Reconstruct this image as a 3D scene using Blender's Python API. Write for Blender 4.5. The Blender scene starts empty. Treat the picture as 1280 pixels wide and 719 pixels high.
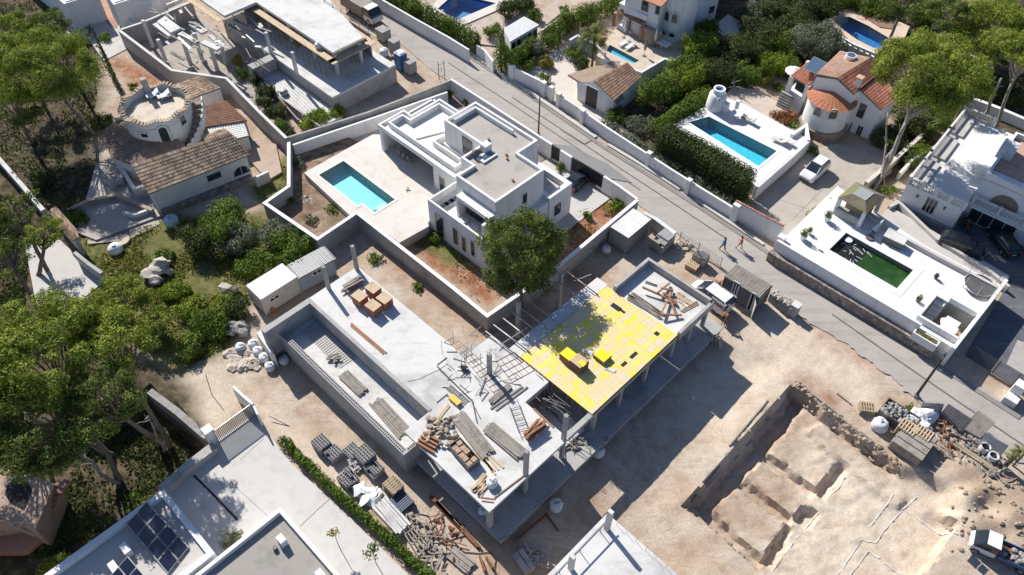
import bpy, bmesh, math, random
import numpy as np
from mathutils import Vector, Matrix
random.seed(7); RNG = np.random.default_rng(7)
SC = bpy.context.scene
COL = SC.collection
# ---------------------------------------------------------------- camera solve (drone about 60 m up)
FPX = 998.56; PITCH = .856143; ROLL = .014088; YAW = -.767887; H = 60.0
_F = np.array([0, math.cos(PITCH), -math.sin(PITCH)]); _R = np.array([1., 0, 0]); _U = np.cross(_R, _F)
R2 = math.cos(ROLL)*_R + math.sin(ROLL)*_U; U2 = -math.sin(ROLL)*_R + math.cos(ROLL)*_U
def ray(px, py): return _F + R2*(px-640)/FPX - U2*(py-359.5)/FPX
def G(px, py, z=0.0):
    d = ray(px, py); t = (z-H)/d[2]
    return np.array([d[0]*t, d[1]*t, z])
def PJ(p):
    v = np.array(p, float)-np.array([0, 0, H]); z = v@_F
    return (640+FPX*(v@R2)/z, 359.5-FPX*(v@U2)/z)
EU = np.array([math.cos(YAW), math.sin(YAW), 0]); EV = np.array([-math.sin(YAW), math.cos(YAW), 0])
def HT(base, z0, top):            # height of the top of a vertical edge
    p = G(base[0], base[1], z0); best = None
    for i in range(0, 1500):
        z = z0+i*.01; q = PJ((p[0], p[1], z)); e = (q[0]-top[0])**2+(q[1]-top[1])**2
        if best is None or e < best[0]: best = (e, z)
    return best[1]
def MPP(px, py, z=0):             # metres per photo pixel across the view
    p = G(px, py, z); return float(np.dot(p-np.array([0, 0, H]), _F))/FPX
def azim(a, b, za=0, zb=None):
    p = G(a[0], a[1], za); q = G(b[0], b[1], za if zb is None else zb)
    return math.atan2(q[1]-p[1], q[0]-p[0])
# ---------------------------------------------------------------- mesh builder
class MB:
    def __init__(s): s.v = []; s.f = []
    def add(s, vs, fs):
        n = len(s.v); s.v += [tuple(map(float, v)) for v in vs]; s.f += [tuple(i+n for i in f) for f in fs]; return s
    def prism(s, poly, z0, z1):
        n = len(poly)
        a = sum(poly[i][0]*poly[(i+1) % n][1]-poly[(i+1) % n][0]*poly[i][1] for i in range(n))
        if a < 0: poly = poly[::-1]
        vs = [(p[0], p[1], z0) for p in poly]+[(p[0], p[1], z1) for p in poly]
        fs = [tuple(range(n))[::-1], tuple(range(n, 2*n))]+[(i, (i+1) % n, n+(i+1) % n, n+i) for i in range(n)]
        return s.add(vs, fs)
    def obox(s, c, ax, ay, az):    # half axes
        c, ax, ay, az = (np.array(t, float) for t in (c, ax, ay, az))
        vs = [c+i*ax+j*ay+k*az for k in (-1, 1) for j in (-1, 1) for i in (-1, 1)]
        return s.add(vs, [(0, 2, 3, 1), (4, 5, 7, 6), (0, 1, 5, 4), (2, 6, 7, 3), (0, 4, 6, 2), (1, 3, 7, 5)])
    def box(s, c, size, yaw=0, z0=None):
        cx, cy, cz = c
        if z0 is not None: cz = z0+size[2]/2
        ca, sa = math.cos(yaw), math.sin(yaw)
        return s.obox((cx, cy, cz), (ca*size[0]/2, sa*size[0]/2, 0), (-sa*size[1]/2, ca*size[1]/2, 0), (0, 0, size[2]/2))
    def bar(s, p, q, w, h=None):
        p = np.array(p, float); q = np.array(q, float); h = h or w
        d = q-p; L = np.linalg.norm(d)
        if L < 1e-6: return s
        d /= L; up = np.array([0, 0, 1.]) if abs(d[2]) < .95 else np.array([1., 0, 0])
        sd = np.cross(d, up); sd /= np.linalg.norm(sd); u = np.cross(sd, d)
        return s.obox((p+q)/2, d*L/2, sd*w/2, u*h/2)
    def tube(s, p, q, r0, r1=None, n=8, cap=True):
        r1 = r0 if r1 is None else r1
        p = np.array(p, float); q = np.array(q, float); d = q-p; L = np.linalg.norm(d)
        if L < 1e-6: return s
        d /= L; up = np.array([0, 0, 1.]) if abs(d[2]) < .95 else np.array([1., 0, 0])
        a = np.cross(d, up); a /= np.linalg.norm(a); b = np.cross(d, a)
        vs = []
        for c, r in ((p, r0), (q, r1)):
            for i in range(n):
                t = 2*math.pi*i/n; vs.append(c+a*math.cos(t)*r+b*math.sin(t)*r)
        fs = [(i, n+i, n+(i+1) % n, (i+1) % n) for i in range(n)]
        if cap: fs += [tuple(range(n)), tuple(range(n, 2*n))[::-1]]
        return s.add(vs, fs)
    def rev(s, c, prof, n=20, a0=0, a1=2*math.pi, wob=0, seed=0):  # lathe of (r,z) list about vertical axis
        r_ = random.Random(seed); full = abs(a1-a0-2*math.pi) < 1e-6; m = n if full else n+1
        vs = []
        for r, z in prof:
            for i in range(m):
                t = a0+(a1-a0)*i/n; rr = r*(1+r_.uniform(-wob, wob)) ; vs.append((c[0]+rr*math.cos(t), c[1]+rr*math.sin(t), c[2]+z+r_.uniform(-wob, wob)*.3))
        fs = []
        for k in range(len(prof)-1):
            for i in range(n if full else n):
                j = (i+1) % m
                fs.append((k*m+i, k*m+j, (k+1)*m+j, (k+1)*m+i))
        return s.add(vs, fs)
    def blob(s, c, r, seed=0, sub=2, wob=.25, flat=1.0):
        bm = bmesh.new(); bmesh.ops.create_icosphere(bm, subdivisions=sub, radius=1)
        rr = random.Random(seed); ph = [(rr.uniform(0, 6), rr.uniform(1.5, 3.5), Vector((rr.uniform(-1, 1), rr.uniform(-1, 1), rr.uniform(-1, 1))).normalized()) for _ in range(5)]
        vs = []
        for v in bm.verts:
            k = 1+sum(math.sin(v.co.dot(d)*f*2+p) for p, f, d in ph)*wob/3
            vs.append((c[0]+v.co.x*r[0]*k, c[1]+v.co.y*r[1]*k, c[2]+v.co.z*r[2]*k*flat))
        fs = [tuple(v.index for v in f.verts) for f in bm.faces]; bm.free()
        return s.add(vs, fs)
    def mesh(s, name, mat, off=(0, 0, 0), yaw=0, smooth=False):
        v = np.array(s.v, float).reshape(-1, 3)-np.array(off, float)
        if yaw:
            ca, sa = math.cos(-yaw), math.sin(-yaw); x = v[:, 0]*ca-v[:, 1]*sa; y = v[:, 0]*sa+v[:, 1]*ca; v = np.stack([x, y, v[:, 2]], 1)
        me = bpy.data.meshes.new(name); me.from_pydata(v.tolist(), [], s.f); me.update()
        if mat: me.materials.append(mat)
        if smooth: me.shade_smooth()
        return me
def tag(o, label=None, cat=None, group=None, kind=None):
    if label: o['label'] = label
    if cat: o['category'] = cat
    if group: o['group'] = group
    if kind: o['kind'] = kind
    return o
def link(name, me, parent=None):
    o = bpy.data.objects.new(name, me); COL.objects.link(o)
    if parent: o.parent = parent
    return o
class Thing:
    """Empty at the base that parents the parts; world=True meshes are given in world coordinates"""
    def __init__(s, name, label, cat, loc=(0, 0, 0), group=None, rz=0, world=True):
        s.o = link(name, None); s.o.empty_display_size = .3
        s.loc = tuple(float(x) for x in loc); s.o.location = s.loc; s.o.rotation_euler = (0, 0, rz); s.rz = rz; s.world = world
        tag(s.o, label, cat, group)
    def part(s, name, mb, mat, parent=None, smooth=False, label=None, kind=None):
        me = mb.mesh(name, mat, s.loc if s.world else (0, 0, 0), s.rz if s.world else 0, smooth)
        o = link(name, me, parent or s.o); tag(o, label, kind=kind); return o
def single(name, mb, mat, label, cat, group=None, smooth=False, kind=None):
    v = np.array(mb.v); c = ((v[:, 0].min()+v[:, 0].max())/2, (v[:, 1].min()+v[:, 1].max())/2, v[:, 2].min())
    o = link(name, mb.mesh(name, mat, c, 0, smooth)); o.location = c
    if kind == 'structure': o['kind'] = kind
    else: tag(o, label, cat, group, kind)
    return o
def copy_tree(o, parent=None):
    c = o.copy(); COL.objects.link(c); c.parent = parent
    for ch in [x for x in o.children]: copy_tree(ch, c)
    return c
# ---------------------------------------------------------------- polygons
def rectil(pts, z, yaw=YAW):        # snap a pixel polygon to the building grid -> world xy list
    w = [G(p[0], p[1], z) for p in pts]; ca, sa = math.cos(yaw), math.sin(yaw)
    q = [(p[0]*ca+p[1]*sa, -p[0]*sa+p[1]*ca) for p in w]; n = len(q); L = []
    for i in range(n):
        a, b = q[i], q[(i+1) % n]
        if abs(b[0]-a[0]) > abs(b[1]-a[1]): L.append(('v', (a[1]+b[1])/2))
        else: L.append(('u', (a[0]+b[0])/2))
    out = []
    for i in range(n):
        e0, e1 = L[i-1], L[i]
        if e0[0] == e1[0]: u, v = q[i]
        else: u = e0[1] if e0[0] == 'u' else e1[1]; v = e0[1] if e0[0] == 'v' else e1[1]
        out.append((u*ca-v*sa, u*sa+v*ca))
    return out
def poly(pts, z): return [tuple(G(p[0], p[1], z)[:2]) for p in pts]
def ccw(P):
    n = len(P); a = sum(P[i][0]*P[(i+1) % n][1]-P[(i+1) % n][0]*P[i][1] for i in range(n))
    return P if a > 0 else P[::-1]
def inset(P, t):
    P = ccw(P); n = len(P); out = []
    for i in range(n):
        a, b, c = (np.array(P[k % n], float) for k in (i-1, i, i+1))
        d1 = (b-a)/np.linalg.norm(b-a); d2 = (c-b)/np.linalg.norm(c-b)
        n1 = np.array([-d1[1], d1[0]]); n2 = np.array([-d2[1], d2[0]])
        cr = d1[0]*d2[1]-d1[1]*d2[0]
        if abs(cr) < 1e-3: out.append(tuple(b+n1*t)); continue
        p1 = b+n1*t; p2 = b+n2*t
        k = ((p2-p1)[0]*d2[1]-(p2-p1)[1]*d2[0])/cr
        out.append(tuple(p1+d1*k))
    return out
def shell(mb, P, z0, zt, zr, t):     # walls with parapet: outer skin, cap ring, inner skin
    P = ccw(P); Q = inset(P, t); n = len(P)
    vs = [(x, y, z0) for x, y in P]+[(x, y, zt) for x, y in P]+[(x, y, zt) for x, y in Q]+[(x, y, zr-.1) for x, y in Q]
    fs = []
    for i in range(n):
        j = (i+1) % n
        for k in range(3): fs.append((k*n+i, k*n+j, (k+1)*n+j, (k+1)*n+i))
    mb.add(vs, fs); return Q
def flatblock(T, P, z0, zt, mwall, mroof, ph=.5, t=.28, wname='wall', rname='roof'):
    m = MB(); Q = shell(m, P, z0, zt, zt-ph, t)
    w = T.part(wname, m, mwall); r = MB().prism(inset(P, t-.02), zt-ph-.3, zt-ph)
    T.part(rname, r, mroof); return Q
def wallpath(pts, zt, zb, t, pix=True, closed=False):   # wall along a pixel path given at its top
    W = [np.array(G(p[0], p[1], zt)[:2]) if pix else np.array(p[:2], float) for p in pts]
    if closed: W.append(W[0])
    n = len(W); L = []; R = []
    for i in range(n):
        if closed: a, c = W[(i-1) % (n-1)], W[(i+1) % (n-1)]
        else: a, c = W[max(i-1, 0)], W[min(i+1, n-1)]
        b = W[i % (n-1)] if closed else W[i]
        if not closed and i == 0: nd = c-b; nd = nd/np.linalg.norm(nd); nn = np.array([-nd[1], nd[0]]); k = 1
        elif not closed and i == n-1: nd = b-a; nd = nd/np.linalg.norm(nd); nn = np.array([-nd[1], nd[0]]); k = 1
        else:
            d1 = (b-a)/np.linalg.norm(b-a); d2 = (c-b)/np.linalg.norm(c-b); s = d1+d2; s /= np.linalg.norm(s)
            nn = np.array([-s[1], s[0]]); k = 1/max(.35, float(np.dot(nn, np.array([-d1[1], d1[0]]))))
        L.append(b+nn*t/2*k); R.append(b-nn*t/2*k)
    m = MB(); vs = []; fs = []
    for i in range(n):
        for q in (L[i], R[i]):
            vs += [(q[0], q[1], zb), (q[0], q[1], zt)]
    for i in range(n-1):
        a = 4*i; b = 4*(i+1)
        fs += [(a+1, b+1, b+3, a+3), (a, b, b+1, a+1), (a+2, a+3, b+3, b+2), (a, a+2, b+2, b)]
    if not closed: fs += [(0, 1, 3, 2), (4*n-4, 4*n-2, 4*n-1, 4*n-3)]
    m.add(vs, fs); return m
# vertical face plane through two pixels at height z
class Face:
    def __init__(s, a, b, z, pix=True):
        s.A = G(a[0], a[1], z) if pix else np.array([a[0], a[1], z]); B = G(b[0], b[1], z) if pix else np.array([b[0], b[1], z])
        s.d = (B-s.A); s.len = np.linalg.norm(s.d); s.d /= s.len; s.n = np.array([s.d[1], -s.d[0], 0])
        if np.dot(s.n, np.array([0, 0, H])-s.A) < 0: s.n = -s.n
    def at(s, px, py):
        r = ray(px, py); o = np.array([0, 0, H]); t = np.dot(s.A-o, s.n)/np.dot(r, s.n); p = o+r*t
        return float(np.dot(p-s.A, s.d)), float(p[2])
    def P(s, u, z, off=0): 
        p = s.A+s.d*u+s.n*off; return np.array([p[0], p[1], z])
def face_poly(mb, F, pts, o0, o1):
    a = [F.P(u, z, o0) for u, z in pts]; b = [F.P(u, z, o1) for u, z in pts]; n = len(pts)
    mb.add(a+b, [tuple(range(n)), tuple(range(n, 2*n))[::-1]]+[(i, n+i, n+(i+1) % n, (i+1) % n) for i in range(n)])
def win(T, F, p0, p1, mats, kind='window', arch=False, panes=1, fw=.07, out=.04, pix=True, sill=False):
    fm, gm = mats
    (u0, z0), (u1, z1) = (F.at(*p0), F.at(*p1)) if pix else (p0, p1)
    if u0 > u1: u0, u1 = u1, u0
    if z0 > z1: z0, z1 = z1, z0
    if arch:
        r = (u1-u0)/2; zc = max(z1-r, z0+.2)
        pts = [(u0, z0), (u1, z0)]+[((u0+u1)/2+r*math.cos(k*math.pi/10), zc+r*math.sin(k*math.pi/10)) for k in range(11)]
    else: pts = [(u0, z0), (u1, z0), (u1, z1), (u0, z1)]
    m = MB(); face_poly(m, F, pts, -.05, out*.4); fr = MB()
    ps = pts
    n = len(ps)
    for i in range(n):
        a, b = ps[i], ps[(i+1) % n]; fr.bar(F.P(a[0], a[1], out*.5), F.P(b[0], b[1], out*.5), fw, out*1.6)
    for k in range(1, panes):
        u = u0+(u1-u0)*k/panes; fr.bar(F.P(u, z0, out*.5), F.P(u, z1 if not arch else zc+r*.9, out*.5), fw*.8, out*1.2)
    w = T.part(kind, fr, fm); T.part('glass', m, gm, w)
    if sill: T.part('sill', MB().bar(F.P(u0-.1, z0-.06, .1), F.P(u1+.1, z0-.06, .1), .2, .08), fm, w)
    return w
# ---------------------------------------------------------------- materials
MATS = {}
def nt(name):
    m = bpy.data.materials.new(name); m.use_nodes = True; t = m.node_tree; b = t.nodes['Principled BSDF']; return m, t, b
def N(t, typ, **k):
    n = t.nodes.new(typ)
    for a, v in k.items():
        if a in n.inputs.keys() if hasattr(n.inputs, 'keys') else False: n.inputs[a].default_value = v
        else: setattr(n, a, v)
    return n
def ramp(t, fac, stops):
    r = t.nodes.new('ShaderNodeValToRGB'); e = r.color_ramp.elements
    while len(e) > 1: e.remove(e[-1])
    e[0].position = stops[0][0]; e[0].color = (*stops[0][1], 1)
    for p, c in stops[1:]: x = e.new(p); x.color = (*c, 1)
    t.links.new(fac, r.inputs[0]); return r.outputs[0]
def mixc(t, fac, a, b, mode='MIX'):
    m = t.nodes.new('ShaderNodeMix'); m.data_type = 'RGBA'; m.blend_type = mode
    def put(sock, v):
        if hasattr(v, 'links'): t.links.new(v, sock)
        elif isinstance(v, (int, float)): sock.default_value = v
        else: sock.default_value = (*v, 1)
    put(m.inputs[0], fac); put(m.inputs[6], a); put(m.inputs[7], b); return m.outputs[2]
def noise(t, scale, detail=4, rough=.6, coord='Object', vec=None, dist=0):
    n = t.nodes.new('ShaderNodeTexNoise'); n.inputs['Scale'].default_value = scale; n.inputs['Detail'].default_value = detail
    n.inputs['Roughness'].default_value = rough; n.inputs['Distortion'].default_value = dist
    if vec is None: vec = wpos(t)
    t.links.new(vec, n.inputs['Vector']); return n.outputs['Fac']
def wpos(t):
    for n in t.nodes:
        if n.type == 'NEW_GEOMETRY': return n.outputs['Position']
    return t.nodes.new('ShaderNodeNewGeometry').outputs['Position']
def bump(t, b, h, strength=.3, dist=.05):
    n = t.nodes.new('ShaderNodeBump'); n.inputs['Strength'].default_value = strength; n.inputs['Distance'].default_value = dist
    t.links.new(h, n.inputs['Height']); t.links.new(n.outputs[0], b.inputs['Normal'])
def M(name, col, rough=.8, var=.18, scale=1.2, fine=14, col2=None, bmp=.25, metal=0, spec=.3, stain=None):
    """noisy surface: coarse blotches between col and col2, fine grain, optional stains"""
    if name in MATS: return MATS[name]
    m, t, b = nt(name); c2 = col2 or tuple(x*(1-var*1.6) for x in col); c1 = tuple(min(1, x*(1+var*.35)) for x in col)
    f = noise(t, scale, 6, .65); c = ramp(t, f, [(.3, c2), (.5, col), (.72, c1)])
    g = noise(t, fine, 3, .7); gg = ramp(t, g, [(.25, (1-var*.9,)*3), (.75, (1, 1, 1))]); c = mixc(t, 1.0, c, gg, 'MULTIPLY')
    if stain:
        s = noise(t, stain[1], 8, .75, dist=.8); sf = ramp(t, s, [(stain[2], (0, 0, 0)), (stain[2]+.12, (1, 1, 1))]); c = mixc(t, sf, c, stain[0])
    t.links.new(c, b.inputs['Base Color']); b.inputs['Roughness'].default_value = rough; b.inputs['Metallic'].default_value = metal
    b.inputs['Specular IOR Level'].default_value = spec
    if bmp: bump(t, b, g, bmp, .03)
    MATS[name] = m; return m
WHITE = M('white render', (.74, .735, .71), .85, .05, .5, 6, bmp=.1, stain=((.60, .585, .55), .9, .64))
WHITE2 = M('aged white render', (.66, .65, .61), .85, .10, .6, 6, bmp=.15, stain=((.46, .44, .40), 1.1, .6))
WROOF = M('white terrace', (.70, .68, .64), .8, .06, .7, 9, bmp=.1, stain=((.58, .55, .50), .7, .62))
BEIGEPAVE = M('beige pool paving', (.60, .55, .49), .7, .06, .8, 8, bmp=.15)
GRAVEL = M('roof gravel', (.42, .385, .34), .95, .12, .5, 22, bmp=.8, stain=((.34, .31, .27), .5, .62))
def streak(m, col, scale, amt=.5, lo=.36, hi=.5, rz=0, f=.8):
    t = m.node_tree; b = t.nodes['Principled BSDF']; l = b.inputs['Base Color'].links[0]; src = l.from_socket; t.links.remove(l)
    mp = t.nodes.new('ShaderNodeMapping'); mp.vector_type = 'POINT'; mp.inputs['Rotation'].default_value = (0, 0, rz); mp.inputs['Scale'].default_value = scale; t.links.new(wpos(t), mp.inputs[0])
    st = noise(t, f, 7, .7, vec=mp.outputs[0], dist=.4); t.links.new(mixc(t, ramp(t, st, [(lo, (amt,)*3), (hi, (0, 0, 0))]), src, col), b.inputs['Base Color'])
CONC = M('fresh concrete slab', (.645, .63, .59), .9, .2, .35, 10, bmp=.25, stain=((.47, .46, .44), .55, .6))
CONCW = M('bare concrete wall', (.42, .405, .38), .95, .18, .6, 8, bmp=.4, stain=((.23, .215, .195), .7, .55))
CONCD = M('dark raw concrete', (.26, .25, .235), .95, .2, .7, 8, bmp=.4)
BLOCK = M('grey hollow block', (.40, .39, .375), .95, .12, 2, 16, bmp=.4)
ROAD = M('worn pale road', (.385, .35, .31), .9, .1, .25, 16, bmp=.35, stain=((.30, .275, .245), .35, .56))
PAVE = M('light paving', (.50, .475, .435), .85, .08, .5, 12, bmp=.2, stain=((.38, .36, .33), .6, .6))
DRIVE = M('stone drive', (.43, .385, .33), .9, .14, .5, 10, bmp=.3, stain=((.30, .265, .22), .6, .58))
ASPH = M('dark asphalt', (.12, .125, .135), .9, .15, .5, 14, bmp=.3, stain=((.17, .17, .175), .5, .6))
TERRA = M('terracotta paving', (.38, .22, .15), .85, .15, 1, 10, bmp=.2)
WOOD = M('weathered timber', (.40, .31, .21), .85, .25, 1.5, 12, bmp=.3)
WOODG = M('grey timber', (.33, .295, .25), .9, .25, 1.5, 12, bmp=.3)
WOODO = M('orange timber', (.36, .19, .10), .85, .2, 1.5, 12, bmp=.3)
PINEW = M('pale pine board', (.56, .42, .27), .8, .15, 1.3, 10, bmp=.2)
STEEL = M('galvanised steel', (.42, .42, .41), .5, .12, 2, 10, metal=.5, bmp=.1)
STEELD = M('dark steel', (.16, .15, .145), .6, .2, 2, 10, metal=.4, bmp=.1)
RUST = M('rusty iron', (.24, .11, .06), .9, .3, 3, 12, bmp=.4)
DARK = M('dark interior', (.02, .02, .022), .8, .1, 1, 5, bmp=0)
BLACKM = M('black gate', (.025, .025, .028), .5, .1, 1, 5, bmp=0)
ROCK = M('pale limestone', (.48, .43, .36), .95, .2, 1.2, 9, bmp=.6)
ROCKG = M('grey rubble', (.34, .325, .30), .95, .25, 1.5, 10, bmp=.6)
SACK = M('white woven sack', (.68, .69, .70), .8, .12, 2.5, 10, bmp=.4)
PLAST = M('white sheeting', (.70, .70, .69), .5, .1, 2.5, 8, bmp=.3)
BLUE = M('blue plastic', (.05, .16, .42), .5, .1, 1, 6, bmp=0)
GREYP = M('grey sheet metal', (.36, .36, .35), .6, .12, 1, 8, metal=.2, bmp=.1)
CABIN = M('cream cabin panel', (.56, .53, .47), .7, .12, 1, 8, bmp=.1, stain=((.42, .38, .31), 1.2, .6))
SHEDW = M('grey corrugated shed', (.15, .15, .155), .7, .15, 1, 8, bmp=.1)
BARK = M('pine bark', (.23, .18, .145), .95, .3, 2.5, 10, bmp=.7)
BARKP = M('pale grey bark', (.36, .32, .27), .95, .25, 2.5, 10, bmp=.6)
STONEW = None
streak(ROAD, (.25, .225, .195), (.12, 1.6, 1), .55, .34, .5, -YAW); streak(ROAD, (.46, .40, .33), (.5, .9, 1), .5, .3, .46, .4, 1.3); streak(ROAD, (.17, .15, .135), (1, 1, 1), .5, .27, .31, 0, .9); streak(ASPH, (.2, .2, .2), (.2, 1.5, 1), .5, .34, .5, -YAW)
for w_ in (WHITE, WHITE2, CONCW): streak(w_, (.40, .38, .34), (1.6, 1.6, .18), .38, .32, .47, 0, 1.2)
streak(GRAVEL, (.27, .24, .21), (1, 1, 1), .5, .3, .42, 0, .5); streak(WROOF, (.50, .46, .40), (.5, 1.5, 1), .4, .32, .46, -YAW); streak(CONC, (.40, .385, .35), (.4, 1.5, 1), .5, .32, .45, -YAW, 1.1); streak(BEIGEPAVE, (.47, .42, .36), (1, 1, 1), .4, .33, .46, 0, .8)
RUBBER = M('tyre rubber', (.025, .025, .025), .8, .1, 2, 8, bmp=0)
CHROME = M('wheel alloy', (.5, .5, .5), .35, .05, 2, 8, metal=.8, bmp=0)
LEATH = M('brown hanging clothes', (.3, .13, .09), .8, .1, 2, 8, bmp=0)
def gloss(name, col, rough=.25, coat=.5, metal=0):
    m, t, b = nt(name); b.inputs['Base Color'].default_value = (*col, 1); b.inputs['Roughness'].default_value = rough
    b.inputs['Coat Weight'].default_value = coat; b.inputs['Metallic'].default_value = metal
    f = noise(t, 3, 4); t.links.new(ramp(t, f, [(.3, tuple(x*.9 for x in col)), (.7, col)]), b.inputs['Base Color'])
    MATS[name] = m; return m
CARW = gloss('white car paint', (.75, .75, .74)); CARB = gloss('black car paint', (.018, .02, .024), .2)
GLASS = gloss('dark window glass', (.025, .035, .045), .08, .3); SOLAR = gloss('solar cell', (.012, .016, .035), .15, .6)
LAMP = gloss('headlight glass', (.6, .6, .6), .1, 1); REDL = gloss('tail light red', (.4, .02, .02), .2, .6)
GLASSB = gloss('bluish collector glass', (.07, .11, .16), .12, .6)
def tiles(name, cols):
    m, t, b = nt(name); uv = t.nodes.new('ShaderNodeUVMap'); vm = t.nodes.new('ShaderNodeVectorMath'); vm.operation = 'FLOOR'
    t.links.new(uv.outputs[0], vm.inputs[0]); w = t.nodes.new('ShaderNodeTexWhiteNoise'); w.noise_dimensions = '2D'; t.links.new(vm.outputs[0], w.inputs['Vector'])
    k = len(cols); c = ramp(t, w.outputs['Value'], [(i/(k-1), cc) for i, cc in enumerate(cols)])
    f = noise(t, .8, 5); c = mixc(t, ramp(t, f, [(.4, (0, 0, 0)), (.7, (.6, .6, .6))]), c, tuple(x*.65 for x in cols[0]))
    t.links.new(c, b.inputs['Base Color']); b.inputs['Roughness'].default_value = .9; g = noise(t, 20, 3); bump(t, b, g, .3, .02)
    MATS[name] = m; return m
TOLD = tiles('old buff roof tiles', [(.20, .13, .085), (.42, .29, .18), (.50, .37, .25), (.28, .18, .12), (.58, .46, .33)])
TRED = tiles('red clay roof tiles', [(.40, .15, .085), (.48, .20, .115), (.36, .13, .08), (.54, .26, .16)])
TBRN = tiles('brown roof tiles', [(.26, .15, .09), (.35, .21, .13), (.20, .12, .08), (.42, .28, .18)])
TPINK = tiles('faded pink roof tiles', [(.50, .31, .22), (.56, .36, .25), (.46, .27, .18), (.60, .40, .29)])
def leafmat(name, cols, trans=.25):
    m, t, b = nt(name); g = t.nodes.new('ShaderNodeNewGeometry'); k = len(cols)
    c = ramp(t, g.outputs['Random Per Island'], [(i/(k-1), cc) for i, cc in enumerate(cols)])
    f = noise(t, .55, 4, .6, vec=g.outputs['Position']); c = mixc(t, ramp(t, f, [(.35, (0, 0, 0)), (.7, (.55, .55, .55))]), c, tuple(x*1.5 for x in cols[-1]))
    t.links.new(c, b.inputs['Base Color']); b.inputs['Roughness'].default_value = .75; b.inputs['Specular IOR Level'].default_value = .25
    tr = t.nodes.new('ShaderNodeBsdfTranslucent'); t.links.new(c, tr.inputs[0]); mx = t.nodes.new('ShaderNodeMixShader'); mx.inputs[0].default_value = trans
    o = t.nodes['Material Output']; t.links.new(b.outputs[0], mx.inputs[1]); t.links.new(tr.outputs[0], mx.inputs[2]); t.links.new(mx.outputs[0], o.inputs[0])
    MATS[name] = m; return m
LPINE = leafmat('pine needles', [(.075, .10, .014), (.145, .19, .022), (.20, .255, .03), (.27, .31, .045)])
LPINED = leafmat('dark pine needles', [(.045, .065, .016), (.08, .115, .022), (.12, .16, .03), (.16, .20, .038)])
LHEDGE = leafmat('hedge leaves', [(.03, .055, .010), (.065, .11, .014), (.10, .16, .018), (.15, .21, .025)])
LDARK = leafmat('dark cypress leaves', [(.025, .04, .012), (.045, .065, .018), (.065, .09, .022), (.085, .11, .026)])
LOLIVE = leafmat('grey olive leaves', [(.07, .085, .045), (.11, .13, .07), (.15, .17, .10), (.20, .215, .14)])
LBRIGHT = leafmat('bright green leaves', [(.07, .10, .01), (.12, .17, .015), (.18, .24, .02), (.24, .29, .03)])
LRED = leafmat('russet leaves', [(.16, .05, .03), (.24, .07, .035), (.12, .07, .02), (.30, .12, .04)])
LYEL = leafmat('yellow green leaves', [(.16, .16, .02), (.26, .24, .03), (.20, .14, .03), (.34, .27, .05)])
LPALM = leafmat('palm fronds', [(.05, .07, .012), (.09, .11, .02), (.13, .15, .03), (.17, .18, .04)])
LGRASS = leafmat('grass and weeds', [(.07, .10, .01), (.11, .14, .018), (.16, .19, .025), (.24, .23, .05)], .3)
def water(name, col, rough=.04, deep=None):
    m, t, b = nt(name); c = noise(t, .6, 3); t.links.new(ramp(t, c, [(.3, col), (.7, tuple(x*1.15 for x in col))]), b.inputs['Base Color'])
    b.inputs['Roughness'].default_value = rough; b.inputs['Specular IOR Level'].default_value = .5
    f = noise(t, 3.5, 3, .6, dist=1.0); bump(t, b, f, .25, .05); MATS[name] = m; return m
WCLEAR = None
def clearwater():
    m, t, b = nt('clear pool water'); t.nodes.remove(b); o = t.nodes['Material Output']
    tr = t.nodes.new('ShaderNodeBsdfTransparent'); tr.inputs[0].default_value = (.93, .99, 1.0, 1)
    gl = t.nodes.new('ShaderNodeBsdfGlossy'); gl.inputs['Roughness'].default_value = .03
    fr = t.nodes.new('ShaderNodeFresnel'); fr.inputs[0].default_value = 1.33
    f = noise(t, 2.5, 3, .6, dist=1); bn = t.nodes.new('ShaderNodeBump'); bn.inputs['Strength'].default_value = .3; bn.inputs['Distance'].default_value = .04
    t.links.new(f, bn.inputs['Height']); t.links.new(bn.outputs[0], gl.inputs['Normal'])
    mx = t.nodes.new('ShaderNodeMixShader'); mx.inputs[0].default_value = .06; t.links.new(tr.outputs[0], mx.inputs[1]); t.links.new(gl.outputs[0], mx.inputs[2]); t.links.new(mx.outputs[0], o.inputs[0])
    MATS['cw'] = m; return m
WCLEAR = clearwater()
def poolmat(name, c1, c2):
    m, t, b = nt(name); v = t.nodes.new('ShaderNodeTexVoronoi'); v.feature = 'DISTANCE_TO_EDGE'; v.inputs['Scale'].default_value = 1.6
    n = t.nodes.new('ShaderNodeTexNoise'); n.inputs['Scale'].default_value = 1.2; t.links.new(wpos(t), n.inputs['Vector'])
    va = t.nodes.new('ShaderNodeVectorMath'); va.operation = 'ADD'; t.links.new(wpos(t), va.inputs[0]); t.links.new(n.outputs['Color'], va.inputs[1]); t.links.new(va.outputs[0], v.inputs['Vector'])
    c = ramp(t, v.outputs['Distance'], [(0, c2), (.12, c1), (1, c1)]); t.links.new(c, b.inputs['Base Color']); b.inputs['Roughness'].default_value = .6
    MATS[name] = m; return m
PTURQ = poolmat('turquoise pool lining', (.15, .62, .60), (.24, .74, .71))
PBLUE = poolmat('blue pool lining', (.03, .36, .55), (.05, .48, .62))
PDEEP = poolmat('deep blue pool lining', (.015, .14, .38), (.02, .2, .45))
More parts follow.
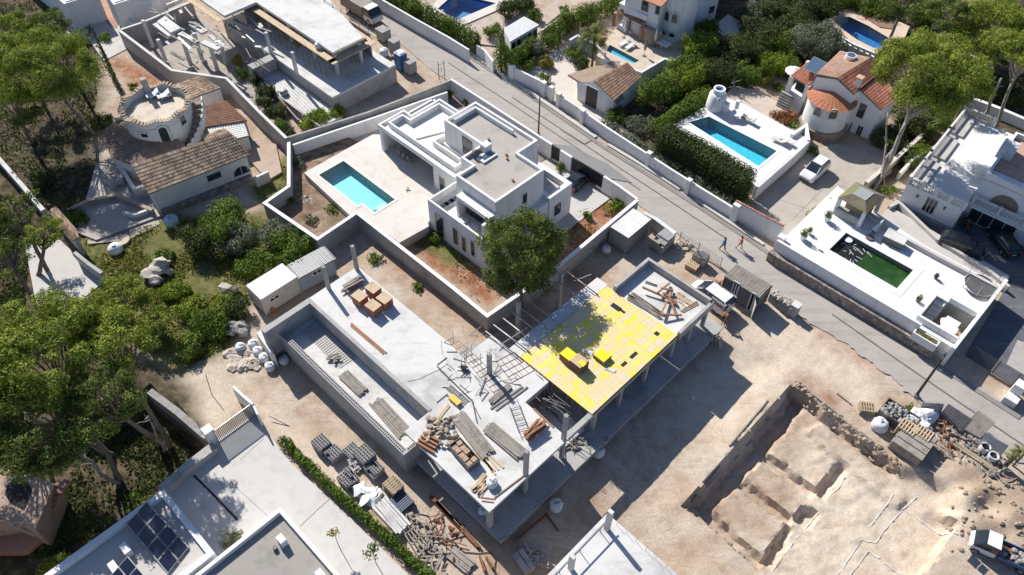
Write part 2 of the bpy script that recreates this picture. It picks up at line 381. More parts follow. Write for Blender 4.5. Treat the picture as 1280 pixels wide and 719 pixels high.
def plyshutter():
    m, t, b = nt('yellow formwork ply'); uv = t.nodes.new('ShaderNodeUVMap'); vm = t.nodes.new('ShaderNodeVectorMath'); vm.operation = 'FLOOR'
    t.links.new(uv.outputs[0], vm.inputs[0]); w = t.nodes.new('ShaderNodeTexWhiteNoise'); w.noise_dimensions = '2D'; t.links.new(vm.outputs[0], w.inputs['Vector'])
    c = ramp(t, w.outputs['Value'], [(0, (.74, .57, .27)), (.22, (.78, .60, .20)), (.34, (.72, .57, .34)), (.42, (.80, .64, .14)), (.54, (.72, .58, .34)), (.62, (.82, .68, .10)), (.70, (.82, .66, .03)), (1, (.85, .69, .015))])
    t.nodes[-1].color_ramp.interpolation = 'CONSTANT'
    f = noise(t, 1.6, 6, .7); c = mixc(t, ramp(t, f, [(.45, (0, 0, 0)), (.62, (.75, .75, .75))]), c, (.66, .56, .40)); f = noise(t, 6, 8, .75); c = mixc(t, 1.0, c, ramp(t, f, [(.3, (.72, .72, .72)), (.6, (1, 1, 1))]), 'MULTIPLY')
    fr = t.nodes.new('ShaderNodeVectorMath'); fr.operation = 'FRACTION'; t.links.new(uv.outputs[0], fr.inputs[0]); sx = t.nodes.new('ShaderNodeSeparateXYZ'); t.links.new(fr.outputs[0], sx.inputs[0])
    mn = t.nodes.new('ShaderNodeMath'); mn.operation = 'MINIMUM'; t.links.new(sx.outputs[0], mn.inputs[0]); t.links.new(sx.outputs[1], mn.inputs[1])
    c = mixc(t, ramp(t, mn.outputs[0], [(0, (.35, .35, .35)), (.05, (1, 1, 1))]), (.35, .26, .12), c)
    t.links.new(c, b.inputs['Base Color']); b.inputs['Roughness'].default_value = .6; MATS['ply'] = m; return m
PLY = plyshutter()
def stonewall():
    m, t, b = nt('rubble stone wall'); v = t.nodes.new('ShaderNodeTexVoronoi'); v.feature = 'DISTANCE_TO_EDGE'; v.inputs['Scale'].default_value = 2.6; t.links.new(wpos(t), v.inputs['Vector'])
    v2 = t.nodes.new('ShaderNodeTexVoronoi'); v2.inputs['Scale'].default_value = 2.6; t.links.new(wpos(t), v2.inputs['Vector'])
    s = t.nodes.new('ShaderNodeSeparateXYZ'); t.links.new(v2.outputs['Color'], s.inputs[0])
    c = ramp(t, s.outputs[0], [(0, (.17, .14, .115)), (.5, (.27, .23, .19)), (1, (.36, .31, .26))]); c = mixc(t, ramp(t, v.outputs['Distance'], [(0, (0, 0, 0)), (.08, (1, 1, 1))]), (.12, .10, .085), c)
    t.links.new(c, b.inputs['Base Color']); bump(t, b, v.outputs['Distance'], .8, .1); b.inputs['Roughness'].default_value = .95; MATS['sw'] = m; return m
STONEW = stonewall()
def uvquad(o, fn):     # write a UV map from local vertex coordinates
    me = o.data; uv = me.uv_layers.new(name='UVMap'); 
    for l in me.loops: uv.data[l.index].uv = fn(me.vertices[l.vertex_index].co)
# ---------------------------------------------------------------- roofs
def tileroof(T, A, B, C, D, mat, parent=None, name='tile_roof', pitch=.30, row=.42, amp=.07, thick=.14):
    """A-B is the ridge (high) edge, D-C the eave below it; world points; corrugated rows run A->D"""
    A, B, C, D = (np.array(p, float) for p in (A, B, C, D))
    Lr = max(np.linalg.norm(B-A), np.linalg.norm(C-D)); Ls = max(np.linalg.norm(D-A), np.linalg.norm(C-B))
    nu = max(2, int(round(Lr/pitch))); sub = 4; nv = max(1, int(round(Ls/row)))
    vs = []; uvs = []; fs = []; cols = nu*sub+1
    for j in range(nv):
        for jj in (0, 1):
            t = (j+jj)/nv
            for i in range(cols):
                s = i/(cols-1); p = A*(1-s)*(1-t)+B*s*(1-t)+C*s*t+D*(1-s)*t
                z = amp*abs(math.sin(math.pi*i/sub)) + (.035 if jj else 0)
                vs.append((p[0], p[1], p[2]+z)); uvs.append((i/sub, j+.5))
    rowsn = nv*2
    for r in range(rowsn-1):
        for i in range(cols-1): fs.append((r*cols+i, r*cols+i+1, (r+1)*cols+i+1, (r+1)*cols+i))
    m = MB().add(vs, fs); o = T.part(name, m, mat, parent)
    me = o.data; uv = me.uv_layers.new(name='UVMap')
    for p in me.polygons:
        i0 = min(p.vertices); cu = uvs[i0][0]+.01; cv = uvs[i0][1]
        for li in p.loop_indices: uv.data[li].uv = (math.floor(cu)+.5, cv)
    nrm = np.cross(B-A, D-A); nrm /= np.linalg.norm(nrm); nrm = -nrm if nrm[2] < 0 else nrm
    b = MB().add([A-nrm*.01, B-nrm*.01, C-nrm*.01, D-nrm*.01, A-nrm*thick, B-nrm*thick, C-nrm*thick, D-nrm*thick], [(0, 1, 2, 3), (4, 7, 6, 5), (0, 4, 5, 1), (1, 5, 6, 2), (2, 6, 7, 3), (3, 7, 4, 0)])
    T.part('roof_deck', b, WOODG, o); return o
# ---------------------------------------------------------------- foliage
def leaves(pts, nrm, size, rng, quad=True, stretch=1.6):
    n = len(pts); a = rng.normal(size=(n, 3)); a -= (a*nrm).sum(1)[:, None]*nrm*.6; a /= np.linalg.norm(a, axis=1)[:, None]
    b = np.cross(nrm+rng.normal(size=(n, 3))*.5, a); b /= np.linalg.norm(b, axis=1)[:, None]
    s = size*rng.uniform(.6, 1.35, n)[:, None]
    v = np.stack([pts-a*s*stretch*.5, pts+b*s*.42, pts+a*s*stretch*.5, pts-b*s*.42], 1).reshape(-1, 3)
    return v
def foliage_mesh(name, clumps, mat, size=.2, dens=26, rng=None, up=.0, shell_=.55):
    """clumps: (x,y,z,rx,ry,rz); leaf quads near each clump's surface"""
    rng = rng or RNG; V = []
    for x, y, z, rx, ry, rz in clumps:
        n = max(12, int(dens*1.5*(rx*ry+rx*rz+ry*rz)/3/(size*size)*.30))
        d = rng.normal(size=(n, 3)); d[:, 2] += up; d /= np.linalg.norm(d, axis=1)[:, None]
        k = (shell_+(1-shell_)*rng.random(n)**.6)[:, None]
        lump = 1+.22*np.sin(d[:, :1]*5+x)+.18*np.sin(d[:, 1:2]*6+y)+.15*np.sin(d[:, 2:]*7+z)
        p = np.array([x, y, z])+d*k*lump*np.array([rx, ry, rz])
        V.append(leaves(p, d, size, rng))
    v = np.concatenate(V); nq = len(v)//4
    me = bpy.data.meshes.new(name); me.vertices.add(len(v)); me.vertices.foreach_set('co', v.ravel())
    me.loops.add(nq*4); me.loops.foreach_set('vertex_index', np.arange(nq*4)); me.polygons.add(nq); me.polygons.foreach_set('loop_start', np.arange(nq)*4)
    try: me.polygons.foreach_set('loop_total', np.full(nq, 4))
    except Exception: pass
    me.update(calc_edges=True); me.materials.append(mat); return me
def limb(mb, p, q, r0, r1, rnd, seg=4, wob=.12):
    p = np.array(p, float); q = np.array(q, float); L = np.linalg.norm(q-p); prev = p; pr = r0
    for i in range(1, seg+1):
        t = i/seg; c = p*(1-t)+q*t+(np.array([rnd.uniform(-1, 1), rnd.uniform(-1, 1), rnd.uniform(-.4, .4)])*L*wob*(1-t) if i < seg else 0)
        r = r0*(1-t)+r1*t; mb.tube(prev, c, pr, r, 7, cap=(i == seg)); prev = c; pr = r
def pine(base, crown, rx, rz, label, mat=None, group=None, seed=1, nclump=46, size=.17, dens=17, bark=None, trunk_r=.24, gap=.2, lean_limbs=True, cat='pine tree', name='pine_tree', ry=None, cl=.21, z0=0, low=0):
    """base: world xy at ground; crown: world centre of the crown"""
    dens = dens*1.75; rnd = random.Random(seed); rng = np.random.default_rng(seed); base = np.array([base[0], base[1], z0]); crown = np.array(crown, float); ry = ry or rx
    T = Thing(name, label, cat, base, group); clumps = []
    for i in range(nclump):
        for _ in range(30):
            d = rng.normal(size=3); d /= np.linalg.norm(d)
            if d[2] > -.55-low*.35: break
        k = rnd.uniform(.50, 1.0)**.6*(1+low*rnd.uniform(-.2, .24)); c = np.array([d[0]*rx*k, d[1]*ry*k, d[2]*rz*k*(1 if d[2] > 0 else .55+low*.35)])
        s = rnd.uniform(.75, 1.35)*cl; clumps.append((*(crown+c), rx*s, rx*s, rx*s*.62))
    tr = MB(); fork = base*(.38)+(crown-np.array([0, 0, rz*.5]))*.62; limb(tr, base-np.array([0, 0, .3]), fork, trunk_r, trunk_r*.7, rnd, 5, .03)
    T.part('trunk', tr, bark or BARK, smooth=True)
    br = MB()
    for c in clumps[::2 if nclump > 30 else 1]: limb(br, fork+(crown-fork)*rnd.uniform(0, .5), c[:3], trunk_r*.34, .03, rnd, 3, .1)
    limb(br, fork, crown+np.array([0, 0, rz*.5]), trunk_r*.65, .06, rnd, 4, .05)
    T.part('branches', br, bark or BARK, smooth=True)
    me = foliage_mesh('crown', [(x-T.loc[0], y-T.loc[1], z-T.loc[2], a, b, c) for x, y, z, a, b, c in clumps], mat or LPINE, size, dens, rng, up=.35)
    link('crown', me, T.o); return T
def bush(px, py, r, h, label, mat=None, group=None, seed=1, size=.14, dens=22, name='shrub', cat='shrub', z0=0, stem=True, n=9, ry=None):
    """px,py: photo pixel of the bush's middle"""
    p = G(px, py, z0+h*.55); return bush_at(p[0], p[1], r, h, label, mat, group, seed, size, dens, name, cat, z0, stem, n, ry)
def bush_at(x, y, r, h, label, mat=None, group=None, seed=1, size=.14, dens=22, name='shrub', cat='shrub', z0=0, stem=True, n=9, ry=None):
    rnd = random.Random(seed); rng = np.random.default_rng(seed); T = Thing(name, label, cat, (x, y, z0), group); ry = ry or r
    cl = [(0, 0, h*.5, r*.6, ry*.6, h*.42)]
    for i in range(n):
        a = rnd.uniform(0, 6.283); k = rnd.uniform(.35, .75); s = rnd.uniform(.28, .48)
        cl.append((math.cos(a)*r*k, math.sin(a)*ry*k, h*rnd.uniform(.3, .78), r*s, ry*s, h*s*.75))
    link('foliage', foliage_mesh('foliage', cl, mat or LHEDGE, size, dens, rng, up=.2), T.o)
    if stem:
        m = MB(); 
        for c in cl[:5]: limb(m, (x, y, z0-.1), (x+c[0], y+c[1], z0+c[2]), .07, .02, rnd, 3, .08)
        T.part('stem', m, BARK)
    return T
def hedge(path, z0, h, w, label, mat=None, seed=1, size=.13, dens=26, cat='hedge', name='hedge', zpath=None, group=None, box=False):
    """pixel path of the hedge's centre line at its top"""
    rng = np.random.default_rng(seed); W = [G(p[0], p[1], z0+h if zpath is None else zpath) for p in path]
    T = Thing(name, label, cat, (W[0][0], W[0][1], z0), group); cl = []; o = np.array([W[0][0], W[0][1], z0])
    for a, b in zip(W[:-1], W[1:]):
        L = np.linalg.norm(b-a); n = max(1, int(L/(w*(.26 if box else .55))))
        for i in range(n+1):
            c = a+(b-a)*i/n-o
            if box:
                s_ = np.array([-(b-a)[1], (b-a)[0], 0])/L
                for q in (-1, 0, 1):
                    for k in range(6): e = c+s_*q*w*.36; cl.append((e[0]+rng.normal()*.03, e[1]+rng.normal()*.03, h*(.1+.155*k), w*.3, w*.3, h*.13))
            for k in range(0 if box else 2):
                cl.append((c[0]+rng.normal()*w*.08, c[1]+rng.normal()*w*.08, h*(.34+.34*k)+rng.normal()*h*.03, w*.55*rng.uniform(.85, 1.1), w*.55, h*.36))
    link('foliage', foliage_mesh('foliage', cl, mat or LHEDGE, size, dens, rng, up=.15, shell_=.8), T.o)
    m = MB()
    for a, b in zip(W[:-1], W[1:]):
        L = np.linalg.norm(b-a); n = max(1, int(L/1.2))
        for i in range(n): c = a+(b-a)*(i+.5)/n; m.tube((c[0], c[1], z0-.1), (c[0], c[1], z0+h*.6), .06, .03, 6)
    T.part('stems', m, BARK); return T
# ================================================================ world, sun, camera
w = bpy.data.worlds.new('World'); SC.world = w; w.use_nodes = True; t = w.node_tree
sky = t.nodes.new('ShaderNodeTexSky'); sky.sky_type = 'NISHITA'; sky.sun_disc = False
SAZ = math.radians(145); SEL = math.radians(38.5)
sky.ozone_density = 4.5; sky.sun_elevation = SEL; sky.sun_rotation = SAZ+math.pi
bg = t.nodes['Background']; bg.inputs[1].default_value = .08; t.links.new(mixc(t, 1.0, sky.outputs[0], (.93, .97, 1.08), 'MULTIPLY'), bg.inputs[0])
sl = bpy.data.lights.new('sun', 'SUN'); sl.energy = 5.0; sl.angle = math.radians(.55); sl.color = (1, .96, .905)
so = bpy.data.objects.new('sun', sl); COL.objects.link(so)
sd = Vector((math.sin(SAZ)*math.cos(SEL), math.cos(SAZ)*math.cos(SEL), -math.sin(SEL))); so.rotation_euler = sd.to_track_quat('-Z', 'Y').to_euler(); so.location = (0, 60, 80)
cam = bpy.data.cameras.new('camera'); co = bpy.data.objects.new('camera', cam); COL.objects.link(co)
cam.sensor_width = 36; cam.lens = FPX/1280*36; cam.clip_end = 3000; cam.clip_start = .5
mm = Matrix(((R2[0], U2[0], -_F[0], 0), (R2[1], U2[1], -_F[1], 0), (R2[2], U2[2], -_F[2], H), (0, 0, 0, 1))); co.matrix_world = mm
SC.camera = co
SC.view_settings.view_transform = 'Standard'; SC.view_settings.look = 'None'; SC.view_settings.exposure = .47
SC.render.engine = 'CYCLES'; SC.cycles.max_bounces = 6; SC.cycles.transparent_max_bounces = 12
# ================================================================ terrain
def touv(P): P = np.asarray(P, float); return np.stack([P[..., 0]*EU[0]+P[..., 1]*EU[1], P[..., 0]*EV[0]+P[..., 1]*EV[1]], -1)
def inside(x, y, P):
    r = np.zeros(x.shape, bool); n = len(P)
    for i in range(n):
        x0, y0 = P[i]; x1, y1 = P[(i+1) % n]
        if y0 == y1: continue
        c = ((y0 > y) != (y1 > y)) & (x < (x1-x0)*(y-y0)/(y1-y0)+x0); r ^= c
    return r
def edgedist(x, y, P):
    d = np.full(x.shape, 1e9); n = len(P)
    for i in range(n):
        a = np.array(P[i], float); b = np.array(P[(i+1) % n], float); e = b-a; L = e@e
        t = np.clip(((x-a[0])*e[0]+(y-a[1])*e[1])/L, 0, 1); d = np.minimum(d, np.hypot(x-a[0]-e[0]*t, y-a[1]-e[1]*t))
    return d
def soft(x, y, P, w):
    s = edgedist(x, y, P); s = np.where(inside(x, y, P), s, -s); k = np.clip(s/w+.5, 0, 1) if w > 0 else (s > 0).astype(float); return k*k*(3-2*k)
def axis(lo, hi, f0, f1, step, fstep):
    a = []; x = lo
    while x < hi: a.append(x); x += fstep if f0 <= x < f1 else step
    a.append(hi); ext = []; g = 3.
    for k in range(16): g *= 1.35; ext.append(g)
    e = np.cumsum(ext); return np.array(list(lo-e[::-1])+a+list(hi+e))
PIT = [(856, 629), (991, 481), (1124, 585), (1195, 655), (1120, 760), (1010, 760), (960, 719)]
cor = np.array([touv(G(*p)[:2]) for p in PIT])
ua = axis(-110, 75, cor[:, 0].min()-2, cor[:, 0].max()+1, .62, .22); va = axis(-32, 140, cor[:, 1].min()-1, cor[:, 1].max()+2, .62, .22)
UU, VV = np.meshgrid(ua, va, indexing='ij'); X = UU*EU[0]+VV*EV[0]; Y = UU*EU[1]+VV*EV[1]; Z = np.zeros_like(X)
def wv(s, a, seed, x=X, y=Y):
    r = np.random.default_rng(seed); z = 0
    for k in range(7):
        an = r.uniform(0, 6.28); f = s*r.uniform(.6, 1.7); z = z+np.sin((x*math.cos(an)+y*math.sin(an))*f+r.uniform(0, 6))
    return z/7*a
jx, jy = wv(3.1, .28, 61)+wv(7, .1, 62), wv(2.7, .28, 63)+wv(6.1, .1, 64)
def hard(P, z, wd=.5): 
    global Z
    k = soft(X+jx*(wd < .6), Y+jy*(wd < .6), poly(P, 0) if not isinstance(P, list) or len(P[0]) == 2 else P, wd); Z = Z*(1-k)+z*k
rough = wv(2.2, .10, 1)+wv(.7, .14, 2)
REDX = []
Zn = np.random.default_rng(3).normal(size=X.shape)*.025
FOREST_LOW = [(-60, 770), (-60, 560), (120, 520), (180, 488), (190, 493), (262, 552), (200, 616), (55, 735)]
hard(FOREST_LOW, -2.6, 1.0)
hard(PIT, -1.35, .3)
pz = np.clip(np.array([0]), 0, 1)
TR = [[(866, 634), (993, 497), (1007, 508), (959, 566), (930, 598), (890, 640), (915, 672), (908, 676)],
      [(959, 566), (1021, 614), (1012, 622), (950, 576)], [(930, 598), (994, 649), (986, 657), (921, 608)], [(890, 640), (955, 700), (947, 710), (884, 648)],
      [(1020, 614), (1047, 581), (1058, 588), (1029, 622)], [(993, 650), (1003, 633), (1023, 641), (1008, 660)], [(953, 700), (980, 658), (990, 664), (963, 711)]]
for P in TR:
    k = soft(X+jx, Y+jy, poly(P, -1.4), .3); Z = Z*(1-k)-2.1*k
k = soft(X, Y, poly([(640, 760), (700, 640), (800, 540), (900, 440), (960, 450), (900, 560), (845, 630), (870, 700), (830, 760)], 0), 6); Z = np.where(Z > -.9, Z*(1-k)-.7*k, Z)
hard([(1010, 530), (1030, 520), (1150, 610), (1125, 628)], -1.0, .5)     # narrow bench under the top bank
hard([(1120, 588), (1150, 590), (1185, 612), (1195, 640), (1160, 640)], -.9, 1.2)
mound = soft(X, Y, poly([(1150, 590), (1215, 590), (1275, 640), (1260, 690), (1200, 650)], 0), 5)
Z = Z+mound*(.5+wv(1.6, .9, 8)); PM = 0
for P in ([(1000, 392), (1060, 424), (1108, 462), (1098, 466), (1050, 438), (1000, 408)], [(1000, 470), (1030, 478), (1060, 510), (1040, 515), (1005, 492)], [(700, 330), (760, 340), (745, 365), (690, 350)], [(470, 300), (560, 370), (600, 400), (590, 412), (500, 345)]): REDX.append(P)
PM = soft(X, Y, poly(PIT, 0), 2); Z = Z+(rough+Zn)*(.55+PM*.35)+PM*wv(4.5, .05, 71)+PM*Zn*.25
POOLH = []     # filled by the pool builder list below
POOLS = {'villa': [(398, 219), (430, 203), (496, 248), (471, 267)]}
for P in ([(550, 8), (585, -14), (640, 8), (582, 34)], [(745, 50), (765, 48), (815, 84), (795, 90)], [(845, 150), (885, 128), (985, 195), (948, 222)], [(1035, 20), (1075, 12), (1125, 55), (1100, 75)]): hard(P, -2.3, .3)
# zones painted by what grows or lies there
def zone(*polys, w=1.5, seed=5):
    r = np.zeros_like(X); n = wv(1.4, .5, seed)+wv(.5, .5, seed+1)
    for P in polys: r = np.maximum(r, soft(X, Y, poly(P, 0), w)*(1+n*.0))
    return np.clip(r+np.where((r > .02) & (r < .98), n*.6, 0), 0, 1)
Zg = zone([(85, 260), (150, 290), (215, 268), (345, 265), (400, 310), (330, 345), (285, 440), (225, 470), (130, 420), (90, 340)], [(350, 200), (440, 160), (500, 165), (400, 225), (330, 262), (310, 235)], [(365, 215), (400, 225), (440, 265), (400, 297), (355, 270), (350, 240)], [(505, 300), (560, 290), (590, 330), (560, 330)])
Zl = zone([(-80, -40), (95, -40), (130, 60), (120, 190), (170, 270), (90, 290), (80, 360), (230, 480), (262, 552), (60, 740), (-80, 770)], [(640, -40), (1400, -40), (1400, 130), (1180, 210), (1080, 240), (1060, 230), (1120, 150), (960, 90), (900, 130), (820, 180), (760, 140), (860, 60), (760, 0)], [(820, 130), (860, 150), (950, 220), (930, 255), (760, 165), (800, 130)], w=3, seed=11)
Zr = zone([(500, 300), (550, 295), (640, 345), (612, 385), (560, 350)], [(640, 300), (700, 240), (780, 250), (790, 258), (690, 345)], [(215, 100), (270, 100), (310, 160), (250, 190)], [(130, 70), (170, 80), (230, 120), (190, 140)], w=1.5, seed=21)
Zr = np.maximum(Zr, zone(*REDX, w=2.5, seed=41)*.6)
Zp = zone([(850, 500), (960, 380), (1100, 440), (1090, 510), (990, 470), (900, 560)], [(1010, 540), (1230, 640), (1130, 770), (960, 740)], [(300, 470), (400, 560), (560, 700), (520, 700), (350, 560)], [(185, 490), (235, 455), (300, 485), (285, 530), (255, 555)], w=3, seed=31)
me = bpy.data.meshes.new('ground'); nu, nv = X.shape
vs = np.stack([X, Y, Z], -1).reshape(-1, 3); idx = np.arange(nu*nv).reshape(nu, nv)
q = np.stack([idx[:-1, :-1], idx[1:, :-1], idx[1:, 1:], idx[:-1, 1:]], -1).reshape(-1, 4)
me.vertices.add(len(vs)); me.vertices.foreach_set('co', vs.ravel()); me.loops.add(q.size); me.loops.foreach_set('vertex_index', q.ravel()); me.polygons.add(len(q)); me.polygons.foreach_set('loop_start', np.arange(len(q))*4)
me.update(calc_edges=True)
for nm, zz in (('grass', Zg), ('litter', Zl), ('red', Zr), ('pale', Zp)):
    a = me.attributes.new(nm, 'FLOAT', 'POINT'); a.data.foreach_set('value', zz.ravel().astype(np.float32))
def groundmat():
    m, t, b = nt('bare earth')
    def at(n): a = t.nodes.new('ShaderNodeAttribute'); a.attribute_name = n; return a.outputs['Fac']
    f = noise(t, .22, 8, .65, dist=.5); f2 = noise(t, .9, 10, .72); f3 = noise(t, 7, 5, .7)
    c = ramp(t, f, [(.3, (.39, .28, .19)), (.46, (.475, .37, .275)), (.56, (.52, .43, .335)), (.7, (.58, .50, .41))])
    c = mixc(t, ramp(t, f2, [(.36, (.55, .55, .55)), (.5, (0, 0, 0))]), c, (.33, .235, .165)); c = mixc(t, ramp(t, f2, [(.55, (0, 0, 0)), (.75, (.5, .5, .5))]), c, (.60, .54, .46))
    mp = t.nodes.new('ShaderNodeMapping'); mp.inputs['Rotation'].default_value = (0, 0, .3); mp.inputs['Scale'].default_value = (.35, 3.2, 1); t.links.new(wpos(t), mp.inputs[0]); st = noise(t, .8, 6, .7, vec=mp.outputs[0], dist=1.2)
    c = mixc(t, ramp(t, st, [(.35, (.45, .45, .45)), (.47, (0, 0, 0))]), c, (.33, .255, .185)); f4 = noise(t, 22, 3, .8); c = mixc(t, 1.0, c, ramp(t, f4, [(.3, (.74, .74, .74)), (.55, (1.04, 1.04, 1.04))]), 'MULTIPLY')
    c = mixc(t, at('pale'), c, ramp(t, f2, [(.3, (.48, .37, .265)), (.45, (.58, .475, .36)), (.65, (.65, .56, .45))]))
    c = mixc(t, at('red'), c, ramp(t, f2, [(.35, (.24, .10, .055)), (.5, (.34, .17, .10)), (.7, (.45, .35, .25))]))
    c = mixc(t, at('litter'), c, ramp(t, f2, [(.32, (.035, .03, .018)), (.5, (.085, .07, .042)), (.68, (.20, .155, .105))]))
    c = mixc(t, at('grass'), c, ramp(t, f2, [(.3, (.06, .08, .02)), (.5, (.14, .14, .05)), (.62, (.22, .18, .08)), (.7, (.27, .19, .12))]))
    c = mixc(t, 1.0, c, ramp(t, f3, [(.25, (.72, .72, .72)), (.65, (1.05, 1.05, 1.05))]), 'MULTIPLY')
    t.links.new(c, b.inputs['Base Color']); b.inputs['Roughness'].default_value = 1; b.inputs['Specular IOR Level'].default_value = .1
    bump(t, b, f3, .7, .08); return m
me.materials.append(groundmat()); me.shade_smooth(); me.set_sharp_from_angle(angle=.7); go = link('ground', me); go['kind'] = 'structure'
def gz(x, y): 
    u, v = touv((x, y)); i = min(max(np.searchsorted(ua, u)-1, 0), nu-2); j = min(max(np.searchsorted(va, v)-1, 0), nv-2); return float(Z[i:i+2, j:j+2].mean())
from mathutils.geometry import tessellate_polygon
def sheetmb(P, z, th=.12, holes=()):
    loops = [[Vector((x, y, z)) for x, y in ccw(P)]]+[[Vector((x, y, z)) for x, y in ccw(h)][::-1] for h in holes]
    fl = [v for L in loops for v in L]; tri = tessellate_polygon(loops); m = MB(); n = len(fl)
    vs = [tuple(v) for v in fl]+[(v.x, v.y, v.z-th) for v in fl]; fs = []
    for a, b, c in tri:
        nz = (fl[b]-fl[a]).cross(fl[c]-fl[a]).z
        if nz < 0: a, c = c, a
        fs.append((a, b, c)); fs.append((n+c, n+b, n+a))
    k = 0
    for L in loops:
        m_ = len(L)
        for i in range(m_): j = (i+1) % m_; fs.append((k+j, k+i, n+k+i, n+k+j))
        k += m_
    return m.add(vs, fs)
def structure(name, mb, mat, smooth=False): return single(name, mb, mat, None, None, kind='structure', smooth=smooth)
# ---------------------------------------------------------------- road
R_r = [(400, -60), (478, 0), (525, 24), (590, 66), (617, 84), (640, 98), (700, 139), (760, 181), (775, 190), (850, 237), (920, 282), (960, 309), (1027, 360), (1100, 405), (1180, 455), (1280, 519), (1400, 600)]
R_l = [(380, -50), (448, 0), (498, 52), (540, 88), (566, 105), (640, 153), (755, 226), (797, 255), (845, 290), (905, 336), (960, 372), (1000, 397), (1060, 430), (1100, 462), (1148, 500), (1215, 540), (1280, 580), (1400, 660)]
def ragged(P, i0, a, n=9):
    r_ = random.Random(4); out = P[:i0]
    for p, q in zip(P[i0:-1], P[i0+1:]):
        for k in range(n): t_ = k/n; out.append((p[0]+(q[0]-p[0])*t_+r_.gauss(0, a), p[1]+(q[1]-p[1])*t_+r_.gauss(0, a)))
    return out+[P[-1]]
R_l2 = ragged(R_l, 9, 1.3)
structure('road', sheetmb(poly(R_r+R_l2[::-1], .1), .1, .3), ROAD)
def strip(name, path, w, z, mat, th=.1): structure(name, wallpath([p for p in path], z, z-th, w), mat)
strip('road_gutter', [(p[0]-5, p[1]+3) for p in R_r[1:-1]], .5, .166, M('gutter tar', (.25, .23, .205), .9, .15, .8, 10, bmp=.3))
for i, (pa, ww) in enumerate((([(640, 121), (700, 160), (760, 200), (830, 246), (905, 296)], .10), ([(1040, 392), (1120, 448), (1200, 503), (1290, 563)], .12), ([(700, 139+22), (730, 180), (745, 172)], .10), ([(560, 78), (640, 130), (720, 184), (800, 237)], .08))):
    strip('tar_joint', pa, ww, .168, M('tar seam', (.22, .20, .18), .9, .1, 1, 10, bmp=0), .02)
strip('kerb', [(760, 180), (800, 204), (850, 236)], .4, .28, PAVE, .3); strip('kerb', [(870, 249), (915, 279), (955, 305)], .4, .26, PAVE, .3)
strip('kerb', [(565, 50), (605, 78), (630, 94), (690, 133), (745, 171)], .5, .27, PAVE, .3)
structure('asphalt_patch', sheetmb(poly([(690, 180), (712, 182), (760, 205), (790, 228), (755, 222)], .17), .172, .01), M('grey ramp patch', (.24, .235, .225), .9, .1, 1, 10, bmp=.2))
# ================================================================ central building under construction
def UVP(u, v, z=0): return np.array([EU[0]*u+EV[0]*v, EU[1]*u+EV[1]*v, z])
def UR(u0, u1, v0, v1): return [tuple(UVP(u, v)[:2]) for u, v in ((u0, v0), (u1, v0), (u1, v1), (u0, v1))]
def ub(m, u0, u1, v0, v1, z0, z1): return m.prism(UR(u0, u1, v0, v1), z0, z1)
def uvof(px, py, z=0): p = G(px, py, z); return float(p[:2]@EU[:2]), float(p[:2]@EV[:2])
CB = Thing('building_under_construction', 'unfinished concrete building frame with a yellow plywood deck in the middle of the photo', 'building site', UVP(-25, 28, 0))
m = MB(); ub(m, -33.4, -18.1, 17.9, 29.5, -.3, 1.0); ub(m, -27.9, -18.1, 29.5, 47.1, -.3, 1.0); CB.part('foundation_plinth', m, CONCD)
m = MB(); m.prism([tuple(UVP(*q)[:2]) for q in ((-33.4, 17.75), (-17.95, 17.75), (-17.95, 47.25), (-27.95, 47.25), (-27.95, 29.5), (-33.4, 29.5))], 1.002, 1.2); CB.part('plinth_slab', m, CONCW)
m = MB()
P = [(-45.8, 20.85), (-29, 20.85), (-29, 17.9), (-19.3, 17.9), (-19.3, 26.7), (-24.1, 26.7), (-24.1, 29.55), (-31, 29.55), (-31, 26.4), (-45.8, 26.4)]
P = [tuple(UVP(*q)[:2]) for q in P]; m.prism(P, 3.9, 4.2); CB.part('floor_slab', m, CONC)
m = MB(); ub(m, -24.1, -19.9, 26.72, 29.6, 1.21, 1.5); CB.part('lower_floor', m, CONC)
m = MB(); ub(m, -28.9, -27.6, 29.57, 41.4, 3.9, 4.17); CB.part('edge_slab', m, CONC)
m = MB(); ub(m, -19.75, -19.3, 26.72, 41.0, 3.75, 4.21); ub(m, -24.4, -24.1, 26.72, 29.6, 3.5, 3.88); CB.part('edge_beam', m, CONCW)
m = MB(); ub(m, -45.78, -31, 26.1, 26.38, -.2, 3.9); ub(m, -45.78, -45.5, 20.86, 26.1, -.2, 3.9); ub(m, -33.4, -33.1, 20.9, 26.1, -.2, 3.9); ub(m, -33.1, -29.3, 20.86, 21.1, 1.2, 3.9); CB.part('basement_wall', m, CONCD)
# yellow formwork with real panel grid
m = MB(); m.prism(UR(-27.5, -19.4, 29.65, 41.1), 4.26, 4.32)
o = CB.part('formwork_deck', m, PLY)
def fuv(co):
    x, y = co[0]+CB.loc[0], co[1]+CB.loc[1]; u = x*EU[0]+y*EU[1]; v = x*EV[0]+y*EV[1]; return ((u+27.5)/.55, (v-29.65)/1.02)
uvquad(o, fuv)
m = MB()
for k in range(15): ub(m, -27.45+k*.57, -27.3+k*.57, 29.7, 41.0, 4.02, 4.255)
CB.part('formwork_joists', m, WOODO, o)
for i, (px, py, a, b) in enumerate(((770, 384, 1.0, .5), (778, 389, .55, .25), (792, 444, .3, .85), (780, 455, .3, .6), (821, 417, .4, .4))):
    c = G(px, py, 4.33); m = MB(); m.box((c[0], c[1], 4.335), (a, b, .02), YAW); CB.part('formwork_opening', m, DARK, o)
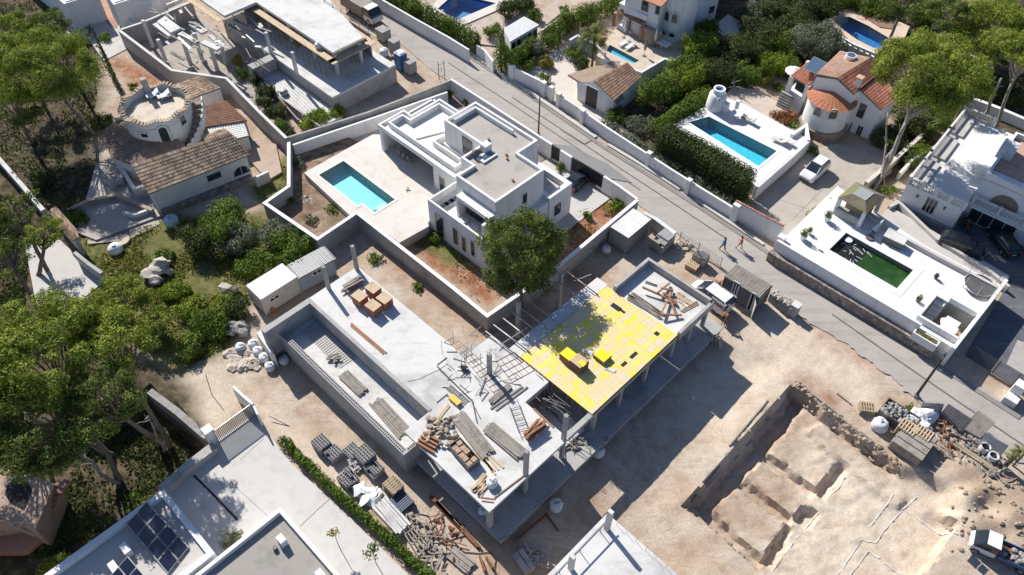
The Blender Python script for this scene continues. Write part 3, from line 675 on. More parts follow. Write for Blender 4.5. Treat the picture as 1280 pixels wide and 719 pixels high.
# roof bay at the right end with upstands
m = MB(); ub(m, -26.7, -19.45, 41.12, 46.2, 3.9, 4.2); CB.part('floor_slab', m, CONC, label='white slab bay inside grey upstands')
m = MB(); ub(m, -26.75, -26.45, 41.12, 46.2, 4.203, 4.95); ub(m, -26.45, -19.45, 45.92, 46.2, 4.203, 4.95); ub(m, -19.45, -19.15, 41.12, 46.2, 3.8, 4.75)
CB.part('upstand', m, CONCW)
CT = []
def column(T, u, v, z0, z1, w=.32, mat=CONCW, bars=True):
    m = MB(); ub(m, u-w/2, u+w/2, v-w/2, v+w/2, z0, z1); c = T.part('column', m, mat)
    if bars:
        r = MB()
        for a in (-.1, .1):
            for b in (-.1, .1): p = UVP(u+a, v+b, z1-.02); r.tube(p, p+np.array([0, 0, .45]), .012, n=4)
        T.part('starter_bars', r, RUST, c)
for (px, py) in ((703, 573), (658, 617)):
    u, v = uvof(px, py, 1.2); column(CB, -19.55, v, 1.202, 7.7)
u, v = uvof(612, 467, 4.2); column(CB, u, v, 4.203, 7.0)
column(CB, -19.5, 18.1, 1.202, 3.9, .4, bars=False)
for v in (30.2, 33.6, 37.1, 40.9, 43.5, 45.9): column(CB, -19.5, v, 1.202, 3.75, bars=False)
for v in (30.0, 35.5, 41): column(CB, -27.7, v, 1.202, 3.9, bars=False)
u, v = uvof(450, 337, 4.2); column(CB, -45.5, 26.1, 4.203, 7.4); 
u, v = uvof(411, 361, 4.2); column(CB, u, v, 4.203, 7.2)
u, v = uvof(653, 425, 1.2); column(CB, u-.6, v, 1.2, 6.2)
u, v = uvof(699, 375, 1.2); column(CB, u, v, .0, 5)
for v in (19.0, 22.5, 25.0):
    column(CB, -24.5, v, 1.202, 3.9, .25, bars=False); column(CB, -28.8, v, 1.202, 3.9, .25, bars=False)
# trough wing on the left (block walls, hollow tops)
m = MB()
ub(m, -45.9, -45.3, 15.7, 20.85, -.2, 4.15); ub(m, -45.3, -29, 20.5, 20.84, 1.9, 4.25); CB.part('wing_wall', m, CONCW)
m = MB(); ub(m, -45.29, -28.3, 17.4, 20.49, 1.6, 2.15); CB.part('wing_floor', m, CONC)
m = MB(); ub(m, -45.29, -28.0, 16.85, 17.35, -.2, 3.0); ub(m, -28.35, -28.0, 17.36, 18.6, -.2, 3.0); bw = CB.part('block_wall', m, BLOCK)
m = MB()
k = -45.0
while k < -28.3:
    for vv in (16.93, 17.15): ub(m, k, k+.13, vv, vv+.13, 3.0, 3.006)
    k += .2
for q in range(6): ub(m, -28.3, -28.08, 17.45+q*.19, 17.55+q*.19, 3.0, 3.006)
CB.part('block_cavities', m, DARK, bw)
m = MB(); m.prism(poly([(320, 416), (329, 411), (343, 443), (337, 440)], 2.0), -.1, 2.0); CB.part('buttress', m, CONC)
m = MB()  # construction joint crack and ridges
zz = 4.205; pts = [(510, 477), (524, 474), (536, 468), (547, 463), (560, 455)]
for a, b in zip(pts[:-1], pts[1:]): m.bar(G(*a, zz), G(*b, zz), .05, .03)
m.bar(G(548, 462, zz), G(590, 500, zz), .06, .05); CB.part('slab_joint', m, CONCD)
# steel props below and in the open bay
def prop(T, p, q, r=.035): m = MB(); m.tube(p, q, r, n=6); m.box((p[0], p[1], p[2]+.01), (.16, .16, .02), YAW); return m
rr = random.Random(3)
for v in np.arange(18.6, 26, 1.7):
    for u in (-22.8, -26.5): CB.part('steel_prop', MB().tube(UVP(u, v, 1.2), UVP(u, v, 3.9), .035, n=6), RUST)
for v in np.arange(30.4, 45.5, 1.25):
    for u in (-20.6, -22.4, -24.6, -26.6): CB.part('steel_prop', MB().tube(UVP(u, v, 1.2), UVP(u, v, 4.02), .035, n=6), STEELD)
for u in np.arange(-27.3, -19.8, .75): CB.part('steel_prop', MB().tube(UVP(u, 29.5, 1.5), UVP(u+rr.uniform(-.1, .1), 29.5, 4.2), .035, n=6), STEELD)
m = MB()   # fallen timber and rods in the open bay beside the deck
for k in range(36):
    a = UVP(rr.uniform(-27.2, -22.5), rr.uniform(28.0, 29.5), rr.uniform(1.6, 4.25)); m.bar(a, a+UVP(rr.uniform(.8, 2.6), rr.uniform(-.5, .5), rr.uniform(-.4, .4)), .05)
CB.part('scaffold_rods', m, STEELD)
# reinforcement grids lying on slab
def grid(T, corners, z, nx, ny, r=.012, mat=RUST, name='rebar_grid'):
    A, B, C, D = [G(*c, z) for c in corners]; m = MB()
    for i in range(nx+1): s = i/nx; m.bar(A*(1-s)+B*s, D*(1-s)+C*s, r*2)
    for j in range(ny+1): s = j/ny; m.bar(A*(1-s)+D*s, B*(1-s)+C*s, r*2)
    if T is None: return m
    return T.part(name, m, mat)
m = grid(None, ((378, 414), (399, 397), (450, 443), (425, 460)), 2.18, 10, 22, .012)
single('rebar_mesh', m, WOODG, 'square steel mesh lying flat in the long sunken trough floor', 'rebar mesh')
m = grid(None, ((560, 425), (568, 421), (640, 487), (622, 497)), 4.22, 3, 12, .014); single('rebar_mesh', m, RUST, 'wide open rod grid laid on the slab below the lone short column', 'rebar mesh')
m = grid(None, ((620, 452), (643, 440), (668, 463), (640, 478)), 4.22, 4, 4, .014); single('rebar_mesh', m, RUST, 'small rod grid on the slab next to the left corner of the yellow deck', 'rebar mesh')
for i, (a, b, lab) in enumerate((((551, 425), (553, 400), 'thin'), ((588, 425), (582, 442), ''), ((600, 430), (612, 458), ''))):
    pass
for px, py in ((553, 443), (581, 455), (590, 447), (601, 458), (620, 452), (567, 430), (660, 400)): p = G(px, py, 4.2); CB.part('starter_bar', MB().tube(p, p+np.array([.0, .0, 1.9]), .018, n=4), RUST)
# long steel pipes bridging to the garden wall
labs = ['lowest', 'second', 'third', 'fourth', 'fifth', 'sixth', 'seventh', 'highest']
PIP = [((607, 414), (649, 447)), ((617, 406), (663, 441)), ((629, 398), (675, 434)), ((640, 390), (672, 415)), ((650, 384), (690, 415)), ((662, 376), (702, 408)), ((698, 352), (735, 382)), ((709, 340), (748, 369))]
for (a, b), l in zip(PIP, ('lowest', 'second lowest', 'third', 'fourth', 'fifth', 'sixth', 'second highest', 'highest')):
    single('steel_pipe', MB().tube(G(*a, 4.5), G(*b, 4.45), .06, n=8), STEEL, f'{l} of the parallel grey pipes reaching from the garden wall towards the yellow deck', 'pipe', 'pipes beside the yellow deck', smooth=True)
m = MB(); m.tube(G(624, 432, 4.4), G(660, 409, 4.4), .035, n=6); single('steel_pipe', m, STEEL, 'thin grey pipe crossing under the two lowest long pipes', 'pipe')
m = MB(); m.tube(G(716, 352, 4.3), G(739, 343, 4.5), .03, n=6); m.tube(G(722, 348, 4.4), G(722, 354, 1.4), .03, n=6); single('scaffold_tube', m, STEEL, 'short scaffold tube tied across the two highest pipes', 'scaffold tube')
# ---------------- loose materials on the slab
def brickpallet(px, py, z, label, yaw=YAW+.05, s=(1.15, 1.0, .95), top=True, group='brick pallets on the slab', ply=True):
    p = G(px, py, z+s[2]*.5); T = Thing('brick_pallet', label, 'brick pallet', (p[0], p[1], z), group, rz=yaw, world=False)
    m = MB()
    for k in (-.4, 0, .4): m.box((k*s[0], 0, 0), (.09, s[1], .1), 0, z0=0)
    for k in (-.42, -.14, .14, .42): m.box((0, k*s[1], 0), (s[0], .12, .025), 0, z0=.1)
    T.part('pallet', m, WOODG)
    m = MB(); nx, ny, nz = 5, 4, 4
    for i in range(nx):
        for j in range(ny):
            for k in range(nz):
                m.box(((i+.5)/nx*s[0]-s[0]/2, (j+.5)/ny*s[1]-s[1]/2, 0), (s[0]/nx-.02, s[1]/ny-.02, (s[2]-.13)/nz-.015), 0, z0=.127+k*(s[2]-.13)/nz)
    T.part('bricks', m, MATS['brick'])
    if ply: m = MB(); m.box((0.0, 0, 0), (s[0]*1.04, s[1]*1.03, .03), .03, z0=s[2]+.02); T.part('cover_board', m, PINEW)
    return T
M('brick', (.42, .17, .10), .9, .2, 2, 12, col2=(.30, .12, .07))
brickpallet(450, 374, 4.2, 'left brick pallet of the cluster, its cover board facing the long trough')
brickpallet(467, 364, 4.2, 'rear brick pallet of the cluster, closest to the earth strip')
brickpallet(481, 377, 4.2, 'right brick pallet of the cluster, board edged in bright timber')
brickpallet(467, 386, 4.2, 'front brick pallet of the cluster, the one nearest the open slab')
def planks(name, a, b, z, n, wd, label, mat=WOODG, cat='timber stack', seed=0, th=.07, pw=.16, layers=2, jit=.04, group=None):
    """long boards from pixel a to pixel b"""
    r = random.Random(seed); A, B = G(*a, z), G(*b, z); d = (B-A); L = np.linalg.norm(d); d /= L; s = np.array([-d[1], d[0], 0]); m = MB()
    for k in range(layers):
        for i in range(n):
            o = (i-(n-1)/2)*wd/n + r.uniform(-.02, .02); l0 = r.uniform(0, .08)*L; l1 = L*(1-r.uniform(0, .08)); j = r.uniform(-jit, jit)
            m.bar(A+d*l0+s*(o-j)+np.array([0, 0, th*(k+.5)]), A+d*l1+s*(o+j)+np.array([0, 0, th*(k+.5)]), pw*wd/n/.2 if False else min(pw, wd/n*.9), th*.85)
    return single(name, m, mat, label, cat, group)
planks('timber_stack', (428, 467), (456, 493), 2.15, 7, 1.0, 'bundle of grey poles lying in the sunken trough, upper one of two', WOODG, seed=1, layers=3)
planks('timber_stack', (468, 500), (508, 545), 2.15, 7, 1.3, 'longer bundle of grey poles in the sunken trough beside the hollow block wall', WOODG, seed=2, layers=2)
planks('timber_stack', (438, 405), (482, 443), 4.2, 2, .35, 'brown boards lying along the edge of the slab above the trough', WOODO, seed=3, layers=1)
planks('plank_pile', (570, 518), (612, 571), 4.2, 8, 1.3, 'long pile of pale and dark boards left of the tied pole bundle', WOODG, 'plank pile', 4, layers=3)
planks('plank_pile', (580, 540), (622, 592), 4.2, 5, .9, 'loose cream boards fanned out beside the brick crate', PINEW, 'plank pile', 5, layers=1, jit=.35)
planks('timber_stack', (608, 533), (655, 572), 4.2, 9, 1.15, 'tidy long bundle of straight brown grey poles near the slab edge', WOODG, seed=6, layers=3)
planks('timber_stack', (612, 505), (638, 482), 4.2, 4, .6, 'short dark beam stack crossed by the short column shadow', WOODG, seed=7, layers=2, th=.1)
planks('timber_stack', (614, 514), (658, 482), 4.2, 2, .7, 'two spaced beams parallel to the dark beam stack', WOODG, seed=8, layers=1, th=.1)
planks('plank_pile', (612, 596), (592, 617), 4.2, 5, .9, 'short off cuts scattered between the brick crate and the slab edge', PINEW, 'plank pile', 9, layers=2, jit=.3)
planks('plank_pile', (562, 505), (540, 533), 4.2, 2, .3, 'narrow board leaning over the rubble beside the yellow block', PINEW, 'plank pile', 10, layers=1)
planks('plank_pile', (524, 548), (548, 561), 4.2, 4, 1.4, 'stack of brown shutter panels at the trough end of the slab', WOODO, 'plank pile', 11, layers=4)
# bound brown bundle upright on its side
T = Thing('board_bundle', 'bulging bundle of rusty brown boards near the yellow deck', 'board bundle', G(668, 541, 4.2)); m = MB(); r = random.Random(5)
for k in range(26):
    a = T.loc+np.array([r.uniform(-.3, .3), r.uniform(-.3, .3), r.uniform(.1, .8)]); d = EV*r.uniform(.75, 1.0)+EU*r.uniform(-.12, .12); m.bar(a-d, a+d, .16, .05)
T.part('boards', m, WOODO)
T = Thing('board_bundle', 'heap of split brown boards behind the brick pallets at the slab corner', 'board bundle', G(441, 358, 4.2)); m = MB()
for k in range(24):
    a = T.loc+np.array([r.uniform(-.35, .35), r.uniform(-.4, .4), r.uniform(.1, .55)]); d = EV*r.uniform(.7, 1.0)+EU*r.uniform(-.2, .2)+np.array([0, 0, r.uniform(-.2, .2)]); m.bar(a-d, a+d, .14, .06)
T.part('boards', m, WOODG)
# brick-filled steel crate
T = Thing('site_crate', 'open steel crate holding buff bricks on the slab', 'crate', G(581, 571, 4.2), rz=YAW-.1, world=False)
m = MB(); 
for s in (-1, 1): m.box((0, s*.55, 0), (2.5, .05, .6), z0=.1); m.box((s*1.25, 0, 0), (.05, 1.1, .6), z0=.1)
m.box((0, 0, 0), (2.5, 1.1, .05), z0=.05); T.part('crate_frame', m, STEELD)
m = MB()
for i in range(5):
    for j in range(2):
        if (i, j) not in ((3, 1),): m.box((-.95+i*.46, -.25+j*.48, 0), (.4, .42, .45+.08*((i+j) % 2)), .05*(i-2), z0=.1)
T.part('bricks', m, M('buff brick', (.46, .33, .22), .9, .2, 2, 10))
m = MB()
for k in range(70):
    p = G(r.uniform(532, 575), r.uniform(522, 560), 4.2); m.blob((p[0], p[1], 4.2+r.uniform(.05, .35)), (r.uniform(.1, .35), r.uniform(.1, .3), r.uniform(.06, .2)), k, 1)
single('rubble_heap', m, M('sandy rubble', (.43, .36, .27), .95, .3, 1.5, 9, bmp=.5), 'heap of broken cream and tan rubble on the slab end by the trough', 'rubble heap', kind='stuff')
T = Thing('insulation_block', 'bright yellow rectangular block lying on the slab', 'block', G(569, 502, 4.2), rz=YAW+.0, world=False); m = MB(); m.box((0, 0, 0), (1.1, .5, .32), z0=0); T.part('block', m, M('yellow foam', (.72, .50, .10), .7, .1, 2, 8)); m = MB(); m.box((.56, 0, 0), (.02, .46, .28), z0=.02); T.part('end_cap', m, WOODG)
def sack(x, y, z, s, label, seed=0, mat=SACK, fill=ROCKG, group=None, open_=True, cat='sack', name='builders_sack'):
    T = Thing(name, label, cat, (x, y, z), group); r = random.Random(seed); m = MB()
    s *= .9; prof = [(0.02, 0), (.40*s, .0), (.52*s, .1*s), (.57*s, .35*s), (.54*s, .6*s), (.44*s, .74*s), (.26*s, .80*s), (.02, .82*s)]
    m.rev((x, y, z), prof, 11, wob=.11, seed=seed); T.part('bag', m, mat, smooth=True)
    m = MB(); m.blob((x+.06*s, y+.03*s, z+.74*s), (.27*s, .20*s, .12*s), seed, 2, .6); T.part('contents', m, fill if open_ else mat, smooth=True); return T
p = G(615, 606, 4.2); sack(p[0], p[1], 4.2, .9, 'pale blue white sack on the slab near its lowest corner', 1)
m = MB()
for k in range(60):
    p = G(r.uniform(545, 655), r.uniform(418, 505), 4.24)
    if abs((p[:2]@EU[:2])+31) < 9 and p[:2]@EV[:2] < 29.3: a = r.choice((0, 1.57, .8, r.uniform(0, 3))); d = (EU*math.cos(a)+EV*math.sin(a))*r.uniform(.4, 1.6)+[0, 0, r.choice((0, 0, r.uniform(0, .5)))]; m.bar(p, p+d, r.choice((.025, .035, .07)), .03)
single('loose_rebar', m, STEELD, 'loose rods and bars scattered over the middle of the slab', 'loose rods', kind='stuff')
# ladders and frames on slab
def ladder(a, b, z, w, label, n=12, mat=STEELD, name='ladder', group=None):
    A, B = G(*a, z), G(*b, z); d = B-A; L = np.linalg.norm(d); d /= L; s = np.array([-d[1], d[0], 0])*w/2; m = MB(); m.bar(A+s, B+s, .05); m.bar(A-s, B-s, .05)
    for i in range(n): c = A+(B-A)*(i+.5)/n; m.bar(c-s, c+s, .035)
    return single(name, m, mat, label, 'ladder', group)
ladder((560, 483), (584, 504), 4.25, .5, 'grey ladder lying flat beside the yellow block')
ladder((640, 500), (655, 540), 4.6, .8, 'dark scaffold frame lying beside the bulging brown bundle', 6)
m = MB(); 
for a, b in (((588, 499), (600, 522)), ((590, 499), (596, 528)), ((546, 457), (588, 499)), ((607, 471), (599, 494))): m.tube(G(*a, 4.3), G(*b, 4.3), .04, n=6)
single('steel_prop', m, STEELD, 'loose adjustable props dropped across the middle of the slab', 'steel props')
T = Thing('concrete_vibrator', 'black site machine with hoses casting a shadow mid slab', 'site machine', G(576, 461, 4.2)); m = MB(); c = np.array(T.loc)
m.tube(c+[0, 0, .3], c+[.5, 0, .3], .2, n=10); m.bar(c+[-.3, -.2, 0], c+[.6, -.2, .1], .06); m.bar(c+[-.3, .2, 0], c+[.6, .2, .1], .06); T.part('motor', m, STEELD); m = MB(); m.tube(c+[.1, 0, .45], c+[.1, 0, 1.1], .03, n=6); m.tube(c+[.1, -.3, 1.1], c+[.1, .3, 1.1], .03, n=6); T.part('handle', m, STEELD)
m = MB(); m.bar(G(618, 622, 4.23), G(655, 594, 4.23), .1, .12); single('edge_board', m, WOOD, 'long thin board along the lower right edge of the slab', 'board')
m = MB(); m.bar(G(602, 622, 4.23), G(619, 624, 4.23), .08, .05); m.bar(G(602, 626, 4.23), G(617, 628, 4.23), .08, .05); single('edge_board', m, WOODO, 'pair of short brown battens in the lowest corner of the slab', 'board')
planks('plank_pile', (665, 510), (694, 536), 4.2, 1, .2, 'single brown batten along the slab edge beside the open bay', WOODO, 'board', 12, layers=1)
T = Thing('timber_trestle', 'pair of crossed grey timbers on the mesh in the trough', 'timber', G(420, 446, 2.2)); m = MB()
for a, b in (((408, 448), (423, 441)), ((408, 449), (426, 448)), ((422, 442), (417, 454))): m.bar(G(*a, 2.4), G(*b, 2.4), .13)
T.part('timbers', m, WOODG)
# yellow deck stacks
def panelstack(px, py, w, l, h, label, mat, topmat=None, z=4.325, yaw=YAW, openc=False):
    p = G(px, py, z+h); T = Thing('panel_stack', label, 'panel stack', (p[0], p[1], z), rz=yaw, world=False); m = MB(); n = max(2, int(h/.09))
    for k in range(n): m.box((.01*(k % 3), .012*((k*7) % 3), 0), (w, l, h/n*.8), 0, z0=k*h/n)
    T.part('panels', m, mat)
    if topmat: m = MB(); m.box((0, 0, 0), (w*.97, l*.97, .03), z0=h); T.part('top_panel', m, topmat)
    return T
YP = M('yellow panel', (.84, .70, .015), .5, .06, 1, 8, bmp=.05)
panelstack(711, 443, 1.25, 1.0, .8, 'dark edged panel stack under a yellow sheet, left of the pair on the deck', WOODO, YP)
panelstack(724, 451, 1.2, 1.1, .95, 'stack with mostly bare wood top casting a shadow, right of the pair on the deck', M('red brown board edge', (.22, .12, .085), .8, .2, 2, 10), PINEW)
m = MB(); p = G(726, 453, 5.34); m.box((p[0]+.1, p[1]-.1, 5.35), (.6, .45, .02), YAW); single('panel_offcut', m, YP, 'small yellow sheet lying on the bare wood panel stack', 'panel')
panelstack(753, 444, 1.2, 1.05, .42, 'low flat stack of clean yellow panels alone in the middle of the deck', WOODG, YP)
for px, py, w, l, la in ((735, 440, .9, .5, 'white grey offcut board above the stacks on the deck'), (763, 462, .9, .35, 'pale triangle of boards on the deck below the low yellow stack')):
    p = G(px, py, 4.36); m = MB(); m.box((p[0], p[1], 4.36), (w, l, .04), YAW+.3); single('panel_offcut', m, CONC, la, 'panel')
# right roof bay clutter: crossed brown beams, poles and planks
T = Thing('crossed_timbers', 'large crossed brown timbers on the white slab bay', 'timber frame', G(835, 375, 4.2)); m = MB()
for a, b in (((803, 359), (846, 378)), ((822, 366), (837, 354)), ((826, 393), (841, 362)), ((826, 393), (852, 394)), ((829, 366), (847, 381)), ((836, 370), (846, 396))): m.bar(G(*a, 4.75), G(*b, 4.45), .14, .16)
m.bar(G(826, 360, 4.7), G(841, 363, 4.7), .14); m.bar(G(841, 363, 4.7), G(837, 372, 4.3), .14)
T.part('beams', m, WOODO)
planks('plank_pile', (785, 368), (830, 398), 4.2, 7, .9, 'heap of grey sticks along the right edge of the yellow deck', WOODG, 'plank pile', 21, layers=2, jit=.15, pw=.08)
planks('plank_pile', (846, 366), (862, 386), 4.2, 8, 1.1, 'fan of pale laths on the white slab bay', PINEW, 'plank pile', 22, layers=1, jit=.4, pw=.07)
planks('timber_stack', (851, 391), (873, 378), 4.2, 3, .5, 'laths along the lower edge of the white slab bay', WOOD, seed=23, layers=1, pw=.07)
planks('timber_stack', (806, 352), (821, 358), 4.2, 2, .4, 'short dark rods near the top of the white slab bay', STEELD, seed=24, layers=1, pw=.07)
# ================================================================ shared builders
def fblock(T, u0, u1, v0, v1, z0, zt, mw=None, mr=None, ph=.5, t=.28, wname='wall', rname='roof'):
    flatblock(T, UR(u0, u1, v0, v1), z0, zt, mw or WHITE, mr or GRAVEL, ph, t, wname, rname)
def uvface(u0, v0, u1, v1): a, b = UVP(u0, v0), UVP(u1, v1); F = Face((a[0], a[1]), (b[0], b[1]), 0, pix=False); return F
def pool(label, P, zr, zw, zb, lining, name='swimming_pool', cop=None, cw=.35, water_=None, group=None):
    c = np.mean(P, 0); T = Thing(name, label, 'swimming pool', (c[0], c[1], zb), group)
    m = MB(); P = ccw(P); n = len(P)
    vs = [(x, y, zr-.01) for x, y in P]+[(x, y, zb) for x, y in P]; m.add(vs, [(i, n+i, n+(i+1) % n, (i+1) % n) for i in range(n)]+[tuple(range(n, 2*n))]); T.part('basin', m, lining)
    m = MB(); m.add([(x, y, zw) for x, y in P], [tuple(range(n))]); T.part('water', m, water_ or WCLEAR)
    if cop: T.part('coping', sheetmb(inset(P, -cw), zr+.03, .1, [P]), cop)
    return T
def wallthing(label, path, zt, zb, t, mat, name='garden_wall', cat='wall', cap=None, pix=True, closed=False, group=None):
    m = wallpath(path, zt, zb, t, pix, closed); 
    if not cap: return single(name, m, mat, label, cat, group)
    p = G(path[0][0], path[0][1], zt) if pix else path[0]; T = Thing(name, label, cat, (p[0], p[1], zb), group); T.part('wall', m, mat); T.part('cap', wallpath([tuple(G(q[0], q[1], zt)) for q in path] if pix else path, zt+.06, zt+.002, t+.1, False, closed), cap); return T
def pillar(T, px, py, z0, z1, w=.3, mat=WHITE, name='pillar'):
    p = G(px, py, z0); m = MB(); m.box((p[0], p[1], 0), (w, w, z1-z0), YAW, z0=z0); return T.part(name, m, mat)
WM = (WHITE2, GLASS); WD = (STEELD, GLASS)
# ================================================================ modern white villa
V = Thing('modern_villa', 'large white flat roofed modern villa beside the bright turquoise pool', 'house', UVP(-50, 43, 0))
# garden room wing, open towards the pool
P = [(-60.7, 41.0), (-60.7, 44.8), (-59.4, 44.8), (-59.4, 49.1), (-52.9, 49.1), (-52.9, 44.2), (-48.2, 44.2), (-48.2, 41.0)]
P = [tuple(UVP(*q)[:2]) for q in P]
m = MB(); Q = shell(m, P, 4.2, 4.75, 4.45, .22); V.part('wall', m, WHITE); V.part('roof', MB().prism(inset(P, .2), 4.0, 4.42), WROOF)
m = MB(); Q2 = inset(P, .85); shell(m, Q2, 4.42, 5.05, 4.42, .2); V.part('upstand', m, WHITE)
m = MB(); ub(m, -60.6, -60.1, 41.05, 41.55, 1.2, 4.2); V.part('pillar', m, WHITE); m = MB(); ub(m, -60.6, -60.35, 44.4, 44.75, .3, 4.2); ub(m, -60.6, -53, 48.8, 49.05, .3, 4.2); ub(m, -60.6, -60.35, 41.6, 49, .3, 4.2); V.part('wall', m, WHITE)
m = MB(); ub(m, -60.3, -48.3, 45.2, 45.4, 1.2, 4.2); V.part('glass_front', m, GLASS); m = MB(); ub(m, -51.6, -48.25, 41.05, 45.1, 1.2, 4.2); V.part('wall', m, WHITE)
F = uvface(-60.7, 41.03, -48.2, 41.03)
win(V, F, (550, 240), (556, 225), WM, 'window')
m = MB(); m.bar(UVP(-56.2, 42.1, 4.5), UVP(-54.2, 47, 4.5), .12, .12); V.part('roof_rib', m, WHITE2)
# ground floor body and terrace wing
fblock(V, -47.9, -39.25, 37.05, 41.3, 0, 4.45, mr=WROOF, ph=.85, t=.2)
fblock(V, -43.9, -39.2, 45.95, 49.4, 0, 4.4, mr=PAVE, ph=.7, t=.55)
# upper block
P = [(-53.0, 44.2), (-53.0, 48.8), (-43.7, 48.8), (-43.7, 45.9), (-40.1, 45.9), (-40.1, 42.6), (-39.9, 42.6), (-39.9, 39.1), (-45.6, 39.1), (-45.6, 41.3), (-47.3, 41.3), (-47.3, 44.2)]
P = [(-53.0, 44.2), (-53.0, 48.8), (-43.7, 48.8), (-43.7, 45.9), (-40.1, 45.9), (-40.1, 39.1), (-45.6, 39.1), (-45.6, 41.3), (-47.3, 41.3), (-47.3, 44.2)]
P = [tuple(UVP(*q)[:2]) for q in P]; flatblock(V, P, 3.6, 7.8, WHITE, GRAVEL, .38, .25)
m = MB(); shell(m, [tuple(UVP(*q)[:2]) for q in ((-52.3, 44.9), (-52.3, 48.1), (-46.5, 48.1), (-46.5, 47.85), (-52.0, 47.85), (-52.0, 44.9))], 7.42, 7.95, 7.5, .1); V.part('upstand', m, WHITE)
m = MB(); ub(m, -45.5, -43.7, 48.9, 48.95, 4, 7.0); ub(m, -43.6, -39.3, 42, 45.9, 0, 3.9); ub(m, -48, -43.9, 41.3, 48.7, 0, 3.6); V.part('wall', m, WHITE)
m = MB(); ub(m, -44.6, -39.95, 38.05, 39.07, 6.0, 6.45); ub(m, -40.25, -39.95, 37.3, 39.07, 3.6, 6.0); ub(m, -44.7, -44.4, 38.1, 39.07, 3.6, 6.0); V.part('canopy', m, WHITE)
F = uvface(-45.6, 39.07, -40.1, 39.07); win(V, F, (1.3, 3.75), (5.0, 5.95), WD, 'sliding_door', panes=3, pix=False, fw=.09)
F = uvface(-40.08, 39.1, -40.08, 45.9); win(V, F, (653, 256), (659, 240), WM); 
F = uvface(-39.23, 37.05, -39.23, 41.3)
F = uvface(-47.9, 37.03, -39.25, 37.03)
for a, b in (((546, 291), (554, 273)), ((567, 303), (572, 288)), ((578, 312), (582, 298)), ((589, 318), (593, 303))): win(V, F, a, b, WM, 'window', fw=.1)
F = uvface(-39.18, 45.95, -39.18, 49.4); win(V, F, (693, 270), (701, 253), WD, 'window')
F = uvface(-48.2, 41.0, -48.2, 44.2)
F = uvface(-53.0, 44.18, -47.3, 44.18); win(V, F, (579, 190), (590, 178), WD, 'window')
m = MB(); ub(m, -47.0, -46.2, 43.7, 44.6, 7.4, 8.3); V.part('chimney', m, WHITE)
m = MB(); ub(m, -46.3, -45.2, 42.5, 44.4, 7.42, 7.62); V.part('skylight_curb', m, WHITE); m = MB(); ub(m, -46.1, -45.4, 42.8, 44.2, 7.62, 7.64); V.part('skylight', m, GLASSB)
p = G(593, 191, 7.8); m = MB(); m.tube(p, p+np.array([.25, -.3, .15]), .38, n=14); V.part('satellite_dish', m, STEELD, smooth=False)
for px, py in ((611, 175), (634, 199), (633, 194), (641, 226)): p = G(px, py, 7.45); m = MB(); m.tube(p, p+np.array([0, 0, .18]), .13, n=8); V.part('roof_vent', m, WOODO)
m = MB()
for k in range(3): p = G(555+k*6.5, 256-k*4, 4.0); m.box((p[0], p[1], 3.9), (.55, 1.0, .04), YAW)
V.part('floor_light', m, GLASS)
m = MB(); m.box((UVP(-42.2, 37.9, 0)[0], UVP(-42.2, 37.9, 0)[1], 0), (.9, .9, .35), YAW, z0=3.6); m.box((*UVP(-43.6, 37.8, 0)[:2], 0), (.8, 1.0, .3), YAW, z0=3.6)
single('terrace_lounger', m, SACK, 'pale lounge seats on the upper terrace of the modern villa', 'lounge seat')
# villa pool and deck
DK = poly([(380, 216), (466, 168)], 1.2)+[tuple(UVP(-60.2, 45.2)[:2]), tuple(UVP(-48.3, 45.2)[:2]), tuple(UVP(-48.1, 37)[:2])]+poly([(536, 283), (499, 303.5), (447, 265), (437, 269)], 1.2)
VP_ = [tuple(UVP(*q)[:2]) for q in ((-62.1, 33.3), (-62.1, 36.7), (-53.1, 36.7), (-53.1, 35.2), (-53.1, 33.9), (-55.2, 33.9), (-55.2, 33.3))]
structure('pool_deck', sheetmb(DK, 1.2, 1.3, [VP_]), BEIGEPAVE)
T = pool('bright turquoise rectangular pool set in the beige deck of the modern villa', VP_, 1.2, .98, .06, PTURQ, cop=M('cream coping', (.66, .62, .55), .7, .06, 1, 8), cw=.3)
m = MB(); ub(m, -53.9, -53.1, 34.5, 35.8, .07, .85); ub(m, -54.3, -53.92, 34.5, 35.8, .07, .5); T.part('steps', m, M('pool step', (.5, .66, .66), .7, .05, 1, 6))
m = MB(); p = G(507, 238, 1.2); m.bar(p, p+[.5, 0, .05], .1); m.bar(p+[.2, -.3, 0], p+[.2, .5, .05], .08); single('pool_tool', m, STEELD, 'small dark pool tool lying on the beige deck', 'pool tool')
T = Thing('garden_table', 'dark dining table with chairs under the villa garden room roof', 'table', UVP(-57.5, 42.6, 1.2)); c = np.array(T.loc); m = MB(); m.box((c[0], c[1], 1.92), (2.4, .9, .05), YAW); T.part('tabletop', m, WOODG)
for i in (-1, 1):
    for j in (-1, 1): m = MB(); q = c+EU*i*1.1+EV*j*.38; m.tube(q, q+[0, 0, .7], .04, n=6); T.part('leg', m, WOODG)
for i in range(3):
    for j in (-1, 1):
        q = UVP(-58.3+i*.8, 42.6+j*.75, 1.2); C_ = Thing('garden_chair', f'dark garden chair, {("left", "middle", "right")[i]} seat on the {"pool" if j < 0 else "house"} side of the shaded table', 'chair', q, 'chairs round the shaded table'); m = MB(); m.box((q[0], q[1], 1.63), (.45, .45, .06), YAW); C_.part('seat', m, WOODG)
        m = MB(); w_ = q+EV*j*.22; m.box((w_[0], w_[1], 1.9), (.45, .05, .5), YAW); C_.part('backrest', m, WOODG)
        for a in (-1, 1):
            for b in (-1, 1): m = MB(); w_ = q+EU*a*.18+EV*b*.18; m.bar(w_, w_+[0, 0, .4], .04); C_.part('leg', m, WOODG)
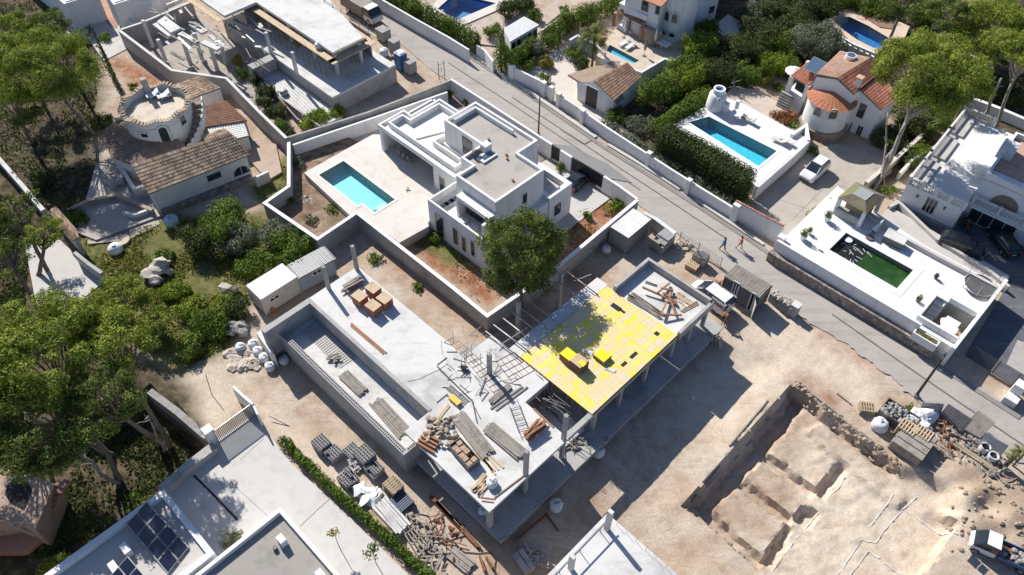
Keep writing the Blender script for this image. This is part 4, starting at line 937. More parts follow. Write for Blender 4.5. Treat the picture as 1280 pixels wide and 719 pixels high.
# villa walls
wallthing('white topped grey garden wall wrapping the villa plot above the building site', [(361, 178), (361, 233), (331, 254), (397, 299), (446, 266), (497, 306), (565, 359), (609, 395), (688, 341), (797, 250)], 2.2, -.1, .28, CONCW, cap=WHITE)
wallthing('white street wall running beside the upper end of the modern villa', [(564, 99), (600, 122), (640, 148), (690, 180.5)], 2.2, 0, .28, WHITE)
wallthing('short white wall pier between the two black gates', [(701, 187.5), (715, 196.5)], 2.2, 0, .28, WHITE)
wallthing('stepped white street wall from the black gate to the white container', [(755, 220), (775, 233), (797, 249)], 2.3, 0, .28, WHITE)
wallthing('white wall behind the villa garden room below the grey block wall', [(559, 115), (470, 146), (366, 181)], 1.9, 0, .25, WHITE)
wallthing('brown grey block wall between the villa and the upper left construction site', [(563, 100), (530, 113), (460, 140), (410, 156), (358, 172)], 2.3, 0, .22, CONCW)
def gate(label, a, b, zt, mat, n=6):
    A, B = G(*a, zt), G(*b, zt); T = Thing('gate', label, 'gate', ((A[0]+B[0])/2, (A[1]+B[1])/2, .15)); m = MB(); A[2] = B[2] = 0; 
    m.bar(A+[0, 0, .2], B+[0, 0, .2], .08); m.bar(A+[0, 0, zt], B+[0, 0, zt], .08); m.bar(A+[0, 0, .2], A+[0, 0, zt], .08); m.bar(B+[0, 0, .2], B+[0, 0, zt], .08); T.part('frame', m, mat)
    m = MB(); 
    for k in range(n): z = .3+(zt-.4)*(k+.5)/n; m.bar(A+[0, 0, z], B+[0, 0, z], .03, (zt-.4)/n*.93)
    T.part('panel', m, mat); return T
gate('narrow black pedestrian gate in the white villa wall', (690, 181), (701, 187.5), 2.1, BLACKM); gate('wide black sliding gate of the modern villa', (715, 196.5), (755, 220), 2.1, BLACKM)
structure('villa_forecourt', sheetmb([tuple(UVP(*q)[:2]) for q in ((-47, 49.4), (-47, 54.3), (-37.6, 54.3), (-37.6, 46), (-39.2, 46), (-39.2, 49.4))], .12, .2), PAVE)
structure('gravel_strip', sheetmb([tuple(UVP(*q)[:2]) for q in ((-66, 49.6), (-66, 54.3), (-47.2, 54.3), (-47.2, 49.5), (-52, 49.5))], .1, .2), M('dark gravel', (.24, .21, .18), .95, .2, 1, 14, bmp=.5))
structure('villa_path', sheetmb([tuple(UVP(*q)[:2]) for q in ((-65.5, 33.8), (-61.5, 49.5), (-63.5, 50), (-67.5, 38))], .1, .2), PAVE)
structure('earth_bed', sheetmb(poly([(362, 185), (362, 233), (334, 254), (397, 296), (444, 264), (436, 268), (380, 217), (400, 205), (450, 178), (420, 165)], .45), .45, .5), M('garden soil', (.25, .17, .11), 1, .3, .8, 8, bmp=.6, stain=((.33, .26, .18), .8, .5)))
# ================================================================ upper left construction
K = Thing('building_under_construction', 'unfinished building with a high white concrete roof slab at the top left', 'building site', UVP(-80, 45, 0))
P = [tuple(UVP(*q)[:2]) for q in ((-99, 40.3), (-90, 40.3), (-90, 45.0), (-73.8, 45.0), (-73.8, 49.6), (-85.5, 52.5), (-99, 52.5))]; SL = P
K.part('roof_slab', MB().prism(P, 5.7, 6.05), CONC)
m = MB(); ub(m, -89.7, -73.0, 44.0, 44.95, 5.35, 5.42); ub(m, -73.7, -72.6, 44.0, 50.6, 5.35, 5.42); ub(m, -99, -90.3, 39.4, 40.2, 5.35, 5.42); ub(m, -84, -73.7, 50.2, 51.6, 5.35, 5.42); K.part('formwork_ledge', m, PINEW)
m = MB()
for a, b in (((-73.5, 44.9), (-73.5, 49.8)),): m.bar(UVP(*a, 5.95), UVP(*b, 5.95), .12, .3)
m.bar(UVP(-84, 51.3, 6.3), UVP(-72.8, 50.9, 6.3), .06); m.bar(UVP(-84, 51.3, 5.9), UVP(-72.8, 50.9, 5.9), .06)
for k in range(7): m.bar(UVP(-84+k*1.8, 51.3, 5.4), UVP(-84+k*1.8, 51.3, 6.5), .07)
K.part('edge_rail', m, WOODG)
m = MB(); fl = [tuple(UVP(*q)[:2]) for q in ((-95, 42.1), (-71.0, 42.1), (-71.0, 51.9), (-95, 51.9))]; m.prism(fl, 2.2, 2.5); K.part('floor_slab', m, CONC)
m = MB(); ub(m, -95, -71.0, 42.12, 42.4, -.1, 2.2); ub(m, -71.3, -70.98, 42.1, 51.9, -.1, 2.2); K.part('retaining_wall', m, CONCW)
m = MB(); ub(m, -82.6, -69.4, 38.9, 42.05, -.1, .7); K.part('lower_slab', m, CONC); m = MB(); ub(m, -82.6, -69.4, 38.7, 38.9, -.1, .95); ub(m, -83.9, -82.65, 38.7, 42.05, -.1, 2.5); K.part('lower_wall', m, CONCW)
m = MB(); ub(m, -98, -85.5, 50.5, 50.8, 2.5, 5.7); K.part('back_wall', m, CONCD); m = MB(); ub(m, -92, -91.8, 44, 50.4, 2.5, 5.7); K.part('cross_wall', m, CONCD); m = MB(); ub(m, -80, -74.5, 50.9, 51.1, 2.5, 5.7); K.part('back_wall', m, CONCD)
def kcol(px, py, z0, z1, w=.35): p = G(px, py, z0); m = MB(); m.box((p[0], p[1], 0), (w, w, z1-z0), YAW, z0=z0); return K.part('column', m, CONC)
for px, py, z1 in ((339, 67, 5.5), (371, 92, 5.5)): kcol(px, py, 2.5, z1)
for u, v in ((-74.3, 45.5), (-79, 45.5), (-84, 45.5), (-89, 45.5), (-74.3, 49.2), (-80, 49.5)): m = MB(); ub(m, u-.17, u+.17, v-.17, v+.17, 2.5, 5.7); K.part('column', m, CONC)
for px, py, z0, z1 in ((191, 59, .3, 4.2), (207, 76, .3, 3.4), (239, 82, .3, 3.4), (272, 88, .3, 3.6), (253, 75, .3, 4.2), (283, 80, .3, 4.2)): kcol(px, py, z0, z1, .4)
m = MB()
for (a, b, w) in (((195, 30), (215, 45), .9), ((225, 42), (245, 54), .8), ((254, 53), (274, 62), .8), ((240, 30), (256, 41), .9), ((262, 45), (280, 58), .4)): m.bar(G(*a, 4.3), G(*b, 4.3), w, .3)
K.part('beam', m, CONC)
m = MB(); m.prism(poly([(197, 29), (207, 22), (227, 37), (214, 43)], 4.5), 4.45, 4.75); K.part('beam_cap', m, CONC)
m = MB(); r = random.Random(9)
for k in range(46):
    px, py = r.uniform(200, 330), r.uniform(12, 78); p = G(px, py, r.uniform(3.2, 5.2)); q = p+EU*r.uniform(-2.5, 2.5)+EV*r.uniform(-.6, .6)+[0, 0, r.uniform(-1.2, .4)]; m.bar(p, q, r.uniform(.05, .16), .06)
K.part('scaffold_boards', m, WOODG)
for k in range(44): u, v = r.uniform(-91, -74.5), r.uniform(45.2, 50.5); K.part('steel_prop', MB().tube(UVP(u, v, 2.5), UVP(u, v, 5.7), .04, n=5), STEELD)
for k in range(12): u = -88+k*1.2; K.part('steel_prop', MB().tube(UVP(u, 44.2, 2.5), UVP(u, 44.2, 5.4), .035, n=5), STEELD)
for k in range(34): px, py = r.uniform(205, 330), r.uniform(8, 60); p = G(px, py, 4.6); K.part('board', MB().bar(p, p+EU*r.uniform(1.5, 3.2)*(1 if k % 2 else .3)+EV*r.uniform(-.4, .8)+[0, 0, r.uniform(-.5, .2)], r.uniform(.12, .4), .06), (CONC, WOODG, STEEL)[k % 3])
m = MB(); m.prism(poly([(150, 42), (215, 92), (282, 100), (322, 140), (340, 110), (300, 60), (250, 20), (190, 10)], .12), -.1, .12); K.part('ground_slab', m, M('dusty slab', (.40, .36, .31), .95, .2, .5, 9, bmp=.3))
wallthing('long grey block wall around the upper left construction site', [(149, 38), (215, 88), (283, 98), (325, 141), (358, 173)], 2.5, -.1, .25, CONCW, cap=CONC)
wallthing('buff wall running up from the left end of the long grey block wall', [(149, 38), (179, 28), (240, 2)], 2.5, -.1, .25, CONCW, cap=CONC)
wallthing('low concrete kerb wall beside the planting left of the sunken slab', [(322, 92), (340, 112), (373, 150)], 1.0, -.1, .2, CONCD)
for i, (px, py, s, l) in enumerate(((438, 7+60, .0, ''),)): pass
m = MB(); p = G(398, 56, 6.2)
def dumpbag(px, py, z, s, lab, mat=SACK, seed=0, group=None, fill=ROCKG): p = G(px, py, z+s*.3); return sack(p[0], p[1], z, s, lab, seed, mat, fill, group)
dumpbag(398, 57, 5.45, .9, 'white sack on the timber ledge below the high roof slab', seed=3)
dumpbag(355, 116, .7, 1.0, 'grey sack on the sunken slab beside the retaining wall', STEEL, 4)
dumpbag(480, 66, .1, 1.3, 'pale lumpy sack in front of the portable toilet', seed=5)
def pallet_stack(px, py, z, label, n=6, s=(1.2, 1.0), yaw=YAW, mat=WOODG, group=None, name='pallet_stack'):
    h = n*.15; p = G(px, py, z+h); T = Thing(name, label, 'pallet stack', (p[0], p[1], z), group, rz=yaw, world=False)
    for k in range(n):
        m = MB(); zz = k*.15
        for y in (-.42, 0, .42): m.box((0, y*s[1], 0), (s[0], .1, .08), 0, z0=zz)
        for i in range(6): m.box(((i-2.5)/5*(s[0]-.12), 0, 0), (.12, s[1], .03), 0, z0=zz+.085)
        T.part('pallet', m, mat)
    return T
def blockpile(px, py, z, label, s=(1.2, 1.0, 1.0), yaw=YAW, mat=BLOCK, holes=True, group=None, partial=False, seed=0, cat='block pallet'):
    """stack of hollow blocks with their cavities on top"""
    p = G(px, py, z+s[2]); T = Thing('block_pallet', label, cat, (p[0], p[1], z), group, rz=yaw, world=False); r = random.Random(seed)
    m = MB()
    for k in (-.4, 0, .4): m.box((0, k*s[1], 0), (s[0], .1, .1), 0, z0=0)
    T.part('pallet', m, WOODG); m = MB(); c = MB(); nz = max(1, int(s[2]/.24)); hz = (s[2]-.11)/nz
    for k in range(nz):
        for i in range(3):
            for j in range(5):
                if k == nz-1 and partial and r.random() < .35: continue
                x = (i-1)*s[0]/3; y = (j-2)*s[1]/5; m.box((x+r.uniform(-.01, .01), y, 0), (s[0]/3-.02, s[1]/5-.02, hz-.01), 0, z0=.11+k*hz)
                if holes and (k == nz-1 or partial):
                    for q in (-.25, .25): c.box((x+q*s[0]/3*.95, y, 0), (s[0]/3*.34, s[1]/5*.62, .012), 0, z0=.11+(k+1)*hz-.012+.004)
    b = T.part('blocks', m, mat); 
    if holes: T.part('cavities', c, DARK, b, kind='stuff')
    return T
blockpile(492, 50, .1, 'tall pale block pallet between the white truck and the blue toilet', (1.2, 1.1, 1.9), holes=False)
blockpile(478, 36, .1, 'wider pale block pallet right in front of the white truck', (1.6, 1.4, 1.5), holes=False)
blockpile(512, 76, .1, 'wrapped grey block pallet behind the blue portable toilet', (1.2, 1.2, 1.7), holes=False)
blockpile(495, 71-2, .05, 'low pallet next to the pale lumpy sack', (1.0, .9, .5), holes=False)
planks('formwork_boards', (342, 96), (392, 143), .7, 7, 2.6, 'long pale formwork boards laid on the sunken slab', CONC, 'boards', 81, layers=1)
planks('plank_pile', (352, 46), (376, 60), 2.5, 3, .8, 'brown boards leaning behind the tall bare column at the top left', PINEW, 'plank pile', 82, layers=3)
# portable toilet
def toilet(px, py, z, label):
    p = G(px, py, z); T = Thing('portable_toilet', label, 'portable toilet', (p[0], p[1], z), rz=YAW+math.pi, world=False); m = MB(); m.box((0, 0, 0), (1.15, 1.15, 2.1), 0, z0=.12); T.part('cabin', m, BLUE); m = MB(); m.box((0, 0, 0), (1.2, 1.2, .12), 0, z0=0); T.part('base', m, STEELD)
    m = MB()
    for x in (-.57, .57):
        for y in (-.57, .57): m.box((x, y, 0), (.06, .06, 2.1), 0, z0=.12)
    T.part('corner_rail', m, BLUE); m = MB(); m.box((.59, 0, 0), (.03, .8, 1.85), 0, z0=.2); d = T.part('door', m, M('light blue door', (.10, .28, .55), .5, .06, 1, 6)); m = MB(); m.box((.61, .3, 0), (.03, .06, .2), 0, z0=1.1); T.part('handle', m, STEEL, d)
    m = MB(); m.box((0, 0, 0), (1.2, 1.2, .1), 0, z0=2.22); m.box((0, 0, 0), (.9, .9, .1), 0, z0=2.32); T.part('roof', m, WHITE); m = MB(); m.tube((.4, .4, 2.3), (.4, .4, 2.7), .05, n=8); T.part('vent_pipe', m, STEELD); return T
toilet(502, 85, .1, 'blue portable toilet with a white roof beside the street')
# trestle sign on the road
T = Thing('road_barrier', 'tall thin mesh site fence panel at the street edge above the villa', 'barrier', G(553, 98, .17)); m = MB(); a, b = G(549, 100, .17), G(556, 98, .17)
for q in (a, b): m.tube(q, q+[0, 0, 2.6], .05, n=6)
m.bar(a+[0, 0, 2.2], b+[0, 0, 2.2], .05); m.bar(a+[0, 0, .5], b+[0, 0, .5], .05); T.part('frame', m, STEELD); m = MB(); m.bar((a+b)/2+[0, 0, 1.0], (a+b)/2+[0, 0, 1.9], .5, .02); T.part('board', m, GREYP)
# ================================================================ old round-tower villa on the left
def GP(px, py, z): return G(px, py, z)
O = Thing('old_villa', 'old white villa with a round roof terrace tower and buff tiled roofs on the left', 'house', G(220, 200, 0))
yo = azim((187, 243), (311, 194), 3.3)
A, B, C, D = GP(164, 206, 4.9), GP(288, 166, 4.9), GP(312, 194, 3.3), GP(186, 243, 3.3)
tileroof(O, A, B, C, D, TOLD)
def inpoly(pts, z0, zt, mat, T, name='wall', z=None): m = MB(); m.prism([tuple(p[:2]) for p in pts], z0, zt); return T.part(name, m, mat)
ca, sa = math.cos(yo), math.sin(yo); ex = np.array([ca, sa, 0]); ey = np.array([-sa, ca, 0])
w0 = D+ex*.3+ey*.25; w1 = C-ex*.3+ey*.25; w2 = B-ex*.3; w3 = A+ex*.3
m = MB(); n4 = [w0, w1, w2, w3]; m.add([(p[0], p[1], -.2) for p in n4]+[(w0[0], w0[1], 3.2), (w1[0], w1[1], 3.2), (w2[0], w2[1], 4.75), (w3[0], w3[1], 4.75)], [(0, 1, 5, 4), (1, 2, 6, 5), (2, 3, 7, 6), (3, 0, 4, 7), (4, 5, 6, 7)]); O.part('wall', m, WHITE2)
F = Face((w0[0], w0[1]), (w1[0], w1[1]), 0, pix=False)
win(O, F, (260, 228), (275, 213), WM); win(O, F, (293, 222), (310, 204), WM, arch=True, panes=2)
m = MB(); q0, q1 = F.at(181+4, 268)[0], 0; m.bar(F.P(.2, .15, .25), F.P(F.len-.2, .15, .25), .5, 1.1); O.part('stone_base', m, STONEW)
# tower
tc = G(193, 128, 6.2); R_ = 3.7
m = MB(); m.rev((tc[0], tc[1], 0), [(R_, -.2), (R_, 5.3)], 40); m.rev((tc[0], tc[1], 0), [(R_-.3, 5.3), (R_-.3, 5.2)], 40)
k = 40; vs = []; fs = []
for i in range(k):
    t = 2*math.pi*i/k; z = 6.05+.16*math.sin(t*9); 
    for r in (R_, R_-.32): vs += [(tc[0]+r*math.cos(t), tc[1]+r*math.sin(t), 5.2), (tc[0]+r*math.cos(t), tc[1]+r*math.sin(t), z)]
for i in range(k): a = 4*i; b = 4*((i+1) % k); fs += [(a, b, b+1, a+1), (a+1, b+1, b+3, a+3), (a+3, b+3, b+2, a+2)]
m.add(vs, fs); O.part('tower_wall', m, WHITE2)
m = MB(); 
for i in range(64):
    t = 2*math.pi*i/64; z = 6.06+.16*math.sin(t*9); c = np.array([tc[0]+(R_-.12)*math.cos(t), tc[1]+(R_-.12)*math.sin(t), z+.05]); d = np.array([math.cos(t), math.sin(t), 0]); m.obox(c, d*.3, np.array([-d[1], d[0], 0])*.12, (0, 0, .05))
O.part('coping_tiles', m, TBRN if False else M('tower tile', (.42, .33, .23), .9, .25, 3, 10))
m = MB(); m.tube((tc[0], tc[1], 5.0), (tc[0], tc[1], 5.25), R_-.3, n=40); O.part('tower_terrace', m, M('bleached terrace', (.60, .52, .42), .9, .15, .8, 8, col2=(.45, .36, .27)))
m = MB(); c = G(183, 110, 6.2); m.box((c[0], c[1], 0), (.6, .6, 2.2), yo, z0=5.25); O.part('chimney', m, CONCW)
for i, (px, py) in enumerate(((191, 118), (205, 119))):
    p = G(px, py, 5.7); T = Thing('roof_lounger', ('left' if i == 0 else 'right')+' pale upturned lounger on the round tower terrace', 'lounger', (p[0], p[1], 5.26), 'loungers on the tower'); m = MB(); m.box((p[0], p[1], 5.7), (1.5, .8, .1), .5); T.part('seat', m, SACK); m = MB(); m.bar((p[0]-.5, p[1], 5.3), (p[0]+.5, p[1]+.5, 6.0), .9, .08); T.part('backrest', m, SACK)
    m = MB()
    for a in (-.6, .6): m.box((p[0]+a, p[1], 0), (.06, .6, .4), 0, z0=5.26)
    T.part('leg', m, STEELD)
# outer curved stair
m = MB(); m2 = MB()
for i in range(15):
    t = math.radians(28-i*7.2)-.1; z = 5.2-i*.34; r0, r1 = R_+.05, R_+1.15
    P4 = [(tc[0]+r*math.cos(a), tc[1]+r*math.sin(a)) for r, a in ((r0, t), (r1, t), (r1, t-.135), (r0, t-.135))]
    m.prism(P4, max(0, z-.9), z)
    P4 = [(tc[0]+r*math.cos(a), tc[1]+r*math.sin(a)) for r, a in ((r1, t), (r1+.14, t), (r1+.14, t-.135), (r1, t-.135))]; m2.prism(P4, max(0, z-.6), z+.55)
O.part('stair', m, M('tile steps', (.30, .24, .18), .9, .2, 2, 10)); O.part('stair_wall', m2, WHITE2)
def towerwin(T, c, R0, px, py, wd, ht, arch, mat=GLASS, name='window'):
    # nearest hit of the pixel ray with the cylinder
    r = ray(px, py); o = np.array([0, 0, H]); a = r[0]**2+r[1]**2; b = 2*((o[0]-c[0])*r[0]+(o[1]-c[1])*r[1]); cc = (o[0]-c[0])**2+(o[1]-c[1])**2-R0**2; dd = b*b-4*a*cc
    if dd < 0: return
    t = (-b-math.sqrt(dd))/(2*a); p = o+r*t; n = np.array([p[0]-c[0], p[1]-c[1], 0])/R0; s = np.array([-n[1], n[0], 0]); A_ = p-s*wd/2; B_ = p+s*wd/2
    F_ = Face((A_[0], A_[1]), (B_[0], B_[1]), 0, pix=False); return win(T, F_, (0, p[2]-ht/2), (wd, p[2]+ht/2), (WHITE2, mat), name, arch, 1, .09, .12, False)
towerwin(O, tc, R_, 205, 168, 1.1, 2.2, True, name='door'); towerwin(O, tc, R_, 228, 150, .9, 1.3, False)
towerwin(O, tc, R_, 181, 169, 1.0, .7, False)
# side roofs
def lowroof(T, pts, zs, mat, zwall=True, name='tile_roof', A0=0):
    Pw = [GP(p[0], p[1], z) for p, z in zip(pts, zs)]; o = tileroof(T, *Pw, mat)
    if zwall:
        c = sum(Pw)/4; Q = [p+(c-p)*.04 for p in Pw]; m = MB(); m.add([(q[0], q[1], -.2) for q in Q]+[(q[0], q[1], q[2]-.12) for q in Q], [(0, 1, 5, 4), (1, 2, 6, 5), (2, 3, 7, 6), (3, 0, 4, 7), (4, 5, 6, 7)]); T.part('wall', m, WHITE2)
    return Pw
lowroof(O, [(218, 106), (250, 95), (276, 110), (239, 124)], (3.2, 3.2, 2.6, 2.6), TOLD)
lowroof(O, [(240, 136), (283, 126), (309, 151), (250, 160)], (2.9, 2.9, 2.4, 2.4), M('mossy red roof', (.27, .14, .09), .9, .3, 1.2, 7, col2=(.12, .08, .06)))
lowroof(O, [(252, 171), (280, 160), (296, 172), (262, 184)], (3.6, 3.6, 3.3, 3.3), TOLD, False)
lowroof(O, [(258, 160), (305, 153), (311, 170), (270, 180)], (2.2, 2.2, 2.2, 2.2), WHITE2, True)
pr = poly([(129, 163), (150, 148), (163, 150), (172, 178), (186, 186), (206, 172), (232, 182), (212, 196), (166, 208), (138, 196)], 3.0)
cpt = G(196, 152, 4.4); m = MB(); vs = [(x, y, 3.0) for x, y in pr]+[tuple(cpt)]; n = len(pr); m.add(vs, [(i, (i+1) % n, n) for i in range(n)]); O.part('skirt_roof', m, M('faded dark roof', (.27, .20, .15), .95, .3, 1.5, 6, col2=(.15, .11, .085)))  # dark brown blotches all over the skirt roof
m = MB(); m.prism([tuple(np.array(p)*.96+cpt[:2]*.04) for p in pr], -.2, 2.9); O.part('wall', m, WHITE2)
m = MB(); m.tube(G(144, 150, 3.3), G(157, 147, 3.4), .25, n=10); O.part('roof_flue', m, CONCW)
# terraces & walls around it
structure('stone_terrace', sheetmb(poly([(112, 233), (120, 205), (140, 195), (165, 200), (190, 240), (205, 268), (120, 300), (95, 290)], .3), .3, .35), DRIVE)
structure('terrace_path', sheetmb(poly([(320, 175), (345, 180), (352, 215), (335, 225), (312, 200), (310, 180)], .3), .3, .35), M('pink paving', (.46, .35, .27), .9, .15, .7, 8))
T = wallthing('curved low white garden wall left of the old villa', [(146, 198), (155, 215), (168, 236), (185, 229)], 1.6, 0, .35, WHITE2); 
wallthing('low buff terrace wall below the round stone terrace', [(85, 262), (110, 250), (145, 243), (190, 262)], .9, -.1, .4, M('buff masonry', (.40, .34, .27), .95, .2, 1, 8))
wallthing('short white curved planter wall under the old villa corner', [(153, 265), (168, 268), (184, 262)], .8, 0, .3, WHITE2)
wallthing('white garden wall end at the right of the old villa', [(318, 222), (335, 214)], 1.4, 0, .3, WHITE2)
wallthing('grey masonry boundary wall running down the left edge of the photo', [(-40, 160), (0, 200), (28, 232), (54, 263)], 1.6, -.2, .35, CONCW, cap=CONC)
wallthing('continuation of the left boundary wall below the tiled wall roof', [(93, 315), (110, 329), (127, 341)], 1.6, -.2, .35, CONCW)
T = Thing('wall_roof', 'small tiled roof over the gate piers in the left boundary wall', 'tiled wall', G(78, 280, 0)); lowroof(T, [(63, 262), (99, 297), (90, 302), (72, 282)], (2.6, 2.6, 2.2, 2.2), TOLD, False); lowroof(T, [(99, 297), (63, 262), (70, 258), (97, 288)], (2.6, 2.6, 2.3, 2.3), TOLD, False); T.part('wall', wallpath([(66, 266), (95, 299)], 2.3, -.2, .4), CONCW)
structure('concrete_drive', sheetmb(poly([(30, 300), (75, 300), (130, 352), (70, 400), (45, 380)], .1), .1, .3), PAVE)
structure('asphalt_yard', sheetmb(poly([(105, 290), (190, 262), (200, 280), (160, 300), (110, 305)], .12), .12, .2), DRIVE)
def lantern(px, py, z, s, lab, r=.45): p = G(px, py, z); return p
p = G(144, 311, .4); T = Thing('water_tank', 'small white rounded tank beside the beige disc in the weeds', 'tank', (p[0], p[1], 0)); m = MB(); m.rev((p[0], p[1], 0), [(.02, .0), (.7, 0), (.75, .5), (.5, .85), (.02, .95)], 16); T.part('shell', m, WHITE, smooth=True); m = MB(); m.tube((p[0], p[1], .93), (p[0], p[1], 1.05), .2, n=12); T.part('lid', m, STEEL)
p = G(152, 300, .3); m = MB(); m.tube((p[0], p[1], 0), (p[0], p[1], .35), .8, n=20); single('well_cover', m, M('beige disc', (.52, .43, .33), .9, .1, 1, 8), 'flat beige round cover beside the small white tank', 'cover')
p = G(213, 274, .8); T = Thing('water_tank', 'light blue round tank against the old villa base', 'tank', (p[0], p[1], 0)); m = MB(); m.rev((p[0], p[1], 0), [(.02, 0), (.7, 0), (.75, .8), (.6, 1.0), (.02, 1.05)], 16); T.part('shell', m, M('pale blue plastic', (.45, .55, .62), .6, .05, 1, 6), smooth=True); m = MB(); m.tube((p[0], p[1], 1.03), (p[0], p[1], 1.12), .25, n=12); T.part('lid', m, STEEL)
p = G(310, 52+240, 0)
# upper left neighbours
W1 = Thing('white_house', 'white rendered house corner cut off by the top edge left of the alley', 'house', G(105, 0, 0)); m = MB(); m.prism(poly([(80, 5), (122, -8), (60, -70), (15, -50)], 4), -.2, 4); W1.part('wall', m, WHITE); W1.part('roof', MB().prism(poly([(82, 2), (119, -9), (60, -66), (18, -49)], 4.1), 4.0, 4.1), WROOF)
W2 = Thing('white_house', 'larger white house at the top edge between the alley and the buff wall', 'house', G(160, 0, 0)); m = MB(); m.prism(poly([(128, -12), (142, 6), (185, -8), (205, -30), (160, -70)], 4), -.2, 4); W2.part('wall', m, WHITE); W2.part('roof', MB().prism(poly([(131, -13), (143, 3), (183, -10), (200, -30), (160, -66)], 4.1), 4.0, 4.1), WROOF)
structure('alley', sheetmb(poly([(80, 30), (110, 18), (128, -10), (135, 0), (150, 30), (150, 42), (160, 60), (130, 76), (110, 48), (85, 42)], .1), .1, .3), PAVE)
structure('brick_alley', sheetmb(poly([(112, -5), (126, -18), (150, 20), (146, 36), (135, 30)], .13), .13, .1), TERRA)
structure('brick_yard', sheetmb(poly([(148, 20), (205, -10), (230, -2), (175, 32), (152, 40)], .13), .13, .1), TERRA)
wallthing('short white wall beside the brick yard at the top left', [(153, 13), (168, 31)], 1.6, 0, .3, WHITE)
T = Thing('garden_table', 'white table with dark chairs in the brick yard at the top left', 'table', G(184, 20, .13)); p = G(186, 16, .8); m = MB(); m.box((p[0], p[1], .85), (1.6, 1.2, .06), .4); T.part('tabletop', m, WHITE); m = MB(); m.tube((p[0], p[1], .13), (p[0], p[1], .83), .08); m.tube((p[0], p[1], .13), (p[0], p[1], .18), .4); T.part('pedestal', m, STEELD)
T = Thing('balustrade', 'white balustrade at the top edge right of the brick yard', 'balustrade', G(210, 10, 0)); a, b = G(208, 6, 2.6), G(232, -3, 2.6); m = MB(); m.bar(a, b, .25, .15); T.part('rail', m, WHITE); m = MB(); m.bar(a-[0, 0, 1.6], b-[0, 0, 1.6], .25, 1.8); T.part('plinth', m, WHITE)
for k in range(12): m = MB(); q = a+(b-a)*(k+.5)/12; m.tube(q-[0, 0, .75], q, .07, n=6); T.part('baluster', m, WHITE)
# ================================================================ bottom left modern building
L = Thing('modern_building', 'flat roofed white edged building with solar panels at the bottom left', 'house', UVP(-34, -2, 0))
fblock(L, -38.5, -31.3, -14, 1.9, -2.6, 3.6, mw=WHITE, mr=PAVE, ph=.5, t=.45)
fblock(L, -31.0, -23.3, -10, 7.3, 0, 3.5, mw=WHITE, mr=M('coarse roof ballast', (.36, .33, .29), .95, .15, .6, 26, bmp=1), ph=.45, t=.3)
def box_on(T, px, py, z, s, mat, name, yaw=YAW, zt=None): p = G(px, py, z+s[2]); m = MB(); m.box((p[0], p[1], 0), s, yaw, z0=z); return T.part(name, m, mat)
box_on(L, 351, 673, 3.05, (.7, .5, .8), WHITE, 'chimney'); box_on(L, 156, 685, 3.1, (.9, .5, .7), WHITE, 'chimney'); box_on(L, 141, 708, 3.1, (.9, .5, .6), WHITE, 'chimney'); box_on(L, 400, 717, 3.05, (.7, .5, .7), WHITE, 'chimney')
p = G(344, 686, 3.1); m = MB(); m.tube((p[0], p[1], 3.05), (p[0], p[1], 3.35), .18, n=10); L.part('roof_vent', m, STEELD)
def solar(label, pts, z0, z1, nx, ny, group=None, glass=SOLAR):
    """pts: four pixel corners low-left, low-right.. mapped to nx by ny panels"""
    A, B, C, D = [GP(p[0], p[1], z) for p, z in zip(pts, (z1, z1, z0, z0))]; T = Thing('solar_array', label, 'solar panels', (A+B+C+D)/4*np.array([1, 1, 0])+[0, 0, z0-.2], group)
    n = np.cross(B-A, D-A); n /= np.linalg.norm(n); n = n if n[2] > 0 else -n
    for i in range(nx):
        for j in range(ny):
            g = .02; q = [(i+g)/nx, (i+1-g)/nx, (j+g)/ny, (j+1-g)/ny]; f = lambda s, t: A*(1-s)*(1-t)+B*s*(1-t)+C*s*t+D*(1-s)*t
            P = [f(q[0], q[2]), f(q[1], q[2]), f(q[1], q[3]), f(q[0], q[3])]; m = MB(); m.add([p-n*.04 for p in P]+P, [(3, 2, 1, 0), (4, 5, 6, 7), (0, 1, 5, 4), (1, 2, 6, 5), (2, 3, 7, 6), (3, 0, 4, 7)]); fr = T.part('panel_frame', m, STEEL)
            c = sum(P)/4; Q = [p+(c-p)*.05+n*.008 for p in P]; T.part('cells', MB().add(Q, [(0, 1, 2, 3)]), glass, fr)
    m = MB(); m.bar(A-n*.1, D-n*.1, .05); m.bar(B-n*.1, C-n*.1, .05); m.bar(A-n*.1, A-[0, 0, z1-z0+.2], .05); m.bar(B-n*.1, B-[0, 0, z1-z0+.2], .05); T.part('rack', m, STEEL); return T
solar('larger array of eight dark solar panels on the bottom left roof', [(183, 627), (158, 655), (210, 717), (236, 684)], 3.3, 3.75, 2, 4)
solar('lower array of dark solar panels cut by the bottom edge', [(159, 695), (136, 722), (170, 765), (195, 737)], 3.3, 3.75, 2, 3)
TERR = poly([(207, 605), (262, 557), (320, 517), (338, 545), (362, 578), (430, 640), (510, 719), (560, 770), (300, 770), (200, 615)], .03)
structure('paved_terrace', sheetmb(TERR, .14, .5), M('pale stone paving', (.54, .52, .48), .85, .08, .9, 10, bmp=.2, stain=((.42, .40, .37), .7, .6)))
strip('drain_slot', [(242, 594), (268, 620), (297, 650)], .18, .147, BLACKM, .02); strip('expansion_joint', [(375, 658), (396, 638), (416, 620)], .07, .147, CONCD, .02); strip('expansion_joint', [(286, 601), (340, 650)], .04, .147, CONCD, .02); strip('expansion_joint', [(330, 548), (300, 575)], .04, .147, CONCD, .02)
wallthing('wide low grey wall between the paved terrace and the pines', [(200, 612), (232, 584), (268, 556)], .9, -2.8, .8, CONCW)
wallthing('white parapet wall between solar roof and paved terrace near the round bush', [(277, 698), (318, 660), (345, 640)], 1.4, 0, .3, WHITE)
